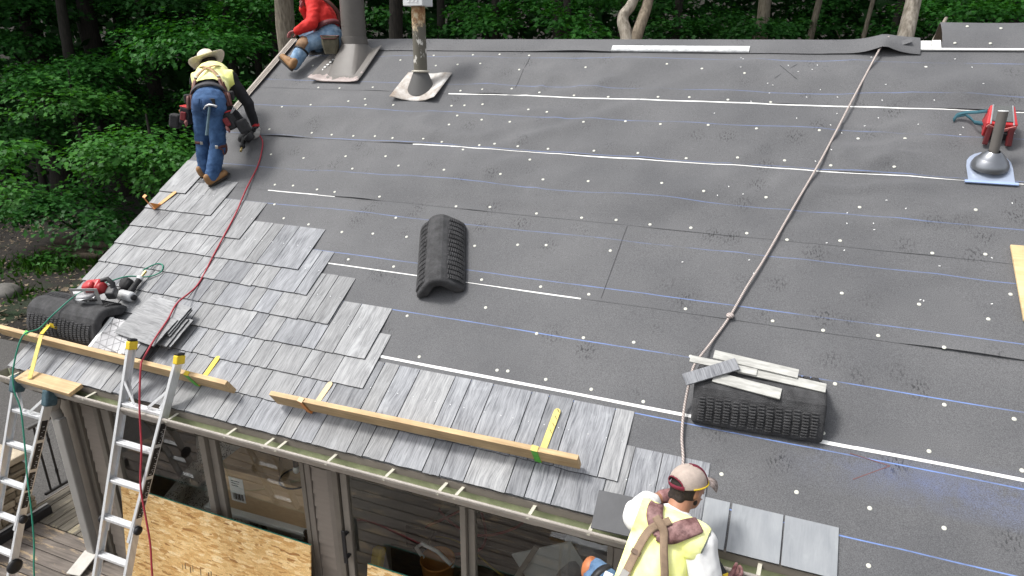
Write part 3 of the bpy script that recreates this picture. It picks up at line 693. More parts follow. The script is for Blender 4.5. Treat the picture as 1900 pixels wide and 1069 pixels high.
for xx in (-7.1,-6.5,-6.02): b_.box(xx, xx+.05, 3.63, 8.7, -.25, -.037)
for xx in (-7.1,-4.5,-2,1,4): b_.box(xx, xx+.1, .56, .66, -.7, -.037)
props(b_.build('deck_joist', M_DARK, deck, world=True), kind='stuff')
b_ = MB(); b_.box(-7.215,-7.195,3.6,8.8,-.25,.0); b_.build('rim_board', M_TRIM, deck, .003, world=True)

M_IRON = mat('black_iron', (.022,.021,.022), .45, .2, 20)
rail = thing('railing', WM(-7.14, 6.2, 0), 'black iron railing with knuckled balusters along the side of the deck', 'railing')
b_ = MB(); b_.box(-7.165,-7.115,3.86,8.7,.93,.965); b_.build('top_rail', mat('grey_rail_cap', (.10,.098,.095), .4, .1), rail, .006, world=True)
b_ = MB(); b_.box(-7.155,-7.125,3.86,8.7,.085,.115); b_.build('bottom_rail', M_IRON, rail, .004, world=True)
bl = MB(); bl.box(-.0085,.0085,-.0085,.0085,.116,.929)
for zz in (.30,.70): bl.lathe([(.009,zz-.03),(.017,zz-.018),(.012,zz-.006),(.02,zz),(.012,zz+.006),(.017,zz+.018),(.009,zz+.03)], 8)
blm = bl.mesh('baluster'); blm.materials.append(M_IRON)
bp_ = MB(); bp_.box(-.0085,.0085,-.0085,.0085,.116,.929); bpm = bp_.mesh('baluster'); bpm.materials.append(M_IRON)
y = 3.93; k = 0
while y < 8.6: link('baluster', blm if k % 2 else bpm, WM(-7.14, y, 0), rail); y += .112; k += 1
for yy in (6.2, 8.65):
    b_ = MB(); b_.box(-7.165,-7.115,yy-.025,yy+.025,-.2,1.0); b_.build('rail_post', M_IRON, rail, .004, world=True)

# stacked stone pier beside the deck
M_STN = mat('tan_ledge_stone', (.24,.185,.115), .85, .5, 9, .7, 26, c2=(.40,.34,.25), rand=.35)
M_CAP = mat('rough_stone_cap', (.42,.36,.27), .85, .25, 12, .6, 30)
pier = thing('stone_wall', WM(-7.9, 3.3, -.6), 'tan stacked stone wall with a pale rough cap at the deck corner', 'wall')
b_ = MB(); b_.box(-8.9,-7.10,2.62,3.66,-.7,.70); b_.build('mortar_core', M_DARK, pier, world=True)
rst = random.Random(11); z = -.15
while z < .69:
    hh = rst.uniform(.055,.10); hh = min(hh, .705-z); y = 2.6
    if hh < .03: break
    while y < 3.68:
        L = rst.uniform(.12,.34); L = min(L, 3.70-y); 
        if L > .04:
            b_ = MB(); b_.box(-.06,.06,0,L-.012,0,hh-.012)
            b_.v = [(p[0]+rst.uniform(-.014,.014), p[1]+rst.uniform(-.01,.01), p[2]+rst.uniform(-.008,.008)) for p in b_.v]
            b_.build('stone', M_STN, pier, .012, 2, M=WM(-7.07+rst.uniform(-.02,.025), y, z, rst.uniform(-.05,.05)))
        y += L
    x = -7.14
    while x > -8.9:
        L = rst.uniform(.14,.36); b_ = MB(); b_.box(-L+.012,0,-.05,.05,0,hh-.012)
        b_.v = [(p[0]+rst.uniform(-.01,.01), p[1]+rst.uniform(-.014,.014), p[2]+rst.uniform(-.008,.008)) for p in b_.v]
        b_.build('stone', M_STN, pier, .012, 2, M=WM(x, 2.60, z)); x -= L
    z += hh
x = -6.99; k = 0
while x > -8.9:
    L = (.62,.55,.7)[k % 3]
    b_ = MB(); nx_, ny_ = 8, 10
    b_.box(-L+.012,0,0,1.14,0,.075)
    b_.build('cap_stone', M_CAP, pier, .015, 2, M=WM(x, 2.58, .708+.006*(k % 2))); x -= L; k += 1
curb = MB(); curb.box(-6.97,-6.90,2.4,3.76,.0,.10)
cb = curb.build('curb_beam', BLACK, None, .006); props(cb, 'low black beam with a pale top edge lying on the deck below the stone wall', 'beam'); MW[cb.name] = Matrix()
ct = MB(); ct.box(-6.975,-6.945,2.4,3.762,.1015,.112); ct.build('edge_strip', mat('pale_edge_strip', (.45,.44,.42), .5), cb, .003)
# ================================================================ roof penetrations (parts of the house)
M_FLUE = mat('warm_grey_flue_paint', (.125,.115,.105), .5, .12, 5, .05, 40)
def chip_mat(name, base, chip, thr, sc, front=None, stretch=(1,1,1)):
    "paint with a chipped patch pattern; front = (y0, y1): worn to metal towards the front edge"
    m, nd, lk, b = new_mat(name); tc = nd.new('ShaderNodeTexCoord'); mp = nd.new('ShaderNodeMapping'); mp.inputs['Scale'].default_value = stretch; lk.new(tc.outputs['Object'], mp.inputs[0])
    a = N(nd, 'ShaderNodeTexNoise', i_Scale=sc, i_Detail=6, i_Roughness=.6); lk.new(mp.outputs[0], a.inputs[0]); f = a.outputs['Fac']
    if front:
        sx = nd.new('ShaderNodeSeparateXYZ'); lk.new(tc.outputs['Object'], sx.inputs[0]); mr = N(nd, 'ShaderNodeMapRange', i_1=front[0], i_2=front[1], i_3=.34, i_4=-.05); lk.new(sx.outputs['Y'], mr.inputs[0])
        ad = N(nd, 'ShaderNodeMath', operation='ADD'); lk.new(f, ad.inputs[0]); lk.new(mr.outputs[0], ad.inputs[1]); f = ad.outputs[0]
    r = ramp(nd, [(thr, (0,0,0)), (thr+.02, (1,1,1))]); lk.new(f, r.inputs[0])
    n2 = N(nd, 'ShaderNodeTexNoise', i_Scale=sc*2.5, i_Detail=5); lk.new(tc.outputs['Object'], n2.inputs[0]); r2 = ramp(nd, [(.35, tuple(x*.75 for x in chip)), (.65, chip)]); lk.new(n2.outputs['Fac'], r2.inputs[0])
    mx = N(nd, 'ShaderNodeMix', data_type='RGBA'); lk.new(r.outputs[0], mx.inputs[0]); mx.inputs[6].default_value = (*base, 1); lk.new(r2.outputs[0], mx.inputs[7]); lk.new(mx.outputs[2], b.inputs['Base Color']); b.inputs['Roughness'].default_value = .5
    bp = N(nd, 'ShaderNodeBump', i_Strength=.2, i_Distance=.003); lk.new(r.outputs[0], bp.inputs['Height']); lk.new(bp.outputs[0], b.inputs['Normal']); return m
M_WORN = chip_mat('worn_flashing', (.135,.125,.115), (.40,.33,.31), .66, 7, (-.53,-.36))
def loft(mbx, A_, B_, smooth=False):
    n = len(A_); mbx.add(list(A_)+list(B_), [(i,(i+1)%n,n+(i+1)%n,n+i) for i in range(n)], None, smooth)
# flue with square base on a bent flashing plate
fx, fy = -4.90, 7.215
def sqring(u0_, u1_, v0_, v1_, h, n=8):
    pts = []
    for (a, b2), (c, d) in (((u0_,v0_),(u1_,v0_)), ((u1_,v0_),(u1_,v1_)), ((u1_,v1_),(u0_,v1_)), ((u0_,v1_),(u0_,v0_))):
        for i in range(n): pts.append(RP(a+(c-a)*i/n, b2+(d-b2)*i/n, h))
    return pts
def circ(cx, cy, z, r, n=32, off=-2.356):
    return [Vector((cx+r*math.cos(off+2*math.pi*i/n), cy+r*math.sin(off+2*math.pi*i/n), z)) for i in range(n)]
fl = thing('flue', WM(fx, fy, 4.6)); fl.parent = house; fl.matrix_basis = mw(house).inverted() @ mw(fl)
b_ = MB(); loft(b_, sqring(-5.03,-4.66,5.52,6.03,.012), circ(fx,fy,4.865,.152), True); b_.build('flue_base', M_FLUE, fl, world=True, weld=True)
b_ = MB(); loft(b_, circ(fx,fy,4.86,.158), circ(fx,fy,4.935,.153), True); loft(b_, circ(fx,fy,4.935,.153), circ(fx,fy,4.937,.143)); b_.build('storm_collar', M_FLUE, fl, world=True)
b_ = MB(); loft(b_, circ(fx,fy,4.86,.142), circ(fx,fy,6.2,.142), True); loft(b_, circ(fx,fy,5.05,.1438), circ(fx,fy,5.056,.1438)); b_.build('flue_pipe', M_FLUE, fl, world=True)
b_ = MB(); loft(b_, circ(fx,fy,6.15,.2), circ(fx,fy,6.25,.2), True); b_.add(circ(fx,fy,6.25,.2), [tuple(range(32))]); b_.build('flue_cap', M_FLUE, fl, world=True)
def plate(name, u0_, u1_, v0_, v1_, hf, m, parent, n=12):
    vs = [(u0_+(u1_-u0_)*i/n, v0_+(v1_-v0_)*j/n, hf(i/n, j/n)) for j in range(n+1) for i in range(n+1)]
    b_ = MB(); b_.add([RM(0,0) @ Vector(p) for p in vs], [(j*(n+1)+i, j*(n+1)+i+1, (j+1)*(n+1)+i+1, (j+1)*(n+1)+i) for j in range(n) for i in range(n)], None, True)
    o = b_.build(name, m, parent, world=True); q = o.modifiers.new('thick', 'SOLIDIFY'); q.thickness = .003; q.offset = 1; return o
plate('flashing_plate', -5.21,-4.54,5.40,6.08, lambda a, c: .012+.045*max(0,a-.8)*5*(.4+.6*c)+.05*max(0,.2-a)*5*(1-c)+.012*max(0,.15-c)*6, M_WORN, fl)
b_ = MB()
for k in range(7): b_.box(-5.16+.012*k,-5.13+.012*k,5.60+.05*k,5.625+.05*k,.0305,.0325, RM(0,0))
props(b_.build('white_tape_scraps', WHITE, fl, world=True), kind='stuff')

def peel_mat():
    m, nd, lk, b = new_mat('peeling_rusty_pipe')
    tc = nd.new('ShaderNodeTexCoord'); mp = nd.new('ShaderNodeMapping'); mp.inputs['Scale'].default_value = (1,1,.45); lk.new(tc.outputs['Object'], mp.inputs[0])
    a = N(nd, 'ShaderNodeTexNoise', i_Scale=16, i_Detail=5, i_Roughness=.6); lk.new(mp.outputs[0], a.inputs[0])
    r = ramp(nd, [(.585, (.125,.115,.09)), (.60, (.62,.6,.55))]); lk.new(a.outputs['Fac'], r.inputs[0])
    sx = nd.new('ShaderNodeSeparateXYZ'); lk.new(tc.outputs['Object'], sx.inputs[0])
    b2 = N(nd, 'ShaderNodeTexNoise', i_Scale=9, i_Detail=6, i_Roughness=.7); lk.new(tc.outputs['Object'], b2.inputs[0])
    zz = N(nd, 'ShaderNodeMapRange', i_1=.42, i_2=.78, i_3=-.28, i_4=.25); lk.new(sx.outputs['Z'], zz.inputs[0])
    ad = N(nd, 'ShaderNodeMath', operation='ADD'); lk.new(b2.outputs['Fac'], ad.inputs[0]); lk.new(zz.outputs[0], ad.inputs[1])
    rr = ramp(nd, [(.5, (0,0,0)), (.58, (1,1,1))]); lk.new(ad.outputs[0], rr.inputs[0])
    rc = ramp(nd, [(.4, (.20,.075,.025)), (.5, (.34,.19,.08)), (.6, (.55,.45,.30))]); lk.new(b2.outputs['Fac'], rc.inputs[0])
    mx = N(nd, 'ShaderNodeMix', data_type='RGBA'); lk.new(rr.outputs[0], mx.inputs[0]); lk.new(r.outputs[0], mx.inputs[6]); lk.new(rc.outputs[0], mx.inputs[7])
    lk.new(mx.outputs[2], b.inputs['Base Color']); b.inputs['Roughness'].default_value = .6; return m
px_, py_ = -3.725, 6.69
vp = thing('vent_pipe', WM(px_, py_, 4.43)); vp.parent = house; vp.matrix_basis = mw(house).inverted() @ mw(vp)
b_ = MB(); b_.lathe([(.072,.12),(.072,.87)], 24); b_.build('pipe', peel_mat(), vp)
b_ = MB()
b_.v = []; loft(b_, [RP(px_+.146*math.cos(t), (py_-.02+.125*math.sin(t)-2.175)/CA*1.0, .014) for t in [2*math.pi*i/28 for i in range(28)]], circ(px_,py_,4.575,.079,28,0), True)
b_.build('pipe_cone', chip_mat('chipped_grey_cone', (.085,.083,.08), (.7,.69,.66), .66, 9, None, (1,1,.5)), vp, world=True)
b_ = MB(); b_.lathe([(.078,.142),(.098,.148),(.098,.158),(.074,.165)], 24); b_.build('pipe_collar', mat('cream_collar', (.5,.47,.4), .5), vp)
b_ = MB(); b_.box(-.115,.115,-.115,.115,.80,1.05)
for k in range(3): b_.box(-.1185,-.1155,-.06+.045*k,-.03+.045*k,.84,1.0); b_.box(-.06+.045*k,-.03+.045*k,-.1185,-.1155,.84,1.0)
b_.build('pipe_cap', mat('white_cap_metal', (.72,.73,.73), .4, .1, 8), vp, .006, M=None)
plate('flashing_plate', -3.99,-3.44,5.13,5.62, lambda a, c: .012+.04*max(0,.25-a)*4*(1-c)+.05*max(0,a-.8)*5*(1-c)+.01*math.sin(a*9), mat('white_rusting_flashing', (.30,.24,.19), .55, .2, 7, .12, 30, c2=(.66,.65,.63)), vp)

# new boot flashing on the right
bo = thing('pipe_boot', RM(1.49, 4.565, .01)); bo.parent = house; bo.matrix_basis = mw(house).inverted() @ mw(bo)
poly = [(-.145,-.14),(.15,-.14)]+[(.15-.0,.03)]+[(.15*math.cos(t), .05+.15*math.sin(t)) for t in [i*math.pi/10 for i in range(1,10)]]+[(-.15,.03)]
b_ = MB(); b_.prism(poly, 0, .003); b_.build('boot_plate', mat('bluish_galvanised_plate', (.40,.46,.58), .3, .1, 5, metal=.4), bo)
b_ = MB(); b_.box(-.17,.17,-.158,-.132,.0,.012); b_.build('boot_hem', mat('blue_film_hem', (.32,.42,.66), .3, .1, 5), bo, .002)
M_SHINY = mat('dark_shiny_metal', (.26,.27,.29), .28, .12, 6, metal=.85)
b_ = MB(); b_.lathe([(.128,.002),(.125,.022),(.112,.05),(.088,.078),(.086,.08),(.08,.092),(.052,.118),(.040,.128)], 36, Matrix.Translation((0,.035,0)) @ Matrix.Rotation(-A*.45, 4, 'X')); b_.build('boot_dome', M_SHINY, bo)
b_ = MB(); b_.tube([RP(1.49,4.625,.08), RP(1.49,4.625,.08)+Vector((0,.01,.335))], .034, 20); b_.build('vent_stub', M_FLUE, bo, world=True)
b_ = MB(); b_.tube([RP(1.49,4.625,.08)+Vector((0,.01,.336)), RP(1.49,4.625,.08)+Vector((0,.01,.340))], .034, 20); b_.build('stub_rim', WHITE, bo, world=True)

# ================================================================ brackets, planks
M_PLT = mat('scrap_pad_black', (.030,.030,.032), .8, .3, 10, .35, 60)
def bracket(name, u, v, h, rz, strap, m_strap, m_front, m_shoe, label, slots=False, flip=False):
    t = thing(name, RM(u, v, h, rz), label, 'roof bracket', 'roof brackets nailed over the shingles')
    w2 = .023
    b_ = MB(); n = 6; L = strap
    poly = [(-w2,0),(w2,0),(w2,L-.02)]+[(w2*math.cos(a_),L-.02+w2*math.sin(a_)) for a_ in [i*math.pi/6 for i in range(1,6)]]+[(-w2,L-.02)]
    b_.prism(poly, .0, .004); st = b_.build('strap', m_strap, t, .0008)
    if slots:
        for k in range(4):
            q = MB(); q.bar((-.002,.15+.052*k,.0046),(.018,.128+.052*k,.0046),.004,.0008); q.build('nail_slot', M_DARK, st)
    b_ = MB(); b_.add([(-w2,.005,0),(w2,.005,0),(w2,-.082,.004),(-w2,-.082,.004),(-w2,.005,.004),(w2,.005,.004),(w2,-.082,.009),(-w2,-.082,.009)],[(3,2,1,0),(4,5,6,7),(0,1,5,4),(1,2,6,5),(2,3,7,6),(3,0,4,7)])
    for s_ in (-1,): b_.add([(w2-.003,0,.004),(w2,0,.004),(w2,-.078,.10),(w2-.003,-.078,.10),(w2-.003,-.078,.010),(w2,-.078,.010)],[(0,3,4),(1,5,2),(0,1,2,3),(3,2,5,4),(4,5,1,0)])
    b_.build('shoe', m_shoe, t, .001)
    b_ = MB(); b_.box(-w2,w2,-.086,-.082,.004,.170); b_.build('front_plate', m_front, t, .0008)
    b_ = MB(); b_.add([(-w2,-.086,.166),(w2,-.086,.166),(w2,-.05,.172),(-w2,-.05,.172),(-w2,-.086,.170),(w2,-.086,.170),(w2,-.05,.176),(-w2,-.05,.176)],[(3,2,1,0),(4,5,6,7),(0,1,5,4),(1,2,6,5),(2,3,7,6),(3,0,4,7)])
    b_.build('lip', m_strap, t, .0008)
    return t
bracket('roof_bracket', -2.92, 1.574, .026, -.14, .19, mat('pale_orange_strap', (.66,.50,.30), .6, .25, 12), ORANGE, ORANGE, 'orange roof bracket near the left end of the middle plank')
bracket('roof_bracket', -1.17, 1.607, .026, -.05, .31, PALEYEL, GREENP, YELLOW, 'green and yellow roof bracket with four slots at the right end of the middle plank', True)
bracket('roof_bracket', -3.995, 1.577, .026, -.04, .20, YELLOW, GREENP, YELLOW, 'green and yellow roof bracket near the right end of the left plank')
bracket('roof_bracket', -5.84, 1.61, .026, -.1, .16, GREENP, GREENP, ORANGE, 'green roof bracket at the far left end of the left plank, under the green hose')
bracket('roof_bracket', -5.83, 3.285, .03, -.33, .20, mat('orange_strap', (.62,.36,.14), .6, .25, 12), ORANGE, ORANGE, 'bright orange roof bracket without a plank near the top shingles at the roof edge')
# yellow bracket hooked over the plank with its strap hanging down to the scrap
t = thing('roof_bracket', RM(-5.66, 1.56, .165, 0), 'yellow roof bracket hooked over the left plank with its strap hanging to the scrap plank', 'roof bracket', 'roof brackets nailed over the shingles')
b_ = MB(); b_.bar((.0,-.01,.035),(.09,-.36,-.080),.042,.005); b_.build('strap', PALEYEL, t, .001)
b_ = MB(); b_.bar((-.01,0,.035),(-.02,.10,.03),.042,.005); b_.build('shoe', YELLOW, t, .001)
b_ = MB(); b_.bar((-.02,.10,.03),(.03,.125,-.055),.04,.005); b_.build('front_plate', YELLOW, t, .001)
def board(name, p0, p1, wx, wy, up, m, bev=.003):
    p0 = Vector(p0); p1 = Vector(p1); d = (p1-p0); L = d.length; d.normalize(); up = Vector(up); z = (up-d*up.dot(d)).normalized(); y = z.cross(d)
    c = (p0+p1)/2
    T = Matrix(((d.x,y.x,z.x,c.x),(d.y,y.y,z.y,c.y),(d.z,y.z,z.z,c.z),(0,0,0,1)))
    b_ = MB(); b_.box(-L/2, L/2, -wx/2, wx/2, -wy/2, wy/2); me = b_.mesh(name, bev, 2); me.materials.append(m)
    return link(name, me, T)
NR = Vector((0, -SA, CA))
o = board('plank', RP(-6.30,1.548,.126), RP(-3.61,1.508,.126), .036, .135, NR, LUMBER)
props(o, 'long pine plank on edge across the lower left of the roof behind the ladders', 'plank', 'pine toe boards')
o = board('plank', RP(-3.205,1.508,.126), RP(-.895,1.545,.126), .036, .135, NR, LUMBER)
props(o, 'pine plank on edge along the middle eave between an orange and a green bracket', 'plank', 'pine toe boards')
o = board('plank', (-5.73,3.175,2.197), (-5.06,3.165,2.197), .125, .036, (0,-.25,1), LUMBER)
props(o, 'short scrap of pine plank lying flat across the gutter beside the left ladder', 'plank', 'pine toe boards')

# ================================================================ foam roof pads
M_FOAM = mat('black_foam', (.040,.040,.042), .8, .3, 14, .7, 170, c2=(.075,.075,.078))
def pad(M, L, W, H, label, seed, ragged=True):
    t = thing('foam_roof_pad', M, label, 'roof pad', 'black foam pads resting on the roof')
    w2 = W/2; tw = W*.13
    out = [(-w2,0),(-w2-.004,.035),(-w2*.80,H*.46),(-tw*1.55,H*.86),(-tw*.95,H*.965),(-tw*.4,H),(tw*.4,H),(tw*.95,H*.965),(tw*1.55,H*.86),(w2*.80,H*.46),(w2+.004,.035),(w2,0)]
    inn = [(w2-.09,0),(w2-.095,.02),(.03,H-.085),(-.03,H-.085),(-w2+.095,.02),(-w2+.09,0)]
    poly = out+inn; k = len(poly); n = 22; vs = []; rnd = random.Random(seed)
    for i in range(n+1):
        y = -L/2+L*i/n; e = min(i, n-i)/n; s_ = 1-.04*max(0, 1-e*14)
        for x, z in poly:
            j = .003*noise.noise(Vector((x*14, y*14, z*14+seed)))
            rag = (.014*noise.noise(Vector((y*17, seed, x))) if ragged and z < .02 and abs(x) > w2*.8 else 0)
            vs.append((x*s_+j+rag*math.copysign(1, x), y, z*s_+j))
    b_ = MB(); b_.add(vs, [(i*k+a, (i+1)*k+a, (i+1)*k+(a+1)%k, i*k+(a+1)%k) for i in range(n) for a in range(k)])
    b_.add([vs[a] for a in range(k)], [tuple(range(k))]); b_.add(vs[-k:], [tuple(range(k-1,-1,-1))])
    b_.build('foam_body', M_FOAM, t, .022, 4, weld=True)
    for s_ in (-1, 1):                               # moulded grip bars on both slopes
        q = MB(); p0 = Vector((s_*(w2-.006),0,.045)); p1 = Vector((s_*(tw*1.55+.006),0,H*.86-.012))
        nc = int(L/.053); nr = 9; d = (p1-p0)
        nrm = Vector((s_*d.z,0,abs(d.x))).normalized()
        for c in range(nc):
            y = -L/2+.035+(L-.07)*(c+.5)/nc
            for r in range(nr):
                f = (r+.25+.5*(c % 2)*.9)/nr
                if f > 1: continue
                c0 = p0+d*f+nrm*(.003+.018*math.sin(math.pi*f))
                q.bar(c0+Vector((0,y-.0195,0)), c0+Vector((0,y+.0195,0)), .0115, .0095, nrm)
        props(q.build('grip_bars', M_FOAM, t, .003), kind='stuff')
    return t
pad(RM(-2.495, 3.045, .004, .36), .75, .40, .20, 'black foam roof pad standing upright alone in the middle of the bare underlayment', 1, False)
padR = pad(RM(.075, 2.24, .006, R_(-88)), .77, .43, .20, 'black foam roof pad with loose shingle strips lying on top of it', 2)
pad(RM(-5.63, 1.83, .036, R_(-90)), .86, .44, .20, 'black foam roof pad at the lower left roof edge under the circular saw', 3)

# loose shingle strips on the right pad
M_STRIP = mat('pale_grey_shingle_strip', (.34,.335,.31), .55, .16, 9, .2, 30, stretch=(1,6,6), c2=(.52,.52,.49))
def strip(u0_, v0_, h0, u1_, v1_, h1, wd, label, m=M_STRIP, th=.011, roll=0):
    o = board('shingle_strip', RP(u0_,v0_,h0), RP(u1_,v1_,h1), wd, th, NR+Vector((0,roll,0)), m, .0015)
    return props(o, label, 'shingle strip', 'loose shingle strips on the foam pad')
strip(-.22,2.41,.232, .285,2.37,.222,.062,'pale shingle strip lying highest and farthest back on the right foam pad')
strip(-.06,2.345,.213,.445,2.31,.208,.062,'pale shingle strip whose right end reaches the right corner of the foam pad')
strip(-.20,2.255,.216,.20,2.215,.212,.075,'wide pale shingle strip along the front edge of the right foam pad')
strip(-.36,2.355,.222,.05,2.335,.220,.05,'thin pale shingle strip poking out left behind the rope on the foam pad')
strip(-.37,2.19,.225,-.07,2.36,.243,.085,'short grey shingle piece with a broken end lying diagonally on the foam pad', M_SH2, .012)

# ================================================================ saw, nail gun, shingle stacks on the left
saw = thing('circular_saw', RM(-5.43, 2.02, .045, R_(10)), 'red circular saw standing with its grey base plate towards the eave behind the left pad', 'circular saw')
T = Matrix.Translation((0,-.06,.22)) @ Matrix.Rotation(R_(62), 4, 'X')
b_ = MB()
for x0, x1, y0, y1 in ((-.17,-.145,-.075,.075),(.085,.125,-.075,.075),(-.145,.085,.05,.075),(-.145,.085,-.075,-.05),(-.03,-.008,-.05,.05)): b_.box(x0, x1, y0, y1, -.004, .0, T)
b_.build('base_plate', STEEL, saw, .0012)
b_ = MB(); b_.lathe([(0,.0),(.075,.0),(.085,.012),(.08,.03),(.03,.036),(0,.036)], 24, T @ Matrix.Translation((-.04,.018,-.03)) @ Matrix.Rotation(R_(90), 4, 'X')); b_.build('blade_guard', mat('grey_cast_guard', (.35,.35,.36), .45, .15, 10), saw)
b_ = MB(); b_.lathe([(0,.0),(.07,.0),(.07,.002),(0,.002)], 28, T @ Matrix.Translation((-.04,-.004,-.0)) @ Matrix.Rotation(R_(90), 4, 'X')); b_.build('saw_blade', STEEL, saw)
b_ = MB(); b_.bar((-.10,.05,.20),(.07,.06,.21),.12,.11,(0,0,1)); b_.bar((-.07,.02,.26),(.04,.03,.275),.08,.05,(0,0,1)); b_.build('motor_housing', REDP, saw, .028, 3)
b_ = MB(); b_.lathe([(0,0),(.044,0),(.05,.012),(.05,.06),(.04,.075),(0,.075)], 18, Matrix.Translation((.035,.04,.20)) @ Matrix.Rotation(R_(75), 4, 'Y')); b_.build('motor_end', mat('dark_red_plastic', (.30,.02,.025), .45, .15, 10), saw)
b_ = MB(); b_.bar((.10,.03,.16),(.17,.05,.14),.10,.085,(0,0,1)); b_.build('battery', mat('dark_grey_battery', (.06,.06,.065), .5, .2, 14), saw, .012, 2)
b_ = MB(); b_.tube([(.06,.10,.24),(.11,.12,.24),(.15,.10,.20),(.15,.06,.17)], [.02,.022,.022,.02], 10); b_.build('handle', BLACK, saw)
b_ = MB(); b_.tube([(-.11,-.05,.21),(-.03,-.075,.205),(.01,-.07,.20)], [.011,.015,.011], 10); b_.build('front_grip', STEEL, saw)

def nail_gun(M, label, m_body, m_coil):
    g = thing('nail_gun', M, label, 'nail gun')
    b_ = MB(); b_.lathe([(0,-.05),(.030,-.05),(.036,-.04),(.038,.06),(.030,.085),(.0,.085)], 18, Matrix.Rotation(R_(90), 4, 'Y')); b_.build('cylinder_head', m_body, g)
    b_ = MB(); b_.lathe([(0,.086),(.022,.086),(.022,.10),(.0,.10)], 14, Matrix.Rotation(R_(90), 4, 'Y')); b_.lathe([(.030,-.02),(.0385,-.018),(.0385,.0),(.037,.002)], 18, Matrix.Rotation(R_(90), 4, 'Y')); pass; b_.v = b_.v[:14*4]; b_.f = b_.f[:14*3]; b_.sm = b_.sm[:14*3]; b_.build('exhaust_cap', BLACK, g)
    b_ = MB(); b_.box(-.12,-.05,-.018,.018,-.02,.022); b_.box(-.15,-.12,-.012,.012,-.01,.012); b_.build('nose', BLACK, g, .004)
    b_ = MB(); b_.tube([(.02,.03,.0),(.01,.09,.0),(.005,.15,.0)], [.022,.02,.021], 12); b_.build('grip', RUBBER, g)
    b_ = MB(); b_.tube([(.005,.15,0),(.0,.175,0)], [.024,.02], 12); b_.ball((-.005,.165,.0),.026,.022,.024,10,6); b_.build('grip_end', m_body, g)
    b_ = MB(); b_.lathe([(0,-.03),(.04,-.03),(.048,-.02),(.048,.02),(.04,.03),(0,.03)], 20, Matrix.Translation((-.075,.09,.0)) @ Matrix.Rotation(R_(14), 4, 'X')); b_.build('nail_canister', m_coil, g)
    b_ = MB(); b_.tube([(-.09,.02,.0),(-.085,.05,.0)], .018, 8); b_.build('feed_arm', BLACK, g)
    b_ = MB(); b_.tube([(.0,.175,0),(-.002,.205,0)], .009, 10); b_.tube([(-.002,.205,0),(-.003,.235,0)], .011, 6); b_.build('air_fitting', mat('brass_fitting', (.55,.42,.18), .35, .1, metal=.8), g)
    return g
M_GUNW = mat('pale_grey_tool_body', (.55,.56,.57), .35, .1, 8)
nail_gun(RM(-5.30, 2.145, .075, R_(-4)) @ Matrix.Scale(1.22, 4), 'white and black pneumatic nail gun lying above the red saw with a green hose', M_GUNW, RUBBER)

def plate_stack(name, M, n, wd, ln, th, m, label, cat, group=None):
    t = thing(name, M, label, cat, group)
    return t
# wrapped bundle
def wrap_mat():
    m, nd, lk, b = new_mat('printed_plastic_wrap')
    tc = nd.new('ShaderNodeTexCoord'); sx = nd.new('ShaderNodeSeparateXYZ'); lk.new(tc.outputs['Object'], sx.inputs[0])
    nz = N(nd, 'ShaderNodeTexNoise', i_Scale=5, i_Detail=2); lk.new(tc.outputs['Object'], nz.inputs['Vector'])
    def lines(a, c, per, wdt):
        q = N(nd, 'ShaderNodeMath', operation='MULTIPLY'); q.inputs[1].default_value = a; lk.new(sx.outputs['X'], q.inputs[0])
        p = N(nd, 'ShaderNodeMath', operation='MULTIPLY_ADD'); p.inputs[1].default_value = c; lk.new(sx.outputs['Y'], p.inputs[0]); lk.new(q.outputs[0], p.inputs[2])
        p2 = N(nd, 'ShaderNodeMath', operation='MULTIPLY_ADD'); p2.inputs[1].default_value = .035; lk.new(nz.outputs['Fac'], p2.inputs[0]); lk.new(p.outputs[0], p2.inputs[2])
        r = N(nd, 'ShaderNodeMath', operation='PINGPONG'); r.inputs[1].default_value = per; lk.new(p2.outputs[0], r.inputs[0])
        s_ = N(nd, 'ShaderNodeMath', operation='LESS_THAN'); s_.inputs[1].default_value = wdt; lk.new(r.outputs[0], s_.inputs[0]); return s_.outputs[0]
    mx = N(nd, 'ShaderNodeMath', operation='MAXIMUM'); lk.new(lines(.9,.45,.034,.0042), mx.inputs[0]); lk.new(lines(-.5,.87,.04,.0042), mx.inputs[1])
    mx2 = N(nd, 'ShaderNodeMath', operation='MAXIMUM'); lk.new(mx.outputs[0], mx2.inputs[0]); lk.new(lines(.2,1,.05,.005), mx2.inputs[1])
    cr = ramp(nd, [(.3, (.22,.22,.23)), (.7, (.55,.55,.56))]); lk.new(nz.outputs['Fac'], cr.inputs[0])
    col = N(nd, 'ShaderNodeMix', data_type='RGBA'); lk.new(mx2.outputs[0], col.inputs[0]); lk.new(cr.outputs[0], col.inputs[6]); col.inputs[7].default_value = (.13,.13,.135,1)
    lk.new(col.outputs[2], b.inputs['Base Color']); b.inputs['Roughness'].default_value = .25; b.inputs['Coat Weight'].default_value = .4; return m
bun = thing('shingle_bundle', RM(-4.90, 1.70, .036, R_(2)), 'plastic wrapped bundle of shingles with white bands behind the middle ladder', 'shingle bundle')
b_ = MB(); b_.box(-.28,.20,-.125,.19,.0,.085); b_.build('wrap', wrap_mat(), bun, .008, 2)
b_ = MB(); b_.box(-.30,-.265,-.21,.20,-.002,.0885); b_.box(.045,.085,-.203,.193,-.002,.0885); 
for (x0, x1) in ((-.30,-.262), (.045,.085)):
    q = MB(); q.box(x0, x1, -.129, .194, -.001, .089); q.build('white_band', WHITE, bun, .003)
rb = random.Random(5)
for k in range(6):
    q = MB(); q.box(.205,.27+rb.uniform(-.02,.02),-.125,.19,.0,.0125); q.build('shingle', M_STD, bun, .0015, M=mw(bun) @ Matrix.Translation((0, rb.uniform(-.01,.01), .0135*k)))
stk = []
shm_l = shingle_mesh(.285, 41); two_tone(shm_l, M_SH, M_CORE)
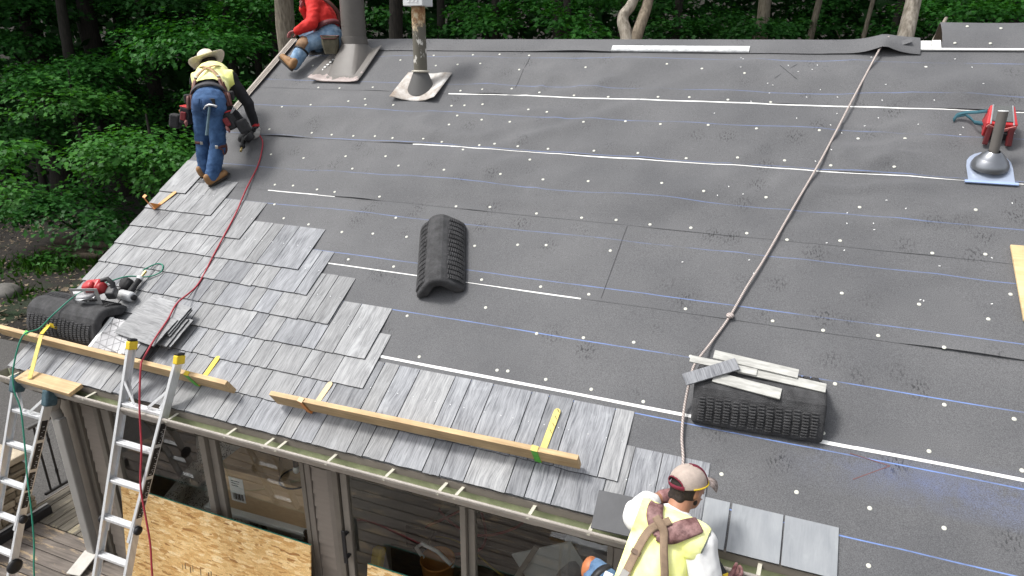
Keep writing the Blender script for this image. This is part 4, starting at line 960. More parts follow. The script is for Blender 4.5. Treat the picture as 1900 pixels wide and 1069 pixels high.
spec = [(-4.70,1.93,.050,82),(-4.68,1.93,.064,84),(-4.66,1.94,.078,83),(-4.69,1.93,.092,85),(-4.71,2.02,.107,84),(-4.72,2.03,.121,83)]
nm = ['lowest','second lowest','third','fourth','second highest','topmost']
for (u, v, h, a), q in zip(spec, nm):
    o = link('loose_shingle', shm_l, RM(u+.25, v-.06, h, R_(a)))
    props(o, q+' grey shingle in the loose stack beside the plastic wrapped bundle', 'shingle', 'loose shingles stacked beside the bundle')
o = link('loose_shingle', shm_l, RM(-4.50, 1.825, .138, R_(84)) @ Matrix.Rotation(.05, 4, 'Y'))
props(o, 'grey shingle slid forward off the loose stack onto the wrapped bundle', 'shingle', 'loose shingles stacked beside the bundle')
# crumpled clear film at the back of the left pad
b_ = MB(); n = 26; vs = []
for j in range(n+1):
    for i in range(n+1):
        f = math.sin(math.pi*i/n)*math.sin(math.pi*j/n)
        vs.append((.30*i/n-.15+.01*noise.noise(Vector((i*.3, j*.3, 4))), .14*j/n-.07+.015*noise.noise(Vector((i*.25, j*.3, 9))), .004+f*(.030*abs(noise.noise(Vector((i*.17, j*.2, 2))))+.014*abs(noise.noise(Vector((i*.45, j*.5, 7)))))))
b_.add(vs, [(j*(n+1)+i, j*(n+1)+i+1, (j+1)*(n+1)+i+1, (j+1)*(n+1)+i) for j in range(n) for i in range(n)], None, True)
me = b_.mesh('plastic_film'); mf = mat('cloudy_film', (.5,.5,.51), .2, .15, 20, spec=.6); me.materials.append(mf)
o = link('plastic_film', me, RM(-5.80, 2.06, .045, .1)); props(o, 'crumpled clear plastic film behind the foam pad at the left roof edge', 'plastic film')
# dark loose slate over the gutter
o = board('loose_slate', RP(-.745,1.31,.055), RP(-.42,1.32,.055), .235, .012, NR, M_STD, .002); props(o, 'charcoal slate lying back side up over the gutter left of the crouching worker', 'slate')
# OSB offcut on the right
def osb_mat():
    m, nd, lk, b = new_mat('oriented_strand_board')
    tc = nd.new('ShaderNodeTexCoord'); cur = None
    for k, (ang, sc, seed) in enumerate(((.25,1.0,0),(-.5,1.1,3.3),(1.15,.9,7.1),(-1.2,1.2,5.7))):
        mp = nd.new('ShaderNodeMapping'); mp.inputs['Rotation'].default_value = (0,0,ang); mp.inputs['Scale'].default_value = (11*sc,44*sc,3); mp.inputs['Location'].default_value = (seed,seed,0)
        lk.new(tc.outputs['Object'], mp.inputs[0])
        vo = N(nd, 'ShaderNodeTexVoronoi', i_Scale=1.0, i_Randomness=1.0); lk.new(mp.outputs[0], vo.inputs['Vector'])
        sp = nd.new('ShaderNodeSeparateColor'); lk.new(vo.outputs['Color'], sp.inputs[0])
        rp = ramp(nd, [(0, (.36,.17,.05)), (.10, (.60,.33,.11)), (.4, (.72,.455,.18)), (.8, (.82,.57,.265)), (1, (.90,.69,.39))]); lk.new(sp.outputs[0], rp.inputs[0])
        if cur is None: cur = rp.outputs[0]
        else:
            st = N(nd, 'ShaderNodeMath', operation='GREATER_THAN'); st.inputs[1].default_value = .52; lk.new(sp.outputs[1], st.inputs[0])
            mx = N(nd, 'ShaderNodeMix', data_type='RGBA'); lk.new(st.outputs[0], mx.inputs[0]); lk.new(cur, mx.inputs[6]); lk.new(rp.outputs[0], mx.inputs[7]); cur = mx.outputs[2]
    fn = N(nd, 'ShaderNodeTexNoise', i_Scale=90, i_Detail=3); lk.new(tc.outputs['Object'], fn.inputs[0])
    rf = ramp(nd, [(.3, (.75,.74,.72)), (.65, (1.05,1.05,1.05))]); lk.new(fn.outputs['Fac'], rf.inputs[0])
    mm = N(nd, 'ShaderNodeMix', data_type='RGBA', blend_type='MULTIPLY'); mm.inputs[0].default_value = .8; lk.new(cur, mm.inputs[6]); lk.new(rf.outputs[0], mm.inputs[7])
    lk.new(mm.outputs[2], b.inputs['Base Color']); b.inputs['Roughness'].default_value = .7
    bw = nd.new('ShaderNodeRGBToBW'); lk.new(mm.outputs[2], bw.inputs[0]); bp = N(nd, 'ShaderNodeBump', i_Strength=.4, i_Distance=.004); lk.new(bw.outputs[0], bp.inputs['Height']); lk.new(bp.outputs[0], b.inputs['Normal'])
    return m
M_OSB = osb_mat()
M_GREENE = mat('green_edge_seal', (.02,.16,.12), .6, .2, 12)
ob = MB(); ob.box(-.02,.9,-.32,.32,0,.018); me = ob.mesh('wood_offcut', .002); me.materials.append(wood_mat('pale_plywood', (.74,.58,.34), (.56,.40,.2), 'x', .7, 5))
o = link('wood_offcut', me, RM(1.585, 3.48, .012, .03)); props(o, 'pale wooden sheet lying flat on the underlayment at the right edge of the picture', 'wood sheet')
def panel(name, x0, x1, yb, zt, lean, label):
    L = zt/math.cos(lean); t = thing(name, Matrix.Translation(((x0+x1)/2, yb, 0)) @ Matrix.Rotation(R_(90)-lean, 4, 'X'), label, 'board')
    b_ = MB(); b_.box(-(x1-x0)/2, (x1-x0)/2, 0, L, -.006, .006); b_.build('board_face', M_OSB, t, .001)
    b_ = MB(); b_.box(-(x1-x0)/2+.001, (x1-x0)/2-.001, L+.0005, L+.002, -.006, .006); b_.build('sealed_edge', M_GREENE, t)
    return t
pn = panel('strand_board_panel', -5.21, -3.10, 3.30, 1.05, R_(8), 'large strand board panel leaning against the left windows behind the ladder')
panel('strand_board_panel', -2.56, -1.2, 3.26, 1.05, R_(10), 'small strand board panel with a green edge at the bottom centre before the right door')
# faint stencil smudges on the big panel
q = MB(); rq = random.Random(4)
for k in range(46):
    x = -.35+k*.03; 
    if rq.random() < .75: q.box(x, x+rq.uniform(.006,.02), .40+rq.uniform(-.01,.02), .47+rq.uniform(-.02,.02), .0062, .0066)
props(q.build('stencil_smudges', mat('faded_black_stencil', (.17,.11,.055), .8, .5, 70), pn), kind='stuff')

# tool behind the boot
rad = thing('site_speaker', RM(1.555, 4.97, .008, R_(-3)) @ Matrix.Scale(.9, 4), 'red and black cordless site speaker with a teal strap behind the new pipe boot', 'speaker')
b_ = MB(); b_.add([(-.11,-.05,.02),(.11,-.05,.02),(.105,.17,.02),(-.105,.17,.02),(-.115,-.06,.17),(.115,-.06,.17),(.09,.16,.20),(-.09,.16,.20)],[(3,2,1,0),(4,5,6,7),(0,1,5,4),(1,2,6,5),(2,3,7,6),(3,0,4,7)]); b_.build('body', REDP, rad, .012, 2)
b_ = MB(); b_.add([(-.075,-.035,.1775),(.075,-.035,.1775),(.068,.15,.2015),(-.068,.15,.2015),(-.075,-.035,.182),(.075,-.035,.182),(.068,.15,.206),(-.068,.15,.206)],[(3,2,1,0),(4,5,6,7),(0,1,5,4),(1,2,6,5),(2,3,7,6),(3,0,4,7)]); b_.build('grille', mat('dark_grille', (.10,.105,.105), .6, .3, 90, .3, 200), rad, .002)
for s_ in (-1, 1):
    b_ = MB(); b_.bar((s_*.075,-.06,.14),(s_*.085,-.15,.015),.04,.05,(0,0,1)); b_.build('leg', mat('deep_red_plastic', (.09,.012,.014), .45, .25, 14), rad, .008, 2)
    b_ = MB(); b_.bar((s_*.083,-.065,.168),(s_*.07,.155,.203),.012,.012); b_.build('edge_bar', STEEL, rad, .003)
    b_ = MB(); b_.bar((s_*.105,-.068,.155),(s_*.02,-.072,.115),.03,.008,(0,-1,0)); b_.build('front_brace', mat('pale_red_plastic', (.62,.22,.2), .4), rad, .002)
b_ = MB(); b_.box(-.07,.07,-.09,-.04,.02,.10); b_.build('battery', BLACK, rad, .006)
st = MB(); pts = [(-.12,.02,.10),(-.17,.08,.06),(-.19,.15,.045),(-.24,.20,.05),(-.30,.19,.035),(-.32,.15,.01)]; 
vs = []
for i, p in enumerate(pts): vs += [(p[0]-.006, p[1]+.016, p[2]+.012), (p[0]+.006, p[1]-.016, p[2]-.006)]
st.add(vs, [(2*i,2*i+1,2*i+3,2*i+2) for i in range(len(pts)-1)], None, True)
vs = []
for p in [(-.10,.13,.15),(-.17,.17,.10),(-.23,.21,.062),(-.30,.20,.04)]: vs += [(p[0], p[1]+.014, p[2]+.008), (p[0], p[1]-.014, p[2]-.004)]
st.add(vs, [(2*i,2*i+1,2*i+3,2*i+2) for i in range(3)], None, True)
o = st.build('strap', mat('teal_webbing', (.03,.10,.13), .8, .2, 30), rad); q = o.modifiers.new('t', 'SOLIDIFY'); q.thickness = .004
# white debris specks near the boot
b_ = MB()
for k in range(70):
    u, v = rb.uniform(-.6, 2.2), rb.uniform(3.2, 6.0); b_.box(-.006,.006,-.003,.003,0,.003, RM(u, v, wr(u,v)+.003, rb.uniform(0,3)))
o = b_.build('plastic_crumbs', WHITE); props(o, kind='stuff')

# ================================================================ rope and hoses
def smooth_pts(P, k=10):
    P = [Vector(p) for p in P]; out = []
    for i in range(len(P)-1):
        p0 = P[max(i-1,0)]; p1 = P[i]; p2 = P[i+1]; p3 = P[min(i+2,len(P)-1)]
        for j in range(k):
            t = j/k; out.append(.5*((2*p1)+(p2-p0)*t+(2*p0-5*p1+4*p2-p3)*t*t+(3*p1-p0-3*p2+p3)*t**3))
    out.append(P[-1]); return out
def cord(name, P, r, m, label, cat, k=10, n=8):
    b_ = MB(); b_.tube(smooth_pts(P, k), r, n); o = b_.build(name, m); return props(o, label, cat)
def rope_mat():
    m, nd, lk, b = new_mat('braided_rope')
    tc = nd.new('ShaderNodeTexCoord'); w1 = N(nd, 'ShaderNodeTexWave', i_Scale=26, i_Distortion=1.0); w1.bands_direction = 'DIAGONAL'; lk.new(tc.outputs['Object'], w1.inputs[0])
    r = ramp(nd, [(.3, (.30,.24,.22)), (.6, (.50,.45,.42))]); lk.new(w1.outputs['Fac'], r.inputs[0]); lk.new(r.outputs[0], b.inputs['Base Color']); b.inputs['Roughness'].default_value = .85
    bp = N(nd, 'ShaderNodeBump', i_Strength=.5, i_Distance=.004); lk.new(w1.outputs['Fac'], bp.inputs['Height']); lk.new(bp.outputs[0], b.inputs['Normal']); return m
rope_o = cord('rope', [RP(.80,6.20,.09),RP(.75,6.13,.06),RP(.54,5.36,.05),RP(.33,4.56,.04),RP(.165,4.0,.035),RP(.01,3.46,.03),RP(-.09,3.15,.028),RP(-.17,2.88,.02),RP(-.26,2.64,.025),RP(-.325,2.42,.10),RP(-.34,2.30,.14),RP(-.352,2.10,.05),RP(-.335,1.9,.03),RP(-.30,1.74,.03),RP(-.29,1.55,.10)], .0088, rope_mat(), 'braided safety rope running from the ridge down to the worker in the cap', 'rope', 14)
b_ = MB(); b_.ball(RP(-.17,2.88,.025), .028, .03, .02, 10, 8); ko = b_.build('knot', rope_o.data.materials[0], None); ko.parent = rope_o
M_RHOSE = mat('red_rubber_hose', (.33,.03,.045), .5, .15, 20); M_GHOSE = mat('green_air_hose', (.02,.20,.13), .5, .15, 20)
cord('air_hose', [RP(-5.24,4.37,.06),RP(-5.19,4.32,.03),RP(-5.13,4.2,.014),RP(-5.03,3.96,.012),RP(-4.93,3.6,.03),RP(-4.84,3.28,.03),RP(-4.78,3.0,.035),RP(-4.73,2.73,.035),RP(-4.67,2.4,.035),RP(-4.62,2.13,.135),RP(-4.57,1.95,.155),RP(-4.54,1.75,.17),RP(-4.46,1.54,.212),(-4.36,3.24,2.50),(-4.30,3.12,2.23),(-4.25,3.03,1.94),(-4.21,2.93,1.67),(-4.13,2.86,1.45),(-4.06,2.80,1.27),(-4.00,2.72,1.05),(-3.93,2.62,.6),(-3.85,2.4,.1),(-3.6,2.2,.012),(-2.9,2.3,.012)], .0075, M_RHOSE, 'red air hose running from the bending worker down over the middle ladder', 'hose')
cord('air_hose', [RP(-5.31,2.43,.085),RP(-5.30,2.50,.06),RP(-5.27,2.56,.035),RP(-5.20,2.545,.035),RP(-5.17,2.47,.035),RP(-5.25,2.39,.05),RP(-5.36,2.30,.14),RP(-5.46,2.15,.20),RP(-5.56,1.98,.255),RP(-5.65,1.75,.245),RP(-5.72,1.60,.215),(-5.735,3.26,2.52),(-5.72,3.12,2.29),(-5.68,3.06,2.12),(-5.61,3.03,1.97),(-5.53,2.94,1.68),(-5.45,2.85,1.44),(-5.37,2.77,1.20),(-5.31,2.69,.95),(-5.26,2.60,.71),(-5.2,2.5,.2),(-5.1,2.3,.012),(-4.7,1.9,.012)], .0065, M_GHOSE, 'thin green air hose looping from the nail gun down behind the left ladder', 'hose')

# ================================================================ ladders
def LP(x, L, d=0.0):
    z = L*math.sin(R_(71)); return Vector((x, 3.17+(z-2.18)*.344-d*math.sin(R_(71)), z+d*math.cos(R_(71))))
LN = Vector((0,-math.sin(R_(71)),math.cos(R_(71))))
def interp(tab, L):
    tab = sorted(tab)
    if L <= tab[0][0]: return tab[0][1]
    for (a, x), (c, y) in zip(tab, tab[1:]):
        if L <= c: return x+(y-x)*(L-a)/(c-a)
    return tab[-1][1]
M_STK = mat('black_warning_sticker', (.02,.02,.022), .45, .2, 30); M_STW = mat('white_sticker_print', (.7,.7,.7), .5, .2, 60)
def ladder(lx, rx, step, rungs, top_l, top_r, m_cap, m_cap2, label, boots):
    t = thing('ladder', WM((interp(lx,0)+interp(rx,0))/2, LP(0,0).y, 0), label, 'ladder', 'aluminium multi position ladders leaning on the gutter')
    lx = [(0, interp(lx,0)), (step-.12, interp(lx,step-.12)), (top_l, interp(lx,top_l))]; rx = [(0, interp(rx,0)), (step-.12, interp(rx,step-.12)), (top_r, interp(rx,top_r))]
    for tab, top, sgn in ((lx, top_l, -1), (rx, top_r, 1)):
        for lo, hi, off, nmz, th in ((step-.12, top, 0, 'outer_rail', .03), (.06, step+.1, .0, 'inner_rail', .026)):
            b_ = MB(); p0 = LP(interp(tab,lo)-sgn*(0 if nmz == 'outer_rail' else .005), lo, 0); p1 = LP(interp(tab,hi), hi, 0)
            d = .072 if nmz == 'outer_rail' else .062
            b_.bar(p0, p1, .006, d, LN)               # web
            for e in (-1, 1): b_.bar(p0+LN*e*(d/2-.003)-Vector((sgn*.012,0,0)), p1+LN*e*(d/2-.003)-Vector((sgn*.012,0,0)), .024, .006, LN)   # flanges turned inward
            b_.build(nmz, ALU, t, .0012, world=True)
        p = LP(interp(tab,top), top)
        dv = (LP(0,1)-LP(0,0)).normalized()
        b_ = MB(); c = p-Vector((sgn*.01,0,0))
        if boots: b_.bar(c-dv*.10, c+dv*.05, .075, .105, LN); b_.build('rubber_boot', m_cap, t, .022, 3, world=True)
        else:
            b_.bar(c-dv*.045, c+dv*.022, .045, .078, LN); b_.build('end_cap', m_cap, t, .007, 2, world=True)
            b_ = MB(); b_.bar(c+dv*.0225, c+dv*.042, .043, .07, LN); b_.build('cap_pad', m_cap2, t, .008, 2, world=True)
        rL = max(rungs)
        for q_ in (.16, .09):                          # gusset braces above the top rung
            b_ = MB(); e = LN*(.028 if q_ > .1 else -.02)
            b_.bar(LP(interp(tab,rL+.02)-sgn*q_, rL+.025)+e, LP(interp(tab,rL+.2)-sgn*.012, rL+.19)+e, .022, .006, LN); b_.build('gusset_brace', ALU, t, .001, world=True)
        for (L_, r_) in ((step, .035), (.72, .062)):
            b_ = MB(); c = LP(interp(tab,L_)+sgn*.012, L_-.02); b_.lathe([(0,0),(r_,0),(r_,.02),(r_*.6,.03),(0,.03)], 16, Matrix.Translation(c) @ Matrix.Rotation(R_(90)*sgn, 4, 'Y')); b_.build('lock_knob' if r_ < .05 else 'hinge', BLACK, t, world=True)
        b_ = MB(); c = LP(interp(tab,.03), .03); b_.bar(c-dv*.03, c+dv*.04, .045, .09, LN); b_.build('foot_pad', RUBBER, t, .006, world=True)
    for L_ in rungs:
        inner = L_ < step-.05
        b_ = MB(); xl = interp(lx,L_)+.006; xr = interp(rx,L_)-.006; c0 = LP(xl,L_); c1 = LP(xr,L_)
        b_.bar(c0, c1, .05, .026, (0,0,1))
        for k in range(3): b_.bar(c0+Vector((0,-.019+.019*k,.015)), c1+Vector((0,-.019+.019*k,.015)), .010, .004, (0,0,1))
        b_.build('rung', ALU, t, .0015, world=True)
    # sticker strips on the outer faces of the right rail
    for (a, c) in [(step+.08,step+.22),(step+.24,step+.40),(step+.43,step+.66),(step+.69,step+.86)]:
        b_ = MB(); p0 = LP(interp(rx,a)+.0045,a); p1 = LP(interp(rx,c)+.0045,c); b_.bar(p0, p1, .0016, .05, LN); so_ = b_.build('sticker', M_STK, t, world=True)
        q = MB(); rr_ = random.Random(int(a*1000)); n = int((c-a)/.018)
        for k in range(n):
            if rr_.random() < .8:
                L0 = a+.012+k*.017; e = rr_.uniform(-.012,.012); x = interp(rx,L0)+.0058
                q.bar(LP(x,L0)+LN*(e-.008), LP(x,L0+rr_.uniform(.004,.011))+LN*(e-.008), .0006, rr_.uniform(.008,.022), LN)
        props(q.build('sticker_print', M_STW, so_, world=True), kind='stuff')
    return t
L2l = [(0,-4.73),(.97,-4.66),(1.39,-4.605),(2.1,-4.545),(2.79,-4.53)]; L2r = [(0,-4.39),(1.07,-4.315),(1.45,-4.285),(1.68,-4.24),(2.21,-4.15),(2.64,-4.06),(2.80,-4.0)]
ladder(L2l, L2r, 1.38, [2.31,2.0,1.69,1.38,1.07,.77,.47,.17], 2.79, 2.76, YELLOW, BLACK, 'aluminium ladder with yellow end caps standing under the red hose', False)
L1l = [(0,-5.98),(1.58,-5.845),(1.87,-5.815),(2.25,-5.785)]; L1r = [(0,-5.68),(.75,-5.61),(1.27,-5.565),(1.6,-5.50),(2.22,-5.36)]
TEAL = mat('worn_teal_rubber', (.045,.10,.125), .75, .35, 18, .3, 60, c2=(.10,.16,.19))
ladder(L1l, L1r, 1.14, [2.02,1.725,1.39,1.09,.79,.49,.19], 2.27, 2.23, TEAL, BLACK, 'aluminium ladder with blue rubber boots at the left corner of the gutter', True)
# ================================================================ people
def capsule(mbx, p0, p1, r0_, r1_, flat=None, k=1.0, n=14):
    p0 = Vector(p0); p1 = Vector(p1); d = p1-p0; L = d.length
    if L < 1e-6: d = Vector((0,0,1)); L = 1e-6
    d = d/L; a = d.orthogonal().normalized(); b = d.cross(a)
    prof = [(r0_*math.cos(t), -r0_*math.sin(t)) for t in [math.pi/2*(1-i/4) for i in range(5)]] + [(r1_*math.cos(t), L+r1_*math.sin(t)) for t in [math.pi/2*i/4 for i in range(5)]]
    vs = []; f = Vector(flat).normalized() if flat else None
    for r, z in prof:
        for i in range(n):
            t = 2*math.pi*i/n; off = (a*math.cos(t)+b*math.sin(t))*max(r, 1e-5)
            if f: off = off - f*off.dot(f)*(1-k)
            vs.append(p0+d*z+off)
    m_ = len(prof)
    fs = [(i*n+j, i*n+(j+1)%n, (i+1)*n+(j+1)%n, (i+1)*n+j) for i in range(m_-1) for j in range(n)]
    fs += [tuple(range(n-1,-1,-1)), tuple(range((m_-1)*n, m_*n))]
    mbx.add(vs, fs)
def ell(mbx, c, ax, r):
    "ellipsoid with axes ax (three vectors) and radii r"
    n, m_ = 16, 10; vs = []; fs = []; c = Vector(c)
    for i in range(m_+1):
        ph = math.pi*i/m_
        for j in range(n):
            t = 2*math.pi*j/n
            vs.append(c+ax[0]*r[0]*math.sin(ph)*math.cos(t)+ax[1]*r[1]*math.sin(ph)*math.sin(t)-ax[2]*r[2]*math.cos(ph))
    for i in range(m_):
        for j in range(n): fs.append((i*n+j, i*n+(j+1)%n, (i+1)*n+(j+1)%n, (i+1)*n+j))
    mbx.add(vs, fs)
def blob(name, prims, m, parent, vox=.012, it=4, wrk=None, cut=None, extra=None):
    "closed union of tapered capsules grown into one continuous skin"
    b_ = MB()
    for p in prims:
        if p[0] == 'e': ell(b_, *p[1:])
        else: capsule(b_, *p[1:])
    me = b_.mesh(name+'_src', weld=True)
    o = bpy.data.objects.new('tmp', me); COL.objects.link(o)
    r = o.modifiers.new('r', 'REMESH'); r.mode = 'VOXEL'; r.voxel_size = vox
    s = o.modifiers.new('s', 'SMOOTH'); s.factor = .6; s.iterations = it
    dg = bpy.context.evaluated_depsgraph_get()
    m2 = bpy.data.meshes.new_from_object(o.evaluated_get(dg)); m2.name = name
    bpy.data.objects.remove(o); bpy.data.meshes.remove(me)
    if wrk or cut or parent:
        n = len(m2.vertices); co = np.empty(n*3); m2.vertices.foreach_get('co', co); co = co.reshape(-1,3)
        if wrk:
            no = np.empty(n*3); m2.vertices.foreach_get('normal', no); no = no.reshape(-1,3)
            amp, sc, ax, st = wrk     # ridged folds, long across the axis
            ax = Vector(ax).normalized(); a1 = ax.orthogonal().normalized(); a2 = ax.cross(a1)
            for i in range(n):
                P = Vector(co[i]); q = Vector((P.dot(ax)*sc*st, P.dot(a1)*sc, P.dot(a2)*sc))
                h = .5-abs(noise.noise(q)) + .35*noise.noise(q*2.3+Vector((5,1,3)))
                co[i] += no[i]*h*amp
        inv = np.array(mw(parent).inverted()) if parent else np.eye(4)
        co = co @ inv[:3,:3].T + inv[:3,3]
        m2.vertices.foreach_set('co', co.ravel())
    m2.polygons.foreach_set('use_smooth', [True]*len(m2.polygons)); m2.materials.clear(); m2.materials.append(m); m2.update()
    if cut:                                             # trim the cloth at planes (point, normal): drop what lies outside
        inv4 = mw(parent).inverted()
        bm = bmesh.new(); bm.from_mesh(m2)
        for p, nn in cut:
            bmesh.ops.bisect_plane(bm, geom=bm.verts[:]+bm.edges[:]+bm.faces[:], plane_co=inv4 @ Vector(p), plane_no=(inv4.to_3x3() @ Vector(nn)), clear_outer=True)
        bm.to_mesh(m2); bm.free()
    o = link(name, m2, None, parent)
    if cut:
        q = o.modifiers.new('thick', 'SOLIDIFY'); q.thickness = .005; q.offset = 0
    return o
def hand_prims(w_, d, nrm, side, s=1.0, curl=.6, fist=None):
    w_ = Vector(w_); d = Vector(d).normalized(); nrm = Vector(nrm); nrm = (nrm-d*nrm.dot(d)).normalized(); sd = Vector(side); sd = (sd-d*sd.dot(d)-nrm*sd.dot(nrm)).normalized()
    P = [('c', w_-d*.02*s, w_+d*.025*s, .026*s, .028*s, nrm, .75)]
    Ls = [.072,.080,.075,.060]; off = [.030,.010,-.011,-.031]
    for L, o in zip(Ls, off):
        k0 = w_+d*(.088-.006*abs(o)/.03)*s+sd*o*s
        P.append(('c', w_+d*.02*s+sd*o*.6*s, k0, .014*s, .0125*s))
        a = 0; p = k0
        for f, c in ((.45,.45),(.32,.7),(.26,.55)):
            a += curl*c; q = p+(d*math.cos(a)+nrm*math.sin(a))*L*f*s
            P.append(('c', p, q, .0112*s, .0100*s)); p = q
    b0 = w_+d*.022*s+sd*.024*s; b1 = b0+(d*.55+sd*.7+nrm*.35).normalized()*.045*s; b2 = b1+(d*.8+sd*.15+nrm*.5*(.5+curl)).normalized()*.032*s; b3 = b2+(d*.8-sd*.1+nrm*.7*curl).normalized()*.026*s
    P += [('c', b0, b1, .016*s, .0135*s), ('c', b1, b2, .0128*s, .0115*s), ('c', b2, b3, .0112*s, .0095*s)]
    return P
def head_prims(c, fwd, up, s=1.0):
    c = Vector(c); f = Vector(fwd).normalized(); u = Vector(up); u = (u-f*u.dot(f)).normalized(); r = f.cross(u)
    P = [('e', c+u*.02*s, (r,f,u), (.075*s,.094*s,.098*s)), ('e', c+f*.028*s-u*.05*s, (r,f,u), (.056*s,.062*s,.062*s)),
         ('c', c+f*.088*s+u*.012*s, c+f*.108*s-u*.018*s, .011*s, .015*s), ('c', c+f*.082*s+u*.032*s+r*.03*s, c+f*.082*s+u*.032*s-r*.03*s, .013*s, .013*s),
         ('c', c+f*.088*s-u*.05*s+r*.016*s, c+f*.088*s-u*.05*s-r*.016*s, .010*s, .010*s)]
    for q in (-1, 1): P.append(('e', c+r*q*.077*s-f*.008*s-u*.004*s, (f,u,r), (.020*s,.032*s,.010*s)))
    return P, (f, u, r)
def eyes(parent, c, ax, s=1.0):
    f, u, r = ax; c = Vector(c)
    for q in (-1, 1):
        b_ = MB(); b_.ball(c+f*.082*s+u*.012*s+r*q*.032*s, .0125*s); b_.build('eye', M_EYE, parent, world=True)
    b_ = MB(); b_.bar(c+f*.097*s-u*.05*s+r*.022*s, c+f*.097*s-u*.05*s-r*.022*s, .006*s, .004*s); b_.build('mouth', M_LIP, parent, .001, world=True)
def ribbon(name, pts, wd, nrm, m, parent, th=.004):
    pts = smooth_pts(pts, 5); vs = []; n = len(pts)
    for i, p in enumerate(pts):
        d = (pts[min(i+1,n-1)]-pts[max(i-1,0)]).normalized(); nn = nrm(p) if callable(nrm) else Vector(nrm)
        s_ = d.cross(nn).normalized(); vs += [p+s_*wd/2, p-s_*wd/2]
    b_ = MB(); b_.add(vs, [(2*i,2*i+1,2*i+3,2*i+2) for i in range(n-1)], None, True)
    o = b_.build(name, m, parent, world=True); q = o.modifiers.new('t', 'SOLIDIFY'); q.thickness = th; q.offset = 0
    return o
def boot(parent, ankle, heel, toe, m_up, m_sole, up, s=1.0):
    ankle, heel, toe = Vector(ankle), Vector(heel), Vector(toe); d = (toe-heel).normalized(); u = Vector(up); u = (u-d*u.dot(d)).normalized(); sd = d.cross(u)
    L = .285*s; h0 = heel
    P = [('c', h0+d*.045*s+u*.055*s, h0+d*.05*s+u*.11*s, .045*s, .042*s), ('c', h0+d*.045*s+u*.05*s, h0+d*(L-.055*s)+u*.045*s, .042*s, .043*s, u, .9),
         ('c', h0+d*.10*s+u*.085*s, h0+d*(L-.08*s)+u*.05*s, .038*s, .034*s), ('c', h0+d*.05*s+u*.10*s, ankle+u*.02, .042*s, .040*s)]
    b_ = blob('boot', P, m_up, parent, .009, 3)
    q = MB(); poly = []
    for i in range(24):
        t = 2*math.pi*i/24; x = math.cos(t); y = math.sin(t)
        poly.append((L/2+x*L*.5, y*(.047+.008*math.copysign(1,x)*abs(x)**.5)*s))
    T = Matrix(((d.x,sd.x,u.x,h0.x),(d.y,sd.y,u.y,h0.y),(d.z,sd.z,u.z,h0.z),(0,0,0,1)))
    q.prism(poly, .0, .022*s, T); q.build('boot_sole', m_sole, b_, .004, world=True)
    k = MB()
    for j in range(4): k.bar(T @ Vector((.10*s+.025*j*s,-.028*s,.115*s-.012*j*s)), T @ Vector((.10*s+.025*j*s,.028*s,.115*s-.012*j*s)), .006, .006)
    k.build('laces', M_LACE, b_, .001, world=True)
    return b_
from mathutils.bvhtree import BVHTree
def project(objs, pts, d, lift, reach=.5):
    "drop points on to cloth along d and lift them off it again"
    d = Vector(d).normalized(); vs = []; fs = []
    for o in objs:
        M = mw(o); k = len(vs); vs += [M @ v.co for v in o.data.vertices]; fs += [[i+k for i in p.vertices] for p in o.data.polygons]
    t = BVHTree.FromPolygons(vs, fs); out = []
    for p in pts:
        h = t.ray_cast(Vector(p)-d*reach, d)[0]
        if h is None: h = t.find_nearest(Vector(p))[0]
        out.append(h-d*lift)
    return out
def web(name, objs, pts, wd, d, lift, m, parent, th=.004, k=6):
    "a strap of width wd laid along pts over the cloth"
    P = smooth_pts(pts, k); n = len(P); d = Vector(d).normalized(); rows = 5; grid = []
    for i, p in enumerate(P):
        t = (P[min(i+1,n-1)]-P[max(i-1,0)]).normalized(); s_ = t.cross(d).normalized(); w_ = wd(i/(n-1)) if callable(wd) else wd
        grid += [p+s_*w_*(j/(rows-1)-.5) for j in range(rows)]
    Q = project(objs, grid, d, lift)
    for _ in range(3):                                   # webbing bridges small folds
        Q = [Q[i] if i < rows or i >= len(Q)-rows else Q[i]*.5+(Q[i-rows]+Q[i+rows])*.25 for i in range(len(Q))]
    b_ = MB(); b_.add(Q, [(i*rows+j, i*rows+j+1, (i+1)*rows+j+1, (i+1)*rows+j) for i in range(n-1) for j in range(rows-1)], None, True)
    o = b_.build(name, m, parent, world=True); q = o.modifiers.new('t','SOLIDIFY'); q.thickness = th; q.offset = 0; return o
M_SKIN = mat('tanned_skin', (.36,.175,.105), .5, .1, 14, .08, 120); M_EYE = mat('eye_white', (.7,.68,.65), .2); M_LIP = mat('lip_skin', (.30,.12,.09), .5)
M_HAIR = mat('short_black_hair', (.024,.016,.012), .75, .4, 60, .5, 220)
def jeans_mat(name, c, c2):
    return mat(name, c, .85, .2, 11, .3, 320, c2=c2)
M_JEAN = jeans_mat('dark_blue_denim', (.022,.065,.17), (.065,.145,.30)); M_JEANL = jeans_mat('faded_blue_denim', (.10,.21,.37), (.33,.46,.60))
M_TAN = mat('tan_boot_leather', (.27,.145,.06), .65, .25, 14, .2, 70); M_SOLE = mat('dark_boot_sole', (.035,.03,.026), .8, .3, 30, .3, 60); M_LACE = mat('boot_lace', (.12,.08,.04), .8)
M_BLKSH = mat('black_jersey', (.014,.014,.017), .85, .3, 12, .2, 200)
M_VEST = mat('fluorescent_vest_cloth', (.92,.95,.22), .75, .04, 5, .15, 160, c2=(1,1,.58))
M_SILV = mat('silver_reflective_tape', (.55,.57,.56), .35, .1, 20)
M_LEATH = mat('tan_strap_leather', (.36,.22,.11), .6, .2, 20); M_BRN = mat('dark_brown_leather', (.10,.035,.028), .55, .3, 16, .15, 50); M_BLKL = mat('black_tool_bag', (.02,.02,.022), .7, .3, 18, .25, 90)
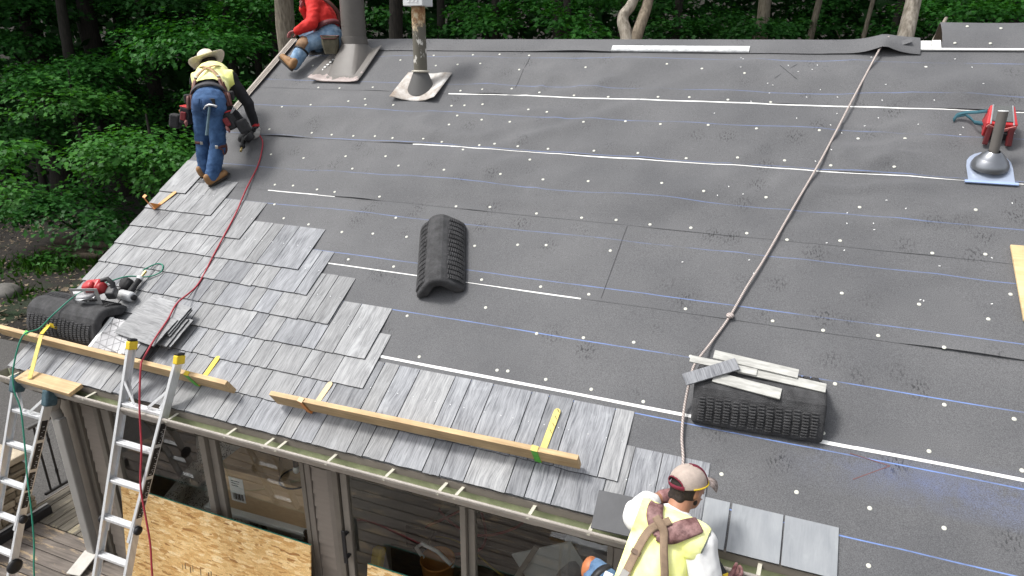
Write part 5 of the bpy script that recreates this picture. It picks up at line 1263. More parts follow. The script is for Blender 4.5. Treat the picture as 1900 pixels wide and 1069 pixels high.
M_REDL = mat('oxblood_leather', (.20,.025,.03), .5, .3, 14, .1, 50); M_REDT = mat('red_trim', (.55,.03,.035), .5, .1)
M_GLW = mat('pale_work_glove', (.60,.58,.55), .8, .2, 18, .2, 90); M_GLR = mat('maroon_work_glove', (.17,.03,.04), .75, .5, 18, .25, 90, c2=(.42,.24,.23))
M_STRAW = mat('straw_hat_weave', (.80,.70,.52), .75, .06, 40, .35, 170, c2=(.95,.88,.72)); M_BAND = mat('hat_band', (.30,.19,.11), .7)

# ---------------- worker bending at the roof edge, seen from behind
V = Vector
w1 = thing('person', WM(-5.43, 5.24, 3.52), 'person in straw hat and yellow vest bending over a nail gun at the roof edge', 'person', 'roofers at work')
pel, nek, hd = V((-5.351,5.286,4.323)), V((-5.742,5.788,4.566)), V((-5.868,5.885,4.625))
t1 = (nek-pel).normalized(); b1 = (V((.25,-.45,1))-t1*V((.25,-.45,1)).dot(t1)).normalized(); s1 = t1.cross(b1)
shR, shL = V((-5.475,5.735,4.50)), V((-5.800,5.615,4.475))
elR, wrR = V((-5.335,5.80,4.255)), V((-5.318,5.848,4.03)); elL, wrL = V((-5.72,5.86,4.23)), V((-5.47,5.86,4.02))
hipR, hipL, knR, knL, anR, anL = V((-5.285,5.30,4.24)), V((-5.435,5.265,4.245)), V((-5.335,5.30,3.87)), V((-5.53,5.30,3.90)), V((-5.385,5.228,3.60)), V((-5.555,5.308,3.65))
f1 = (t1*.5+V((0,.1,-.75))).normalized()
hp, ax1 = head_prims(hd, f1, t1*.8+b1*.5)
P = hp+[('c',nek-t1*.04,hd-ax1[1]*.05,.058,.055),('c',pel,pel+t1*.3,.13,.13,b1,.7),('c',pel+t1*.3,nek-t1*.1,.13,.13,b1,.7),('c',shR,elR,.045,.038),('c',elR,wrR,.036,.026),('c',shL,elL,.045,.038),('c',elL,wrL,.036,.026),
   ('c',hipR,knR,.075,.052),('c',knR,anR,.05,.038),('c',hipL,knL,.075,.052),('c',knL,anL,.05,.038),('c',shR,shL,.05,.05)]
blob('body', P, M_SKIN, w1, .014); eyes(w1, hd, ax1)
trs1 = blob('trousers', [('c',pel-t1*.01,pel+t1*.075,.165,.155,b1,.74),('c',hipR+V((-.01,0,.0)),knR,.103,.074),('c',hipL+V((.01,0,.0)),knL,.103,.074),('c',knR,anR-V((0,.01,.02)),.075,.068),('c',knL,anL-V((0,.01,.02)),.075,.068),
   ('e',hipR+b1*.02-t1*.02,(s1,t1,b1),(.095,.11,.095)),('e',hipL+b1*.02-t1*.02,(s1,t1,b1),(.095,.11,.095))], M_JEAN, w1, .011, 3, (.011,7,(0,0,1),2.2))
blob('shirt', [('c',pel+t1*.07,nek-t1*.09,.150,.155,b1,.76),('c',shL,shR,.085,.085),('c',shR,elR,.072,.056),('c',elR,wrR-V((0,0,.01)),.055,.040),('c',shL,elL,.07,.055),('c',elL,wrL,.055,.04),('c',nek-t1*.05,nek,.07,.062)], M_BLKSH, w1, .011, 3, (.010,8,t1,1.6))
blob('safety_vest', [('c',pel+t1*.17,nek-t1*.09,.166,.172,b1,.80),('c',shL+t1*.0,shR,.098,.098),('c',nek-t1*.06,nek-t1*.02,.08,.07)], M_VEST, w1, .012, 3, (.012,7,t1,1.4),
   cut=[(pel+t1*.20,-t1),(shR+s1*.045,s1),(shL-s1*.045,-s1),(nek+t1*.0,t1)])
blob('neckerchief', [('c',nek-t1*.03-s1*.03,nek-t1*.03+s1*.03,.070,.070,t1,.6)], mat('grey_violet_cloth', (.20,.18,.21), .85, .2, 12, .2, 60), w1, .01, 3)
# belt, suspenders, pouches, hammer
def torso_pt(along, side, lift=.012, a=.155, b_=.118):
    h = b_*math.sqrt(max(0, 1-min(1,(side/a)**2))); return pel+t1*along+s1*side+b1*(h+lift)
bm_ = MB(); ring = []
for i in range(40):
    t = 2*math.pi*i/40; ring.append((math.cos(t), math.sin(t)))
vs = []
for z in (.045,.105):
    for x, y in ring: vs.append(pel+t1*z+s1*x*.172+b1*y*.137)
bm_.add(vs, [(i,(i+1)%40,40+(i+1)%40,40+i) for i in range(40)], None, True)
o = bm_.build('tool_belt', mat('grey_webbing_belt', (.045,.045,.05), .7, .2, 20, .2, 60), w1, world=True); q = o.modifiers.new('t','SOLIDIFY'); q.thickness = .008
M_BUCK = mat('buckle_metal', (.5,.48,.44), .35, .1, metal=.8)
for sg in (-1, 1):
    ribbon('suspender', [torso_pt(.10,sg*.135,.02),torso_pt(.19,sg*.125,.045),torso_pt(.28,sg*.085,.05),torso_pt(.37,sg*.03,.05),torso_pt(.43,-sg*.02,.045),torso_pt(.50,-sg*.07,.04),torso_pt(.58,-sg*.10,.01)], .030, b1, M_LEATH, w1)
    b_ = MB(); p = torso_pt(.24,sg*.107,.056); b_.bar(p-t1*.016, p+t1*.016, .036, .006, b1); b_.build('strap_buckle', M_BUCK, w1, .002, world=True)
    for q_ in (-.016,.012):
        ribbon('belt_strap', [torso_pt(.19,sg*(.128+q_),.045),torso_pt(.12,sg*(.15+q_),.03),pel+t1*.03+s1*sg*(.178+q_)+b1*.04,pel-t1*.03+s1*sg*(.19+q_)+b1*.0-V((0,0,.06))], .028, b1, M_BRN, w1)
    b_ = MB(); p = pel+t1*.07+s1*sg*.205+b1*.015-V((0,0,.02)); b_.bar(p-V((0,0,.04)), p+V((0,0,.05)), .075, .06, s1); b_.build('small_pouch', M_BLKL, w1, .014, 2, world=True)
back = V((.35,-.85,0)).normalized(); rgt = V((.85,.40,0)).normalized()
def pouch(c, tilt, sg):
    up = (V((0,0,1))*math.cos(tilt)+rgt*sg*math.sin(tilt)).normalized(); out = up.cross(back)
    b_ = MB(); b_.bar(c-up*.085, c+up*.085, .125, .10, out); pm = b_.build('tool_pouch', M_BLKL, w1, .016, 2, world=True)
    T = MB(); T.bar(c+up*.078-back*.01, c+up*.092-back*.01, .132, .108, out); T.build('pouch_rim', M_REDT, pm, .004, world=True)
    b_ = MB(); c2_ = c+back*.066-up*.0-out*.005; b_.bar(c2_-up*.045, c2_+up*.04, .055, .03, back); b_.build('front_pocket', M_REDL, pm, .010, 2, world=True)
    b_ = MB(); c3 = c+back*.068+out*(-sg)*.03-up*.07; b_.tube([c3+up*.03, c3+up*.01+back*.02, c3-up*.02+back*.005, c3+up*.02-back*.01], .013, 8); b_.build('leather_loop', mat('pinkish_leather', (.40,.17,.15), .6, .2, 12), pm, world=True)
    c4 = c+rgt*sg*.105-up*.05; b_ = MB(); b_.bar(c4-up*.075, c4+up*.065, .11, .10, rgt); b_.build('side_pouch', M_BLKL, pm, .022, 3, world=True)
    return pm
pouch(V((-5.620,5.23,4.17)), -.22, -1); pmR = pouch(V((-5.195,5.36,4.12)), -.42, 1)
b_ = MB(); c = V((-5.15,5.34,4.20)); b_.tube([c, c+V((.03,.02,.06))], .006, 6); b_.tube([c+V((.01,0,0)), c+V((.055,.02,.05))], .006, 6); b_.build('pliers', STEEL, pmR, world=True)
b_ = MB(); c = V((-5.63,5.185,4.18)); b_.bar(c-V((0,0,.03)), c+V((-.01,0,.05)), .035, .02, back); b_.build('tape_measure', mat('worn_orange_leather', (.42,.16,.07), .5, .2, 14), w1, .006, world=True)
ham = thing('hammer', Matrix.Translation((-5.262,5.17,4.11)), 'hammer with a blue grey handle hanging at the back of the straw hat worker', 'hammer')
p0, p1 = V((-5.225,5.155,4.275)), V((-5.262,5.105,4.01))
b_ = MB(); b_.tube([p0, p0.lerp(p1,.4), p1], [.011,.012,.0155], 10); b_.lathe([(0,0),(.0175,.0),(.0175,.008),(0,.01)], 10, Matrix.Translation(p1-V((0,0,.006)))); b_.build('handle', mat('blue_grey_grip', (.10,.16,.19), .5, .2, 20), ham, world=True)
b_ = MB(); b_.tube([p0-rgt*.06-V((0,0,.025)), p0-rgt*.035+V((0,0,.006)), p0+V((0,0,.016)), p0+rgt*.04+V((0,0,.012)), p0+rgt*.07+V((0,0,.0))], [.006,.010,.013,.012,.012], 8); b_.build('hammer_head', STEEL, ham, world=True)
b_ = MB(); b_.bar(p0+V((-.0,.03,.02)), p0+V((0,.03,.075)), .075, .012, back); b_.build('hammer_holder', M_BLKL, w1, .004, world=True)
M_JEAND = jeans_mat('pocket_denim', (.020,.055,.145), (.05,.11,.24))
for hp_ in (hipR-rgt*.01, hipL+rgt*.01):
    c_ = hp_+V((0,0,.055)); web('back_pocket', [trs1], [c_+V((0,0,.05)), c_, c_-V((0,0,.055)), c_-V((0,0,.075))], lambda f: .105*(1-.25*max(0, f-.7)/.3), -back, .004, M_JEAND, w1, .005)
web('trouser_seam', [trs1], [(hipR+hipL)/2+V((0,0,.09)), (hipR+hipL)/2+V((0,0,.02)), (hipR+hipL)/2-V((0,0,.06))], .010, -back, .002, M_JEAND, w1, .004)
for kn in (knR, knL):
    b_ = MB(); vs = []
    for z in (-.012,.016):
        for x, y in ring: vs.append(kn+V((x*.078, y*.078, z)))
    b_.add(vs, [(i,(i+1)%40,40+(i+1)%40,40+i) for i in range(40)], None, True); o = b_.build('knee_strap', M_BRN, w1, world=True); q = o.modifiers.new('t','SOLIDIFY'); q.thickness = .006
    b_ = MB(); p = kn+back*.085+rgt*.02; b_.bar(p-rgt*.014, p+rgt*.014, .03, .008, back); b_.build('knee_buckle', M_BUCK, w1, .002, world=True)
    b_ = MB(); b_.ball(kn+V((-.02,.075,-.02)), .062, .035, .085); b_.build('knee_pad', M_BRN, w1, world=True)
b_ = MB(); b_.tube([knR+back*.086+rgt*.035, knR+back*.07+rgt*.07-V((0,0,.03)), knR+back*.06+rgt*.07-V((0,0,.075))], .008, 6); b_.build('strap_end', M_BRN, w1, world=True)
boot(w1, anR+V((0,0,-.035)), RP(-5.41,3.585,.022), RP(-5.285,3.80,.022), M_TAN, M_SOLE, V((0,-.35,1)), .9)
boot(w1, anL+V((0,0,-.045)), RP(-5.58,3.685,.026), RP(-5.475,3.91,.024), M_TAN, M_SOLE, V((0,-.35,1)), .9)
gR = blob('glove', hand_prims(wrR+V((0,0,-.01)), V((.02,.02,-1)), V((-1,.2,-.1)), V((0,1,0)), 1.0, .75), M_GLW, w1, .005, 2)
gL = blob('glove', hand_prims(wrL, V((.5,-.05,-.55)), V((0,-.3,-1)), V((-.3,1,0)), 1.0, .6), M_GLW, w1, .005, 2)
b_ = MB(); vs = []
for z in (-.014,.012):
    for x, y in ring: vs.append(wrR+V((x*.043, y*.043, z)))
b_.add(vs, [(i,(i+1)%40,40+(i+1)%40,40+i) for i in range(40)], None, True); b_.build('red_cuff', M_REDT, w1, world=True)
# straw hat
hu = (b1*.55+t1*.55+V((-.35,-.1,.25))).normalized(); hfw = (f1-hu*f1.dot(hu)).normalized(); hr = hfw.cross(hu)
HT = Matrix(((hr.x,hfw.x,hu.x,0),(hr.y,hfw.y,hu.y,0),(hr.z,hfw.z,hu.z,0),(0,0,0,1))); HT.translation = hd+hu*.055
hat = w1
prof = [(.092,0),(.094,.02),(.09,.06),(.078,.098),(.06,.112),(.03,.106),(0,.098)]
b_ = MB(); b_.lathe(prof, 28, HT @ Matrix.Diagonal((1,1.16,1,1))); hc = b_.build('straw_hat', M_STRAW, w1, world=True)
b_ = MB(); vs = []; n = 48
for r, zf in ((.090,0),(.13,.25),(.165,.6),(.195,1.0)):
    for i in range(n):
        t = 2*math.pi*i/n; z = zf*(.045*math.cos(t)**2*(1)+ -.012*math.sin(t)**2) ; vs.append((r*math.cos(t), r*1.08*math.sin(t), z))
b_.add([HT @ V(p) for p in vs], [(k*n+i, k*n+(i+1)%n, (k+1)*n+(i+1)%n, (k+1)*n+i) for k in range(3) for i in range(n)], None, True)
o = b_.build('hat_brim', M_STRAW, hc, world=True); q = o.modifiers.new('t','SOLIDIFY'); q.thickness = .004
b_ = MB(); b_.lathe([(.0945,.004),(.0955,.026)], 28, HT @ Matrix.Diagonal((1,1.16,1,1))); b_.build('hat_band', M_BAND, hc, world=True)
blob('hair', [('e', hd-ax1[0]*.02+ax1[1]*.02, (ax1[2],ax1[0],ax1[1]), (.080,.085,.09))], M_HAIR, w1, .008, 2)
nail_gun(RM(-5.385, 4.335, .085, R_(200)) @ Matrix.Rotation(R_(25), 4, 'Y') @ Matrix.Scale(1.15,4), 'black coil nail gun pressed to the roof under the hand of the bending worker', BLACK, BLACK)

# ---------------- seated worker in red behind the flue
w2 = thing('person', WM(-5.35, 7.2, 4.79), 'person in a red shirt and faded jeans sitting on the roof edge behind the flue', 'person', 'roofers at work')
pel, nek, hd = V((-5.262,7.25,4.955)), V((-5.52,7.31,5.425)), V((-5.63,7.28,5.53))
t1 = (nek-pel).normalized(); f2 = V((-.8,-.35,-.35)).normalized(); s2 = V((-.35,.9,.1)).normalized()
shN, shF, elN, wrN = V((-5.39,7.17,5.31)), V((-5.50,7.47,5.35)), V((-5.335,7.01,5.085)), V((-5.515,6.965,5.008))
elF, wrF = V((-5.68,7.42,5.14)), V((-5.675,7.30,5.255)); hpN, knN, anN = V((-5.275,7.165,4.93)), V((-5.45,7.00,4.85)), V((-5.508,6.805,4.625))
hpF, knF, anF = V((-5.33,7.36,4.96)), V((-5.65,7.25,5.0)), V((-5.43,7.22,4.82))
hp, ax2 = head_prims(hd, f2, V((-.2,0,1)))
P = hp+[('c',nek-t1*.04,hd-ax2[1]*.04,.058,.055),('c',pel,nek-t1*.12,.13,.13,f2,.75),('c',shN,shF,.055,.055),('c',shN,elN,.045,.038),('c',elN,wrN,.036,.026),('c',shF,elF,.045,.038),('c',elF,wrF,.036,.026),
   ('c',hpN,knN,.072,.052),('c',knN,anN,.05,.036),('c',hpF,knF,.072,.052),('c',knF,anF,.05,.036)]
blob('body', P, M_SKIN, w2, .014); eyes(w2, hd, ax2)
blob('hair', [('e', hd-ax2[0]*.02+ax2[1]*.025, (ax2[2],ax2[0],ax2[1]), (.083,.09,.092))], M_HAIR, w2, .008, 2)
blob('beard', [('e', hd+ax2[0]*.04-ax2[1]*.07, (ax2[2],ax2[0],ax2[1]), (.058,.05,.05))], M_HAIR, w2, .008, 2)
blob('shirt', [('c',pel+t1*.10,pel+t1*.22,.17,.185,f2,.85),('c',pel+t1*.22,nek-t1*.12,.185,.15,f2,.85),('c',shN,shF,.088,.088),('c',shN,elN,.080,.068),('c',elN,wrN,.070,.050),('c',shF,elF,.075,.062),('c',elF,wrF,.06,.045),('c',nek-t1*.06,nek-t1*.0,.08,.066)],
   mat('bright_red_shirt', (.60,.022,.018), .8, .12, 10, .15, 160), w2, .012, 3, (.016,7,t1+s2*.3,1.8))
blob('trousers', [('c',pel-t1*.02,pel+t1*.07,.17,.165,f2,.85),('c',hpN,knN,.108,.085),('c',knN,anN+V((.005,.01,.005)),.084,.072),('c',hpF,knF,.105,.085),('c',knF,anF,.08,.065)], M_JEANL, w2, .011, 3, (.010,8,(0,0,1),1.5))
b_ = MB(); vs = []; bsd = t1.cross(f2).normalized(); bfw = bsd.cross(t1)
for z in (.055,.115):
    for x, y in ring: vs.append(pel+t1*z+bsd*x*.182+bfw*y*.162)
b_.add(vs, [(i,(i+1)%40,40+(i+1)%40,40+i) for i in range(40)], None, True); o = b_.build('tool_belt', mat('oxblood_belt', (.13,.03,.035), .6, .3, 20, .1), w2, world=True); q = o.modifiers.new('t','SOLIDIFY'); q.thickness = .008
ribbon('harness_strap', [pel+t1*.55-f2*.03+V((0,-.06,0)), pel+t1*.47-f2*.10+V((.02,-.1,0)), pel+t1*.36-f2*.15+V((.05,-.08,0)), pel+t1*.22-f2*.17+V((.05,-.02,0)), pel+t1*.1-f2*.17], .045, V((.5,-.8,.3)), M_BRN, w2)
# knee pad, near leg
kd = (anN-knN).normalized()
b_ = MB(); vs = []; 
kf = V((-.75,-.45,.45)); kf = (kf-kd*kf.dot(kd)).normalized(); ks = kd.cross(kf)
for z in (-.07,.0,.075):
    for i in range(15):
        t = -1.9+3.8*i/14; r = .098 if z == 0 else .09; vs.append(knN+kd*(z+.02)+kf*math.cos(t)*r+ks*math.sin(t)*r)
b_.add(vs, [(k*15+i, k*15+i+1, (k+1)*15+i+1, (k+1)*15+i) for k in range(2) for i in range(14)], None, True); o = b_.build('knee_pad', mat('scuffed_knee_leather', (.22,.13,.075), .7, .35, 16, .2, 50, c2=(.40,.24,.13)), w2, world=True); q = o.modifiers.new('t','SOLIDIFY'); q.thickness = .014
b_ = MB(); vs = []
for z in (.08,.105):
    for x, y in ring: vs.append(knN+kd*(z+.01)+kf*x*.088+ks*y*.088)
b_.add(vs, [(i,(i+1)%40,40+(i+1)%40,40+i) for i in range(40)], None, True); o = b_.build('knee_strap', BLACK, w2, world=True); q = o.modifiers.new('t','SOLIDIFY'); q.thickness = .008
rn = V((0,-SA,CA))
boot(w2, anN, V((-5.475,6.735,4.545)), V((-5.70,6.80,4.70)), M_TAN, M_SOLE, V((.45,.15,.75)))
boot(w2, anF, V((-5.555,7.10,4.78)), V((-5.33,7.20,4.87)), M_TAN, M_SOLE, V((.1,.75,.25)))
blob('glove', hand_prims(wrN, V((-.75,-.2,-.2)), V((.1,0,-1)), V((0,.9,.2)), 1.0, .65), mat('pinkish_work_glove', (.40,.14,.14), .8, .3, 18, .2, 90), w2, .005, 2)
blob('glove', hand_prims(wrF, V((.05,-.1,.9)), V((.6,0,0)), V((0,-1,0)), 1.0, .7), mat('pink_red_glove', (.42,.16,.17), .8, .3, 18, .2, 90), w2, .005, 2)
b_ = MB(); 
pc = V((-5.10,7.02,4.845)); vs = []; po = [(-.095,-.05),(-.07,-.07),(.07,-.07),(.095,-.05),(.085,.05),(-.085,.05)]
M_CANV = mat('olive_canvas_bag', (.10,.09,.06), .85, .3, 18, .3, 80)
xx = V((.90,.36,0)).normalized(); yy = V((-.36,.90,0)).normalized()
for z, k in ((-.10,.75),(0,1),(.10,1.05)):
    for x, y in po: vs.append(pc+xx*x*k+yy*y*k+V((0,0,z)))
b_.add(vs, [(k*6+i, k*6+(i+1)%6, (k+1)*6+(i+1)%6, (k+1)*6+i) for k in range(2) for i in range(6)]+[tuple(range(5,-1,-1))]); o = b_.build('tool_pouch', M_CANV, w2, world=True); q = o.modifiers.new('t','SOLIDIFY'); q.thickness = .008
b_ = MB(); ps = [pc+xx*x*1.06+yy*y*1.06+V((0,0,.10-.03*(i in (1,2)))) for i, (x, y) in enumerate(po)]; b_.tube(ps+[ps[0]], .009, 6); b_.build('pouch_rim', M_BRN, o, world=True)

# long trim piece on the rake
mt = mat('light_taupe_metal_trim', (.36,.32,.28), .4, .08, 6, .03, 40)
tr = thing('rake_trim', RM(-5.90, 5.4, .02), 'long light taupe metal trim lying up the rake edge under the glove of the seated worker', 'metal trim')
b_ = MB(); b_.box(-.07,.025,-1.02,.84,.012,.016); b_.build('trim_top', mt, tr, .001)
b_ = MB(); b_.box(-.074,-.0705,-1.02,.84,-.10,.016); b_.build('trim_face', mt, tr, .001)
for k in range(3):
    q = MB(); q.box(-.045+.022*k,-.037+.022*k,-1.018,.838,.0165,.022); q.build('trim_rib', mt, tr, .001)

# ---------------- worker in the cap at the eave
w3 = thing('person', WM(-.3, 2.72, 1.05), 'person in a maroon and beige cap and bright yellow vest leaning on the eave', 'person', 'roofers at work')
pel, nek, hd = V((-.335,2.70,2.175)), V((-.262,3.075,2.500)), V((-.222,3.165,2.600)); OFF = -.022
t1 = (nek-pel).normalized(); vb = V((.12,-.72,.68)); b1 = (vb-t1*vb.dot(t1)).normalized(); s1 = t1.cross(b1)
shL, shR = V((-.440,2.985,2.485)), V((-.125,2.935,2.455))
elL, wrL = V((-.43,3.30,2.36)), V((-.30,3.445,2.35)); elR, wrR = V((-.055,2.86,2.245)), V((.02,2.98,2.20))
hpL, hpR, knL, knR, anL, anR = V((-.415,2.70,2.13)), V((-.255,2.685,2.12)), V((-.63,2.86,2.145)), V((-.20,2.80,1.70)), V((-.60,2.72,1.76)), V((-.19,2.72,1.17))
f3 = V((.62,.62,-.30)).normalized()
hp, ax3 = head_prims(hd, f3, V((-.1,.15,1)), 1.02)
P = hp+[('c',nek-t1*.05,hd-ax3[1]*.04-ax3[0]*.02,.062,.060),('c',pel,nek-t1*.12,.135,.135,b1,.72),('c',shL,shR,.055,.055),('c',shL,elL,.048,.042),('c',elL,wrL,.041,.029),('c',shR,elR,.056,.047),('c',elR,wrR,.047,.032),
   ('c',hpL,knL,.078,.055),('c',knL,anL,.05,.038),('c',hpR,knR,.078,.055),('c',knR,anR,.05,.038)]
blob('body', P, M_SKIN, w3, .010, 3); eyes(w3, hd, ax3, 1.02)
blob('hair', [('e', hd-ax3[0]*.022+ax3[1]*.005, (ax3[2],ax3[0],ax3[1]), (.0815,.084,.082)),('c',hd-ax3[0]*.07-ax3[1]*.05-ax3[2]*.03,hd-ax3[0]*.07-ax3[1]*.05+ax3[2]*.03,.026,.026)], M_HAIR, w3, .007, 3)
blob('beard', [('c',hd+ax3[0]*.02-ax3[1]*.055+ax3[2]*.044,hd+ax3[0]*.066-ax3[1]*.088,.020,.024),('c',hd+ax3[0]*.02-ax3[1]*.055-ax3[2]*.044,hd+ax3[0]*.066-ax3[1]*.088,.020,.024)], M_HAIR, w3, .007, 2)
pc3 = pel+s1*OFF
sh3 = blob('shirt', [('c',pc3+t1*.05,nek-t1*.12,.160,.150,b1,.74),('c',shL,shR,.086,.088),('c',shR,elR-(elR-shR)*.12,.090,.080),('c',shL,shL.lerp(elL,.72),.084,.072),('c',nek-t1*.07,nek-t1*.025,.076,.066)], mat('white_cotton_shirt', (.80,.80,.79), .85, .04, 8, .12, 200), w3, .009, 3, (.012,8,s1+t1*.4,1.3), cut=[(shR.lerp(elR,.86),(elR-shR).normalized())])
vest3 = blob('safety_vest', [('c',pc3-t1*.02,pc3+t1*.2,.180,.176,b1,.78),('c',pc3+t1*.2,nek-t1*.12+s1*OFF,.176,.166,b1,.78),('c',shL+s1*.02,shR-s1*.02,.099,.099),('c',nek-t1*.08,nek-t1*.03,.085,.074)], M_VEST, w3, .009, 3, (.014,6,s1*.8+t1,1.5),
   cut=[(pel+s1*.128,s1-t1*.12),(pel-s1*.185,-s1),(nek-t1*.012,t1)])
def T3(side, along, b=.15): return pel+s1*side+t1*along+b1*b
# piping along the right armhole
Mv = mw(vest3); bmv = bmesh.new(); bmv.from_mesh(vest3.data); bins = {}
for ed in bmv.edges:
    if ed.is_boundary:
        P_ = Mv @ ed.verts[0].co; q_ = P_-pel
        if abs((q_-s1*.128).dot((s1-t1*.12).normalized())) < .004 and q_.dot(b1) > .03: bins.setdefault(int(q_.dot(t1)/.025), []).append(P_)
bmv.free(); pts = [sum(v_, V((0,0,0)))/len(v_)+b1*.002 for k_, v_ in sorted(bins.items())]
b_ = MB(); b_.tube(smooth_pts(pts,4), .0042, 6); b_.build('vest_piping', mat('grey_piping', (.12,.13,.11), .7), w3, world=True)
M_YOKE = mat('burgundy_padded_yoke', (.15,.055,.055), .6, .5, 26, .35, 70, c2=(.33,.19,.18)); M_WEB = mat('khaki_webbing', (.24,.17,.115), .8, .15, 30, .3, 260)
web('shoulder_pad', [vest3], [T3(-.045,.335),T3(-.075,.37),T3(-.10,.41),T3(-.108,.45),T3(-.105,.49)], lambda f: .062+.02*math.sin(f*3), -b1, .016, M_YOKE, w3, .014)
web('shoulder_pad', [vest3], [T3(-.06,.335),T3(-.01,.345),T3(.04,.385),T3(.085,.425),T3(.12,.455)], lambda f: .075+.02*math.sin(f*3), -b1, .016, M_YOKE, w3, .014)
web('brace', [vest3], [T3(-.02,.415),T3(-.05,.385),T3(-.095,.345),T3(-.113,.29),T3(-.123,.234),T3(-.138,.117),T3(-.145,.04)], .040, -b1, .030, M_WEB, w3)
web('brace', [vest3], [T3(-.095,.405),T3(-.07,.385),T3(-.035,.355),T3(-.018,.31),T3(.002,.248),T3(.038,.157),T3(.06,.06)], .040, -b1, .034, M_WEB, w3)
pb_ = project([vest3], [T3(-.127,.205), T3(-.142,.085)], -b1, .034); dq = (T3(-.123,.234)-T3(-.138,.117)).normalized()
b_ = MB(); b_.bar(pb_[0]-dq*.012, pb_[0]+dq*.012, .050, .006, b1); b_.build('brace_buckle', mat('brown_plastic_slide', (.16,.11,.08), .4), w3, .002, world=True)
b_ = MB(); b_.bar(pb_[1]-dq*.022, pb_[1]+dq*.022, .046, .008, b1); b_.build('brace_buckle', M_BUCK, w3, .002, world=True)
b_ = MB(); b_.tube([nek-t1*.02+s1*.06*math.cos(t)+ (b1*.066*math.sin(t)) for t in [2*math.pi*i/20 for i in range(21)]], .006, 6); b_.build('collar', mat('white_collar', (.8,.8,.78), .8), w3, world=True)
blob('trousers', [('c',pel-t1*.05,pel+t1*.03,.165,.16,b1,.78),('c',hpL,knL,.098,.074),('c',knL,anL,.074,.065),('c',hpR,knR,.105,.085),('c',knR,anR,.083,.07)], jeans_mat('mid_blue_denim', (.05,.11,.21), (.15,.25,.40)), w3, .011, 3, (.009,9,(0,0,1),1.4))
b_ = MB(); b_.ball(knL+V((-.035,.01,.0)), .05, .07, .075); b_.build('knee_pad', mat('orange_brown_knee_leather', (.42,.15,.06), .5, .25, 14, .15, 50), w3, world=True)
b_ = MB(); vs = []; kd = (hpL-knL).normalized(); ka = kd.orthogonal().normalized(); kb = kd.cross(ka)
for z in (.035,.075):
    for x, y in ring: vs.append(knL+kd*z+ka*x*.084+kb*y*.084)
b_.add(vs, [(i,(i+1)%40,40+(i+1)%40,40+i) for i in range(40)], None, True); o = b_.build('knee_strap', BLACK, w3, world=True); q = o.modifiers.new('t','SOLIDIFY'); q.thickness = .01
b_ = MB(); vs = []
for z in (-.035,.04):
    for x, y in ring: vs.append(pel+t1*z+s1*x*.183+b1*y*.150)
b_.add(vs, [(i,(i+1)%40,40+(i+1)%40,40+i) for i in range(40)], None, True); o = b_.build('tool_belt', M_BRN, w3, world=True); q = o.modifiers.new('t','SOLIDIFY'); q.thickness = .01
b_ = MB(); c = pel-s1*.20+b1*.06-t1*.02; b_.bar(c-t1*.08, c+t1*.05, .11, .08, b1); b_.build('tool_pouch', M_BRN, w3, .018, 2, world=True)
b_ = MB(); c = pel-s1*.215+b1*.11+t1*.03; b_.bar(c-t1*.03, c+t1*.035, .045, .03, b1); b_.build('white_tag', WHITE, w3, .004, world=True)
boot(w3, anL+V((.0,-.02,-.03)), V((-.60,2.62,1.66)), V((-.66,2.9,1.66)), M_TAN, M_SOLE, V((0,0,1)))
boot(w3, anR+V((0,0,-.04)), V((-.20,2.62,1.053)), V((-.16,2.90,1.053)), M_TAN, M_SOLE, V((0,0,1)))
blob('glove', hand_prims(wrL, V((.85,.25,-.05)), V((0,.1,-1)), V((-.1,.9,.2)), 1.05, .35)+[('c',elL.lerp(wrL,.45),wrL,.046,.036)], M_GLR, w3, .005, 2)
blob('glove', hand_prims(wrR, V((.5,.5,-.1)), V((-.4,.5,.2)), V((0,.2,1)), 1.05, .8), M_GLR, w3, .005, 2)
# trucker cap
cu = (ax3[1]*.93-ax3[0]*.25).normalized(); cf = (ax3[0]-cu*ax3[0].dot(cu)).normalized(); cr = cf.cross(cu)
CT = Matrix(((cr.x,cf.x,cu.x,0),(cr.y,cf.y,cu.y,0),(cr.z,cf.z,cu.z,0),(0,0,0,1))); CT.translation = hd+cu*.032
b_ = MB(); n = 120; rows = 24; vs = []
for j in range(rows+1):
    ph = (math.pi/2)*j/rows
    for i in range(n):
        t = 2*math.pi*i/n; seam = 1-.012*max(0, 1-abs(((t*6/(2*math.pi)+.5) % 1)-.5)*12)
        vs.append((.0925*math.cos(ph)**.8*math.cos(t)*seam, .1085*math.cos(ph)**.8*math.sin(t)*seam, .0+.098*math.sin(ph)))
fs = []
for j in range(rows):
    for i in range(n):
        t = 2*math.pi*(i+.5)/n
        if (abs(t-1.5*math.pi)/.66)**2+((j-2.0)/6.5)**2 < 1 and j >= 0: continue       # opening over the strap
        fs.append((j*n+i, j*n+(i+1)%n, (j+1)*n+(i+1)%n, (j+1)*n+i))
b_.add([CT @ V(p) for p in vs], fs, None, True)
cap = b_.build('cap', mat('beige_mesh_cap', (.46,.38,.33), .85, .1, 30, .5, 420), w3, world=True); q = cap.modifiers.new('t','SOLIDIFY'); q.thickness = .003
b_ = MB()
vs = []
for j in range(8):
    ph = (math.pi/2)*(.02+.9*j/7)
    for i in range(13):
        t = math.pi/2-.85+1.7*i/12; vs.append((.0945*math.cos(ph)**.8*math.cos(t), .111*math.cos(ph)**.8*math.sin(t), .1*math.sin(ph)))
b_.add([CT @ V(p) for p in vs], [(j*13+i, j*13+i+1, (j+1)*13+i+1, (j+1)*13+i) for j in range(7) for i in range(12)], None, True)
M_MAR = mat('maroon_cap_cloth', (.17,.016,.035), .8, .15, 20, .2, 200)
b_.build('cap_front', M_MAR, cap, world=True)
b_ = MB(); vs = []
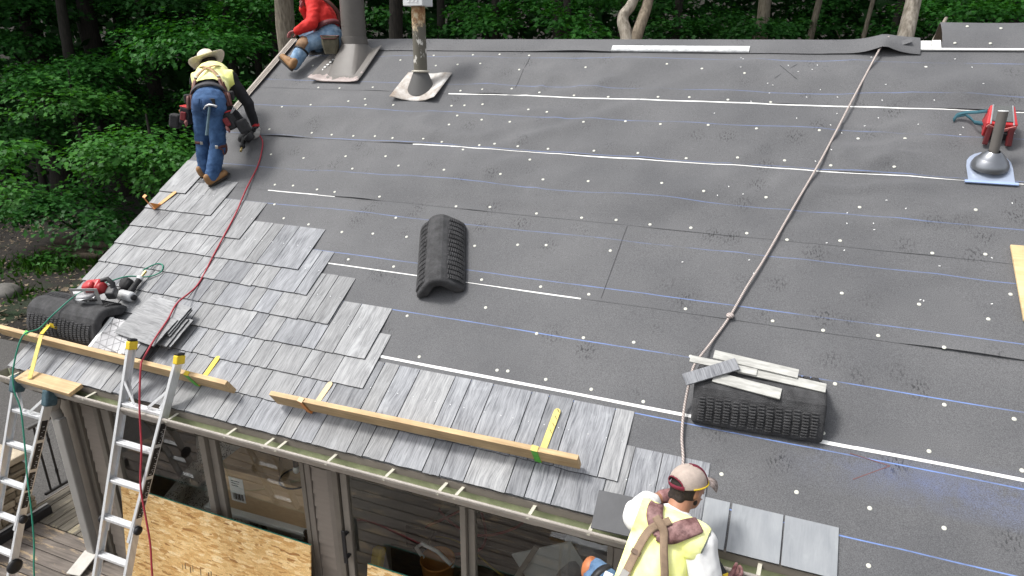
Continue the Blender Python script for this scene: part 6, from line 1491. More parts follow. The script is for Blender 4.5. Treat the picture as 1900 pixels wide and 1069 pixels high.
for k, (r, dz) in enumerate(((1.0,0),(1.35,-.008),(1.68,-.022))):
    for i in range(13):
        t = math.pi/2-.78+1.56*i/12; c_ = math.cos(t); vs.append((.0945*c_*(1+.05*k), .111*math.sin(t)*r, dz-.02*(c_*1.3)**2*k))
b_.add([CT @ V(p) for p in vs], [(j*13+i, j*13+i+1, (j+1)*13+i+1, (j+1)*13+i) for j in range(2) for i in range(12)], None, True)
o = b_.build('cap_brim', mat('camouflage_brim', (.30,.22,.20), .8, .5, 40, c2=(.5,.42,.38)), cap, world=True); q = o.modifiers.new('t','SOLIDIFY'); q.thickness = .004
pts = []
for i in range(25):
    th_ = math.pi*i/24; t = 1.5*math.pi+.66*math.cos(th_); ph = (math.pi/2)*(2+6.4*math.sin(th_))/24
    pts.append(CT @ V((.094*math.cos(ph)**.8*math.cos(t), .110*math.cos(ph)**.8*math.sin(t), .0995*math.sin(ph))))
b_ = MB(); b_.tube(pts, .0042, 6); b_.build('cap_opening_trim', M_MAR, cap, world=True)
ribbon('cap_strap', [CT @ V((.094*math.cos(t), .110*math.sin(t), .008)) for t in [1.5*math.pi-.75+1.5*i/8 for i in range(9)]], .02, -cf, M_MAR, cap, .003)
b_ = MB(); b_.tube(smooth_pts([CT @ V((.097*math.cos(t), .114*math.sin(t), .004-.002*math.sin(t))) for t in [-.35+.35*i for i in range(11)]],3), .004, 6); b_.build('glasses_cord', YELLOW, w3, world=True)
# stapler in the right hand
tk = thing('hammer_tacker', Matrix.Translation((.0,3.15,2.25)), 'black and yellow hammer tacker in the right hand of the worker in the cap', 'hammer tacker')
p0, p1 = V((-.055,3.08,2.285)), V((.045,2.985,2.215))
b_ = MB(); b_.bar(p0, p1, .034, .030, (0,0,1)); b_.build('tacker_body', BLACK, tk, .006, world=True)
b_ = MB(); b_.bar(p0-(p1-p0)*.16, p0+(p1-p0)*.02, .040, .036, (0,0,1)); b_.build('tacker_head', YELLOW, tk, .004, world=True)
b_ = MB(); b_.bar(p0+(p1-p0)*.74, p0+(p1-p0)*.92, .037, .034, (0,0,1)); b_.build('grip_band', YELLOW, tk, .004, world=True)
# low work platform that carries him
wp = thing('work_platform', WM(-.4, 2.76, 0), 'aluminium work platform on the deck under the worker in the cap', 'work platform')
b_ = MB(); b_.box(-.95,.95,-.17,.17,1.005,1.05); b_.build('platform_deck', ALU, wp, .004)
b_ = MB(); b_.box(-.36,-.16,-.15,.15,1.051,1.655); b_.build('step_box', ALU, wp, .006)
for x in (-.88,.88):
    for y in (-.15,.15):
        b_ = MB(); b_.bar((x,y,0),(x*.96,y,1.004),.04,.025); b_.build('leg', ALU, wp, .003)
    b_ = MB(); b_.bar((x*.985,-.15,.4),(x*.985,.15,.4),.03,.02); b_.build('leg_brace', ALU, wp, .003)
# ================================================================ the wood behind and beside the house
rng = np.random.default_rng(12)
def leaf_mat(name, c, tr, var=.35):
    m, nd, lk, b = new_mat(name); nd.remove(b); out = nd['Material Output']
    geo = nd.new('ShaderNodeNewGeometry')
    rp = ramp(nd, [(0, sat([x*(1-var) for x in c])), (.55, c), (1, sat([c[0]*(1+var*1.7), c[1]*(1+var), c[2]*(1+var*.6)]))]); lk.new(geo.outputs['Random Per Island'], rp.inputs[0])
    d = nd.new('ShaderNodeBsdfDiffuse'); t = nd.new('ShaderNodeBsdfTranslucent'); g = nd.new('ShaderNodeBsdfGlossy'); g.inputs['Roughness'].default_value = .45
    lk.new(rp.outputs[0], d.inputs[0]); hs = N(nd, 'ShaderNodeHueSaturation', i_Hue=.485, i_Saturation=1.15, i_Value=1.0); lk.new(rp.outputs[0], hs.inputs['Color']); lk.new(hs.outputs[0], t.inputs[0])
    m1 = nd.new('ShaderNodeMixShader'); m1.inputs[0].default_value = tr; lk.new(d.outputs[0], m1.inputs[1]); lk.new(t.outputs[0], m1.inputs[2])
    m2 = nd.new('ShaderNodeMixShader'); m2.inputs[0].default_value = .012; lk.new(m1.outputs[0], m2.inputs[1]); lk.new(g.outputs[0], m2.inputs[2]); g.inputs[0].default_value = (.8,.85,.8,1)
    lk.new(m2.outputs[0], out.inputs['Surface']); return m
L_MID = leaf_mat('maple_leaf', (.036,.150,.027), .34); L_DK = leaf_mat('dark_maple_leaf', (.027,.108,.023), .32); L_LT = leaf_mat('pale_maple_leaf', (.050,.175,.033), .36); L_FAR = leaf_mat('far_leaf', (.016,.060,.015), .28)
def bark_mat(name, c, c2, sc=9):
    return mat(name, c, .9, .3, sc, .7, 40, stretch=(3,3,.5), c2=c2)
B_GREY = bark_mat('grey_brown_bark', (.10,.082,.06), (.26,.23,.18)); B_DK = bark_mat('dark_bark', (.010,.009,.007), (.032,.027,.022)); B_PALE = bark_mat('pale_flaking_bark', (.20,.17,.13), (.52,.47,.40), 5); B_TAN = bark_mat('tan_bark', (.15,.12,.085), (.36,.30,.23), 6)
# maple leaf outline: five points
LEAF = np.array([(0,0,0),(-.30,.06,.02),(-.20,.28,.0),(-.52,.44,.05),(-.22,.58,.0),(0,1.0,-.04),(.22,.58,.0),(.52,.44,.05),(.20,.28,.0),(.30,.06,.02)], float)
LF = [(0,1,2),(0,2,4),(2,3,4),(0,4,5),(0,5,6),(0,6,8),(6,7,8),(0,8,9)]
LEAF6 = np.array([(0,0,0),(-.5,.38,.05),(-.16,.5,0),(0,1,-.05),(.16,.5,0),(.5,.38,.05)], float); LF6 = [(0,1,2),(0,2,3),(0,3,4),(0,4,5)]
def leaves(P, Nn, T, S, shape=0):
    "arrays of position, normal, tip direction and size become one leaf mesh"
    base, lf = (LEAF, LF) if shape == 0 else (LEAF6, LF6)
    Nn = Nn/np.linalg.norm(Nn, axis=1, keepdims=True); T = T-Nn*(T*Nn).sum(1, keepdims=True); T = T/np.maximum(np.linalg.norm(T, axis=1, keepdims=True), 1e-6); X = np.cross(T, Nn)
    v = (P[:,None,:] + S[:,None,None]*(X[:,None,:]*base[None,:,0:1]+T[:,None,:]*base[None,:,1:2]+Nn[:,None,:]*base[None,:,2:3]))
    k = len(base); n = len(P); f = (np.array(lf)[None]+np.arange(n)[:,None,None]*k)
    return v.reshape(-1,3), f.reshape(-1,3)
def np_mesh(name, V_, F_, m, parent=None, M=None):
    me = bpy.data.meshes.new(name); nv = len(V_); nf = len(F_)
    if parent is not None:
        inv = np.array(mw(parent).inverted()); V_ = V_ @ inv[:3,:3].T + inv[:3,3]
    me.vertices.add(nv); me.vertices.foreach_set('co', V_.astype(np.float32).ravel())
    me.loops.add(nf*3); me.loops.foreach_set('vertex_index', F_.astype(np.int32).ravel())
    me.polygons.add(nf); me.polygons.foreach_set('loop_start', np.arange(0, nf*3, 3, dtype=np.int32)); 
    me.update(calc_edges=True); me.materials.append(m)
    return link(name, me, M, parent)
def tier(c, rx, rz, s, dens=1.0, low=-.25):
    "a leafy dome: drooping sprays over the upper side of a flattened ellipsoid"
    c = np.array(c); area = 6.5*rx*(rx*.5+rz*.7); nsp = max(10, int(area*5.2*dens)); per = int(max(10, 27*(.16/s)))
    d = rng.normal(size=(nsp,3)); d /= np.linalg.norm(d, axis=1, keepdims=True); d[:,2] = np.where(d[:,2] < low, -d[:,2]*.6, d[:,2])
    lump = 1+.22*np.sin(d[:,0]*5+c[0])*np.cos(d[:,1]*4+c[1])+.16*np.sin(d[:,2]*9+c[0]*3+d[:,1]*7)
    r = rng.uniform(.62,1.06,nsp)*lump
    sc = c+d*np.array([rx,rx,rz])*r[:,None]; nrm = d/np.array([rx,rx,rz]); nrm /= np.linalg.norm(nrm, axis=1, keepdims=True)
    out = np.column_stack([d[:,0],d[:,1],-.35*np.ones(nsp)])
    idx = np.repeat(np.arange(nsp), per); n = len(idx)
    sr = .17+.55*s
    off = rng.normal(size=(n,3))*np.array([sr,sr,sr*.35]); P = sc[idx]+off
    rr = np.linalg.norm(off[:,:2], axis=1); P[:,2] -= rr*rr*.5
    Nn = nrm[idx]*.55+np.array([0,0,.9])+rng.normal(size=(n,3))*.38
    T = out[idx]*.8+np.column_stack([off[:,0],off[:,1],-np.abs(off[:,0])*.4])*2.2+rng.normal(size=(n,3))*.45
    S = s*rng.uniform(.6,1.15,n)
    return P, Nn, T, S
def crown(parent, tiers, m, s, dens=1.0, shape=0, name='crown'):
    A_ = [tier(t[:3], t[3], t[4], s, dens) for t in tiers]
    P, Nn, T, S = (np.concatenate([a[i] for a in A_]) for i in range(4))
    v, f = leaves(P, Nn, T, S, shape); return np_mesh(name, v, f, m, parent)
def trunk(parent, pts, rs, m, name='trunk', n=12):
    P = smooth_pts(pts, 6); k = len(P)-1; R = [interp([(i*1.0, r) for i, r in enumerate(rs)], j*(len(rs)-1)/k) for j in range(k+1)]
    b_ = MB(); b_.tube(P, R, n)
    b_.v = [(x+.06*R[min(k, i//n)]*math.sin(z*9+i), y+.06*R[min(k, i//n)]*math.cos(z*7+i*2), z) if i < n*(k+1) else (x, y, z) for i, (x, y, z) in enumerate(b_.v)]
    return b_.build(name, m, parent, world=True)
TI = dict(A=(-15.7,15.5,4.7,2.07,0.84), A2=(-16.1,17.8,5.3,1.36,0.68), A3=(-19.4,17.6,5.2,1.42,0.71), A4=(-14.6,15.5,3.5,1.08,0.54), A5=(-12.9,14.8,3.2,0.73,0.58), B=(-20.2,15.7,4.1,1.53,0.59), C=(-20.3,14.3,3.6,1.78,0.73), D=(-18.5,13.2,3.2,1.42,0.60), E=(-15.3,12.4,2.2,1.65,0.76), E2=(-13.8,12.3,2.1,0.80,0.53), F=(-13.9,8.6,2.8,0.53,0.42), F2=(-13.4,8.0,2.2,0.35,0.40), G=(-18.2,12.3,0.5,1.65,0.67), G2=(-16.6,12.2,0.2,0.87,0.51), G3=(-18.8,11.5,0.5,0.87,0.58), H1=(-23.5,16.2,5.8,1.60,0.71), H2=(-24.0,18.5,6.1,1.36,0.68), H3=(-21.2,18.4,6.0,1.12,0.65), H4=(-18.7,18.2,6.0,1.60,0.53), H5=(-15.2,17.3,5.9,1.13,0.49), H6=(-22.9,14.9,4.7,1.19,0.68), M1=(-19.4,17.7,2.5,1.86,0.84), M2=(-21.9,14.3,2.1,1.19,0.68), M3=(-22.1,17.8,2.5,1.55,0.78), M4=(-15.0,16.0,2.4,0.97,0.65), R1=(-10.3,16.8,5.6,0.58,0.36), R2=(-9.0,19.7,5.7,0.97,0.49), R3=(-8.0,18.2,5.3,0.90,0.37), R4=(-7.2,19.3,5.9,0.92,0.38), R5=(-5.8,18.0,5.4,0.78,0.40), R6=(-4.9,17.6,5.1,0.55,0.25), R7=(-5.6,21.1,6.0,0.97,0.36), R8=(-4.2,24.0,6.0,1.07,0.44), R9=(-3.3,21.8,5.3,1.13,0.40), R10=(-2.3,24.6,5.6,1.07,0.44), R11=(-1.2,22.6,5.3,1.13,0.36), R12=(0.4,26.7,5.4,1.30,0.46), R13=(1.0,28.4,6.1,1.36,0.49), R14=(2.9,26.5,5.3,1.07,0.39), R15=(3.9,23.7,5.9,1.38,0.34), R16=(4.3,22.6,5.7,1.02,0.22), R17=(5.4,23.1,5.8,0.73,0.29), R18=(4.2,27.1,5.5,0.89,0.39), R19=(-10.9,21.0,5.2,0.89,0.44), R20=(-15.9,21.6,6.0,1.16,0.78), R21=(-14.8,21.9,5.6,1.16,0.68))
def tree(label, x, y, r, keys, m, bark, s=.15, lean=(0,0), top=11.0, shade_canopy=(), dens=1.0, group='trees of the wood', kind='maple_tree', extra=(), cs=.34):
    z0 = gz(x, y)-.1; t = thing(kind, WM(x, y, z0), label, 'tree', group)
    pts = [(x+lean[0]*q+.12*math.sin(q*5+x), y+lean[1]*q+.1*math.cos(q*4+y), z0+(top-z0)*q) for q in (0,.12,.3,.5,.75,1)]
    tr = trunk(t, pts, [r*1.35,r*1.1,r,r*.9,r*.65,r*.25], bark)
    tiers = [TI[k] for k in keys]+list(extra)
    for k in tiers:
        if abs(k[2]-z0) < .8: continue
        zb = max(z0+.6, k[2]-1.2-.3*math.hypot(k[0]-x, k[1]-y)); q = min(1, (zb-z0)/(top-z0)); p0 = V((x+lean[0]*q, y+lean[1]*q, zb)); p1 = V((k[0], k[1], k[2]-.1))
        mid = p0.lerp(p1,.5)+V((0,0,.25)); trunk(t, [p0, mid, p1], [max(.03,r*.32), max(.022,r*.22), .012], bark, 'limb', 7)
    if tiers: crown(t, tiers, m, s, dens)
    if shade_canopy: crown(t, shade_canopy, L_DK, cs, .24, 1, 'shade_crown')  # high leaves out of view, added to block the sky and darken the wood
    return t
def can(*a): return [(x, y, z, rx, rz) for x, y, z, rx, rz in a]
tree('broad maple with a bright layered crown behind the worker in the straw hat', -16.2, 17.2, .15, ['A','A2','H5','A4'], L_MID, B_DK, .15, shade_canopy=can((-16.5,18,10,3.6,1.3),(-13.5,18.5,11,3.2,1.2)))
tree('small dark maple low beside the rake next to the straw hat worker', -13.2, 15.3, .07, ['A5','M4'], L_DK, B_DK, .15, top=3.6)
tree('tall maple with dark upper leaves left of the bright layered one', -20.6, 17.9, .24, ['A3','H3','H4','M1'], L_DK, B_DK, .16, shade_canopy=can((-20.5,18.5,10.5,3.8,1.4),(-18,21,12,3.8,1.3)))
tree('maple with broad mid green tiers left of the dark clearing', -20.9, 15.3, .17, ['B','C'], L_MID, B_DK, .15, shade_canopy=can((-22,15.5,9.5,3.6,1.2)))
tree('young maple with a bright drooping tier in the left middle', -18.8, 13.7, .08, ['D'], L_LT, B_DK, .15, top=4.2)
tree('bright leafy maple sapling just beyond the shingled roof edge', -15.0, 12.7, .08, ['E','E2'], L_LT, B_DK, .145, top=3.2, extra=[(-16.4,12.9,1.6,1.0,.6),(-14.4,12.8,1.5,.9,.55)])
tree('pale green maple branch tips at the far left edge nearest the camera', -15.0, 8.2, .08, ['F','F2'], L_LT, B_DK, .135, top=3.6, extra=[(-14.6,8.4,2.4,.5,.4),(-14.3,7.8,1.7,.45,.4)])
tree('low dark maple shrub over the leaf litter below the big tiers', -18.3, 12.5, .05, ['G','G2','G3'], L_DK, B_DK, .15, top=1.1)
tree('dark maple with a thick trunk in the far upper left corner', -24.2, 16.5, .36, ['H1','H6'], L_DK, B_DK, .17, shade_canopy=can((-25,16,10,4,1.4)))
tree('dark straight trunked maple second from the upper left corner', -22.7, 17.6, .32, ['H2','M3'], L_DK, B_DK, .17, shade_canopy=can((-23.5,19.5,11,4,1.4)))
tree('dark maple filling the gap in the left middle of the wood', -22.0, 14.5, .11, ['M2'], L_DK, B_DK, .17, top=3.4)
tree('tall slender dark trunk between the two big left trunks', -23.5, 19.6, .22, [], L_DK, B_DK, .17, shade_canopy=can((-23,22,11,4,1.4)))
tree('grey brown straight trunk rising beside the seated worker in red', -9.75, 11.9, .205, [], L_DK, B_GREY, lean=(.45,-.25), top=12, shade_canopy=can((-10.8,15.5,10.5,3.0,1.1)), kind='tall_tree')
tree('dark trunk behind the flue', -9.6, 16.1, .20, ['R1'], L_DK, B_DK, .15, shade_canopy=can((-9.5,17.5,10.5,3.6,1.2)))
tree('dark maple in the gap between the red shirt and the flue', -15.3, 22.3, .25, ['R20','R21'], L_DK, B_DK, .17, shade_canopy=can((-14.5,22.5,11,4,1.4)))
tree('dark maple right of the white capped vent pipe', -10.9, 21.3, .16, ['R19'], L_DK, B_DK, .16, shade_canopy=can((-10.5,22,11.5,3.8,1.4)))
tree('bright maple right of the vent pipe above the ridge', -8.2, 19.2, .14, ['R2','R3','R4'], L_MID, B_DK, .15, shade_canopy=can((-7,20.5,11,3.8,1.3)))
tree('bright maple left of the forked pale trunk', -5.9, 19.0, .12, ['R5','R6','R7'], L_MID, B_DK, .15, shade_canopy=can((-4.5,21.5,11.5,3.6,1.3)))
tree('dark maple right of the forked pale trunk', -3.5, 23.2, .16, ['R8','R9'], L_DK, B_DK, .16, shade_canopy=can((-3,24.5,12,4,1.4)))
tree('straight brown trunk with dark leaves at its foot above the ridge', -1.1, 23.1, .225, ['R10','R11'], L_DK, B_GREY, .16, shade_canopy=can((-1,25.5,12,4,1.4)))
tree('leaning thin dark trunk right of the straight brown trunk', -.45, 25.5, .125, ['R12'], L_DK, B_GREY, .17, lean=(1.6,.3), shade_canopy=can((1,28,12,4,1.4)))
tree('thin leaning sapling trunk left of the pale flaking trunk', 1.4, 23.9, .075, ['R13'], L_DK, B_GREY, .17, lean=(1.2,0), shade_canopy=can((2.5,29,12,4,1.4)))
tree('dark maple behind the lifted ridge underlayment', 3.1, 26.9, .14, ['R14','R18'], L_DK, B_DK, .17, shade_canopy=can((4.5,28,12,4,1.4)))
tree('bright maple above the raised underlayment at the upper right', 4.3, 24.0, .13, ['R15','R16','R17'], L_MID, B_DK, .15, shade_canopy=can((6,24.5,11.5,4,1.4)))
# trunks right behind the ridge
ft = thing('forked_tree', WM(-3.42, 15.9, gz(-3.4,15.9)-.1), 'pale tree with two forked trunks right behind the middle of the ridge', 'tree', 'trees of the wood')
z0 = gz(-3.4, 15.9)-.1
trunk(ft, [(-3.42,15.8,z0),(-3.45,15.82,3.5),(-3.50,15.84,4.9),(-3.66,15.95,5.45),(-3.47,16.15,5.9),(-3.3,16.5,7.5),(-3.4,17,10)], [.24,.2,.145,.125,.118,.10,.03], B_PALE)
trunk(ft, [(-3.40,15.83,4.3),(-3.33,15.9,5.0),(-3.24,16.1,5.45),(-3.17,16.3,5.9),(-2.9,16.8,7.8),(-2.6,17.2,10)], [.15,.13,.122,.115,.09,.03], B_TAN)
crown(ft, can((-3.2,17,10.5,3.2,1.2)), L_DK, .34, .42, 1, 'shade_crown')  # unseen top leaves, added to shade the wood below
pt = thing('pale_tree', WM(2.12, 16.8, gz(2.1,16.8)-.1), 'pale flaking birch like trunk rising behind the lifted ridge underlayment', 'tree', 'trees of the wood')
z0 = gz(2.1, 16.8)-.1
trunk(pt, [(2.02,16.7,z0),(2.10,16.85,3.5),(2.15,16.95,5.04),(2.2,17.26,5.8),(2.35,17.6,7.5),(2.4,17.9,10)], [.22,.19,.165,.15,.12,.04], B_PALE)
crown(pt, can((2.4,18.3,10.8,3.2,1.2)), L_DK, .34, .42, 1, 'shade_crown')  # out-of-view crown, likewise added for shade
b_ = MB(); b_.tube([(2.35,15.7,4.2),(2.55,16.0,5.0),(2.68,16.1,5.4)], [.055,.05,.03], 8); o = b_.build('dead_branch', B_PALE); props(o, 'thin dead branch leaning behind the end of the raised ridge underlayment', 'branch')
# far trunks and the closed wall of leaves behind
k = 0
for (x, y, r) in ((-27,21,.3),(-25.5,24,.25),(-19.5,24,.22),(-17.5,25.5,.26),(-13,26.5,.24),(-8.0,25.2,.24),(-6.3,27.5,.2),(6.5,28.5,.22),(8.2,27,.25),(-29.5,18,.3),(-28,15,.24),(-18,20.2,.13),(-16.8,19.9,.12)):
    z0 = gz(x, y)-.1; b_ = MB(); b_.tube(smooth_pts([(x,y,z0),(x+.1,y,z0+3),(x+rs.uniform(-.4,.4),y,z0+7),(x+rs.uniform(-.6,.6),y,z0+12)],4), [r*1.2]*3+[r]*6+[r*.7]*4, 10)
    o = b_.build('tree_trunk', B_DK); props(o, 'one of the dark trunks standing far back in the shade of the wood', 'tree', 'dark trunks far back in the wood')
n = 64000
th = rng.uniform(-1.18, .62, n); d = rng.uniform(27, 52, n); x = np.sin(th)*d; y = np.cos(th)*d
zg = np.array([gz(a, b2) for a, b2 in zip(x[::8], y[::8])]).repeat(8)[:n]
zz = zg+rng.uniform(0, 1, n)**1.3*(12+.1*d); top_ = rng.uniform(0, 1, n) < .22; zz = np.where(top_, zg+12+rng.uniform(0, 4, n), zz)  # top layer of large leaves added to block the sky and darken the hillside
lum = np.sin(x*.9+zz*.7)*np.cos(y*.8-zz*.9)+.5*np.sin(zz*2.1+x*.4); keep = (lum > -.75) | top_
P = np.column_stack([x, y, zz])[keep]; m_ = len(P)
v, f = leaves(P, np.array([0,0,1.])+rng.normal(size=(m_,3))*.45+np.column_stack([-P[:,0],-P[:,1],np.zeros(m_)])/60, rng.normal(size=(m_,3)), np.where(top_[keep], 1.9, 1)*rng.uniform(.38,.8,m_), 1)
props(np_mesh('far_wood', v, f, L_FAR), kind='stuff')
# forest floor: leaf litter, grass tufts, log pile, stones
n = 5200; x = rng.uniform(-24,-8.2,n); y = rng.uniform(7.2,15,n); ok = (y > 7.6+.2*np.sin(x)) & (x < -7.5); x, y = x[ok], y[ok]
P = np.column_stack([x, y, [gz(a, b2)+.015 for a, b2 in zip(x, y)]]); m_ = len(P)
v, f = leaves(P, np.array([0,0,1.])+rng.normal(size=(m_,3))*.35, rng.normal(size=(m_,3)), rng.uniform(.05,.13,m_), 1)
lm = mat('dry_leaf_litter', (.10,.065,.035), .9, .6, 2, c2=(.34,.27,.19)); props(np_mesh('leaf_litter', v, f, lm), kind='stuff')
gp = []
for cx, cy, r, k in ((-17.6,11.1,.9,700),(-16.5,12.0,1.1,420),(-16.0,9.4,.8,90),(-18.6,10.4,.9,160)):
    a = rng.normal(size=(k,2))*r*.5; gp.append(np.column_stack([cx+a[:,0], cy+a[:,1]]))
gp = np.concatenate(gp); P = np.column_stack([gp, [gz(a, b2) for a, b2 in gp]]); m_ = len(P)
T = np.array([0,0,1.])+rng.normal(size=(m_,3))*.5; v, f = leaves(P, rng.normal(size=(m_,3)), T, rng.uniform(.12,.34,m_), 1)
v = v.reshape(m_,6,3); c = v[:,:1]+(v[:,3:4]-v[:,:1])*np.linspace(0,1,6)[None,[0,1,2,5,2,1],None]; v = (c+(v-c)*.35).reshape(-1,3)
props(np_mesh('grass', v, f, leaf_mat('grass_blade', (.03,.085,.015), .3)), kind='stuff')
sh = thing('fern_clump', WM(-17.6, 11.1, gz(-17.6,11.1)), 'bright green leafy clump on the forest floor at the left edge', 'plant')
crown(sh, [(-17.6,11.1,gz(-17.6,11.1)+.15,.55,.32)], L_LT, .12, 1.4, 1, 'foliage')
for i, (x, y, s_, lb) in enumerate(((-16.3,9.15,.30,'grey boulder on the bare soil at the left edge'),(-16.9,8.6,.18,'small dark stone left of the grey boulder'),(-15.2,10.4,.12,'small pale stone on the leaf litter'))):
    b_ = MB(); b_.ball((0,0,0), s_*1.3, s_, s_*.7, 14, 9); b_.v = [tuple(V(p)*(1+.25*noise.noise(V(p)*3+V((i,0,0))))) for p in b_.v]
    o = b_.build('stone', mat('grey_field_stone', (.13,.125,.115), .9, .3, 6, .4, 20), M=WM(x, y, gz(x,y)+s_*.25, i)); props(o, lb, 'stone')
lgn = ['topmost','front','rear left','rear right','short']
for i, (dx, dy, dz, L, a) in enumerate(((0,0,.30,1.9,.1),(-.1,-.28,.12,2.1,.16),(.1,.05,.12,2.0,.05),(.2,.30,.12,1.8,.2),(.5,-.45,.1,1.1,.5))):
    b_ = MB(); b_.tube([(-L/2,0,0),(-L/4,.02,.01),(L/4,-.02,0),(L/2,.01,.01)], [.11,.12,.11,.095], 10)
    o = b_.build('log', bark_mat('rotting_log_bark', (.03,.024,.018), (.11,.085,.06), 14) if i == 0 else bpy.data.materials['rotting_log_bark'], M=WM(-17.6+dx, 12.15+dy, gz(-17.6,12.15)+dz, a)); props(o, lgn[i]+' dark log of the rotting pile on the forest floor', 'log', 'rotting logs')
# ================================================================ things behind the glass
M_CARD = mat('brown_cardboard', (.50,.35,.21), .8, .1, 3, .05, 60, stretch=(1,1,6))
def fabric_mat():
    m, nd, lk, b = new_mat('script_print_fabric'); tc = nd.new('ShaderNodeTexCoord'); o = tc.outputs['Object']
    wv = N(nd, 'ShaderNodeTexWave', i_Scale=7, i_Distortion=22, i_Detail=3); wv.inputs['Detail Scale'].default_value = 2.2; lk.new(o, wv.inputs['Vector'])
    vo = N(nd, 'ShaderNodeTexVoronoi', i_Scale=9, feature='DISTANCE_TO_EDGE'); lk.new(o, vo.inputs['Vector'])
    r1 = ramp(nd, [(.80, (0,0,0)), (.88, (1,1,1))]); lk.new(wv.outputs['Fac'], r1.inputs[0]); nz = N(nd, 'ShaderNodeTexNoise', i_Scale=6, i_Detail=2); lk.new(o, nz.inputs['Vector']); r2 = ramp(nd, [(.45, (0,0,0)), (.5, (1,1,1))]); lk.new(nz.outputs['Fac'], r2.inputs[0])
    mu = N(nd, 'ShaderNodeMath', operation='MULTIPLY'); lk.new(r1.outputs[0], mu.inputs[0]); lk.new(r2.outputs[0], mu.inputs[1])
    mx = N(nd, 'ShaderNodeMix', data_type='RGBA'); lk.new(mu.outputs[0], mx.inputs[0]); mx.inputs[6].default_value = (.55,.53,.48,1); mx.inputs[7].default_value = (.08,.075,.07,1); lk.new(mx.outputs[2], b.inputs['Base Color']); b.inputs['Roughness'].default_value = .9; return m
M_FAB = fabric_mat()
ch = thing('armchair', WM(-4.95, 4.28, 0, .35), 'pale armchair with dark script print behind the left window', 'armchair')
b_ = MB(); b_.box(-.38,.38,-.30,.30,.16,.42); b_.build('seat', M_FAB, ch, .06, 3)
b_ = MB(); b_.box(-.45,-.30,-.32,.36,.10,.62); b_.build('armrest', M_FAB, ch, .06, 3); b_ = MB(); b_.box(.30,.45,-.32,.36,.10,.62); b_.build('armrest', M_FAB, ch, .06, 3)
b_ = MB(); b_.bar((0,.28,.25),(0,.46,.92),.78,.18,(0,-1,0)); b_.build('backrest', M_FAB, ch, .07, 3)
b_ = MB(); b_.bar((.06,-.05,.43),(.04,.2,.75),.42,.14,(0,-1,0)); b_.build('cushion', M_FAB, ch, .05, 3)
b_ = MB(); [b_.box(x-.025,x+.025,y-.025,y+.025,0,.16) for x in (-.36,.36) for y in (-.26,.28)]
for x in (-.36,.36):
    for y in (-.26,.28):
        b_ = MB(); b_.box(x-.025,x+.025,y-.025,y+.025,0,.16); b_.build('leg', M_DARK, ch)
M_LAMIN = mat('white_laminate', (.62,.64,.63), .4, .05)
tb = thing('white_table', WM(-3.72, 4.08, .12, .04), 'white table with a white leg under the cardboard box behind the second window', 'table')
b_ = MB(); b_.box(-.88,.62,-.30,.40,.62,.66); b_.build('tabletop', M_LAMIN, tb, .006)
for x, y in ((-.80,-.22),(.54,-.22),(-.80,.33),(.54,.33)):
    b_ = MB(); b_.tube([(x,y,0),(x,y,.619)], .03, 12); b_.build('leg', M_LAMIN, tb)
b_ = MB(); b_.box(.0,.60,-.28,.38,.18,.20); b_.build('lower_shelf', M_LAMIN, tb, .004)
bx = thing('cardboard_box', WM(-3.70, 4.10, .781, .03), 'big brown cardboard box with a white barcode label behind the second window', 'box')
b_ = MB(); b_.box(-.66,.62,-.26,.26,0,.50); b_.build('carton', M_CARD, bx, .004)
b_ = MB(); b_.box(-.60,-.44,-.2635,-.2605,.10,.36); lb = b_.build('label', WHITE, bx)
for k in range(9):
    b_ = MB(); b_.box(-.575+.013*k,-.570+.013*k+.003*(k % 3),-.2645,-.2637,.12,.19); b_.build('barcode_bar', M_PENC, lb)
for k in range(3):
    b_ = MB(); b_.box(-.575,-.50+.01*k,-.2645,-.2637,.27+.025*k,.277+.025*k); b_.build('label_line', M_PENC, lb)
b_ = MB(); b_.box(-.66,.62,-.2632,-.2605,.44,.50); b_.build('packing_tape', mat('brown_tape', (.20,.14,.085), .35), bx)
sd_t = thing('white_cabinet', WM(-4.30, 4.60, 0, .1), 'white side cabinet between the armchair and the cardboard box', 'cabinet')
b_ = MB(); b_.box(-.22,.22,-.2,.2,0,.82); b_.build('cabinet_body', M_LAMIN, sd_t, .006); b_ = MB(); b_.box(-.27,.27,-.25,.25,.821,.86); b_.build('cabinet_top', M_LAMIN, sd_t, .006)
lp = thing('pendant_lamp', WM(-3.53, 3.86, 1.30), 'clear glass dome lamp with a black ring behind the second window', 'lamp')
gm = glass_mat(); gm.name = 'lamp_glass'
b_ = MB(); b_.lathe([(.02,.30),(.08,.28),(.13,.22),(.145,.12),(.145,.0)], 28); b_.build('glass_dome', gm, lp)
b_ = MB(); b_.tube([(.15*math.cos(t),.15*math.sin(t),0) for t in [2*math.pi*i/32 for i in range(33)]], .008, 6); b_.build('ring', BLACK, lp)
b_ = MB(); b_.tube([(0,0,.12),(0,0,.30)], .022, 10); b_.tube([(0,0,.3),(0,0,.75)], .006, 6); b_.build('socket', BLACK, lp)
b_ = MB(); b_.ball((0,0,.09), .03, .03, .04); b_.build('bulb', mat('pearl_bulb', (.7,.7,.68), .3), lp)
o = board('blue_tool_box', (-3.62,3.92,.38), (-3.42,4.0,.30), .17, .09, (0,-.5,1), mat('navy_carton', (.03,.045,.12), .5, .3, 20), .006); props(o, 'navy blue carton behind the right part of the second window', 'carton')
cl = thing('red_pliers', WM(-3.42, 3.80, .2), 'long red and black bolt cutter leaning behind the second window', 'bolt cutter')
b_ = MB(); b_.bar((0,0,.45),(.09,.04,0),.04,.03); b_.build('red_handle', REDP, cl, .008); b_ = MB(); b_.bar((-.035,-.01,.62),(-.002,0,.455),.042,.035); b_.build('black_grip', RUBBER, cl, .01)
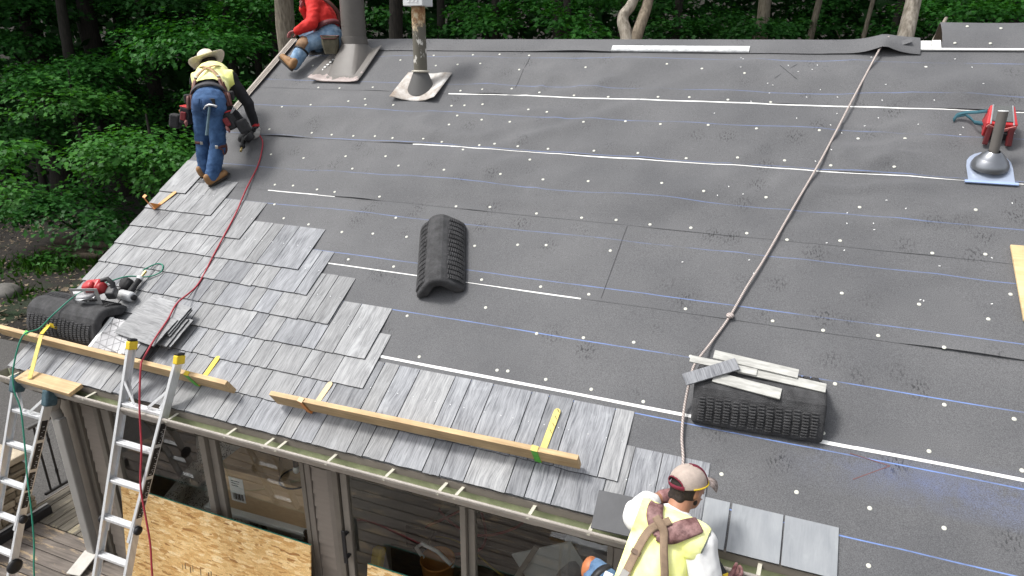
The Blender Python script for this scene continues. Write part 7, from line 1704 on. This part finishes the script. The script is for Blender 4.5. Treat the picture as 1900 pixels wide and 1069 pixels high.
o = board('white_tube', (-3.36,3.80,.78), (-3.24,3.86,.05), .06, .05, (0,-1,0), M_LAMIN, .02); props(o, 'pale blue white tube leaning right of the bolt cutter', 'tube')
# right doors: hoses, bucket, crate, papers, folded easel board
cord('air_hose', [(-3.6,4.75,.02),(-3.2,4.8,.03),(-2.9,5.2,.02),(-2.55,5.75,.02),(-2.2,5.9,.02),(-2.05,5.5,.02),(-2.4,5.15,.03),(-2.9,5.3,.03),(-3.25,5.75,.02),(-3.1,6.1,.02),(-2.6,5.6,.03),(-2.3,5.0,.02),(-2.8,4.7,.02)], .016, M_RHOSE, 'red hose lying in loops on the floor behind the right door', 'hose', 8)
cord('extension_cord', [(-3.7,4.7,.02),(-3.2,4.85,.02),(-2.6,5.0,.02),(-2.0,4.75,.02),(-1.5,4.6,.02),(-1.0,4.9,.02)], .010, mat('dull_yellow_cord', (.36,.27,.05), .6), 'dull yellow cord lying across the floor behind the right door', 'cord', 8)
bk = thing('bucket', WM(-2.45, 4.35, 0), 'orange bucket with a white bail handle behind the right door', 'bucket')
b_ = MB(); b_.lathe([(0,.005),(.13,.005),(.155,.36),(.165,.37),(.16,.385),(.148,.37),(.125,.02),(0,.02)], 24); b_.build('pail', mat('orange_plastic', (.42,.17,.03), .5, .15, 8), bk)
b_ = MB(); b_.tube([(-.155,0,.34),(-.19,-.05,.48),(-.10,-.1,.60),(.06,-.1,.56),(.155,0,.34)], .018, 8); b_.build('bail_handle', WHITE, bk)
cr_ = thing('black_crate', WM(-2.85, 4.55, 0, .12), 'black plastic crate beside the orange bucket behind the right door', 'crate')
b_ = MB()
b_.box(-.2,.2,-.15,.15,0,.02); b_.build('crate_base', BLACK, cr_)
for x0, x1, y0, y1 in ((-.2,.2,-.15,-.13),(-.2,.2,.13,.15),(-.2,-.18,-.13,.13),(.18,.2,-.13,.13)):
    b_ = MB(); b_.box(x0,x1,y0,y1,.021,.34); b_.build('crate_side', BLACK, cr_, .004)
for i, (x, y, a, lb) in enumerate(((-3.0,5.55,.3,'left pale sheet of paper on the floor behind the right door'),(-2.72,5.45,-.3,'right pale sheet of paper on the floor behind the right door'))):
    b_ = MB(); b_.box(-.13,.13,-.17,.17,.012,.016); me = b_.mesh('paper_sheet'); me.materials.append(mat('off_white_paper', (.42,.41,.38), .9, .06)); o = link('paper_sheet', me, WM(x, y, 0, a)); props(o, lb, 'paper')
ea = thing('white_board', WM(-1.55, 4.6, 0), 'white folding board standing behind the rightmost glass', 'board')
for sg in (-1, 1):
    b_ = MB(); b_.bar((sg*.02,0,.60),(sg*.33,.1,.0),.62,.018,(0,-1,.15)) if sg > 0 else b_.bar((sg*.02,0,.60),(sg*.30,-.05,.0),.05,.03,(0,-1,.15)); b_.build('board_leaf', M_LAMIN if sg > 0 else M_FR2, ea, .002)
jk = thing('hanging_jacket', WM(-1.12, 4.75, 0), 'grey jacket draped over a stand behind the rightmost glass', 'jacket')
blob('jacket_body', [('c',(-1.25,4.75,.62),(-1.05,4.75,.66),.10,.10),('c',(-1.22,4.75,.6),(-1.28,4.72,.3),.09,.13),('c',(-1.02,4.75,.6),(-.98,4.72,.25),.08,.12)], mat('grey_nylon', (.26,.26,.27), .7, .2, 8, .2, 40), jk, .014, 3, (.02,6,(0,0,1),1.5))
b_ = MB(); b_.tube([(0,0,0),(0,0,.7)], .02, 8); b_.build('stand_pole', BLACK, jk)
b_ = MB(); b_.lathe([(0,0),(.2,0),(.2,.02),(.02,.04),(0,.04)], 16); b_.build('stand_base', BLACK, jk)
yb = thing('yellow_torch', WM(-3.0, 4.02, 0), 'yellow and black work lamp standing by the left jamb of the right door', 'work lamp')
b_ = MB(); b_.tube([(.12,0,0),(.12,0,.5)], .015, 8); b_.build('stand', BLACK, yb); b_ = MB(); b_.bar((.12,-.03,.42),(.12,.05,.60),.10,.10); b_.build('lamp_head', YELLOW, yb, .02, 2)
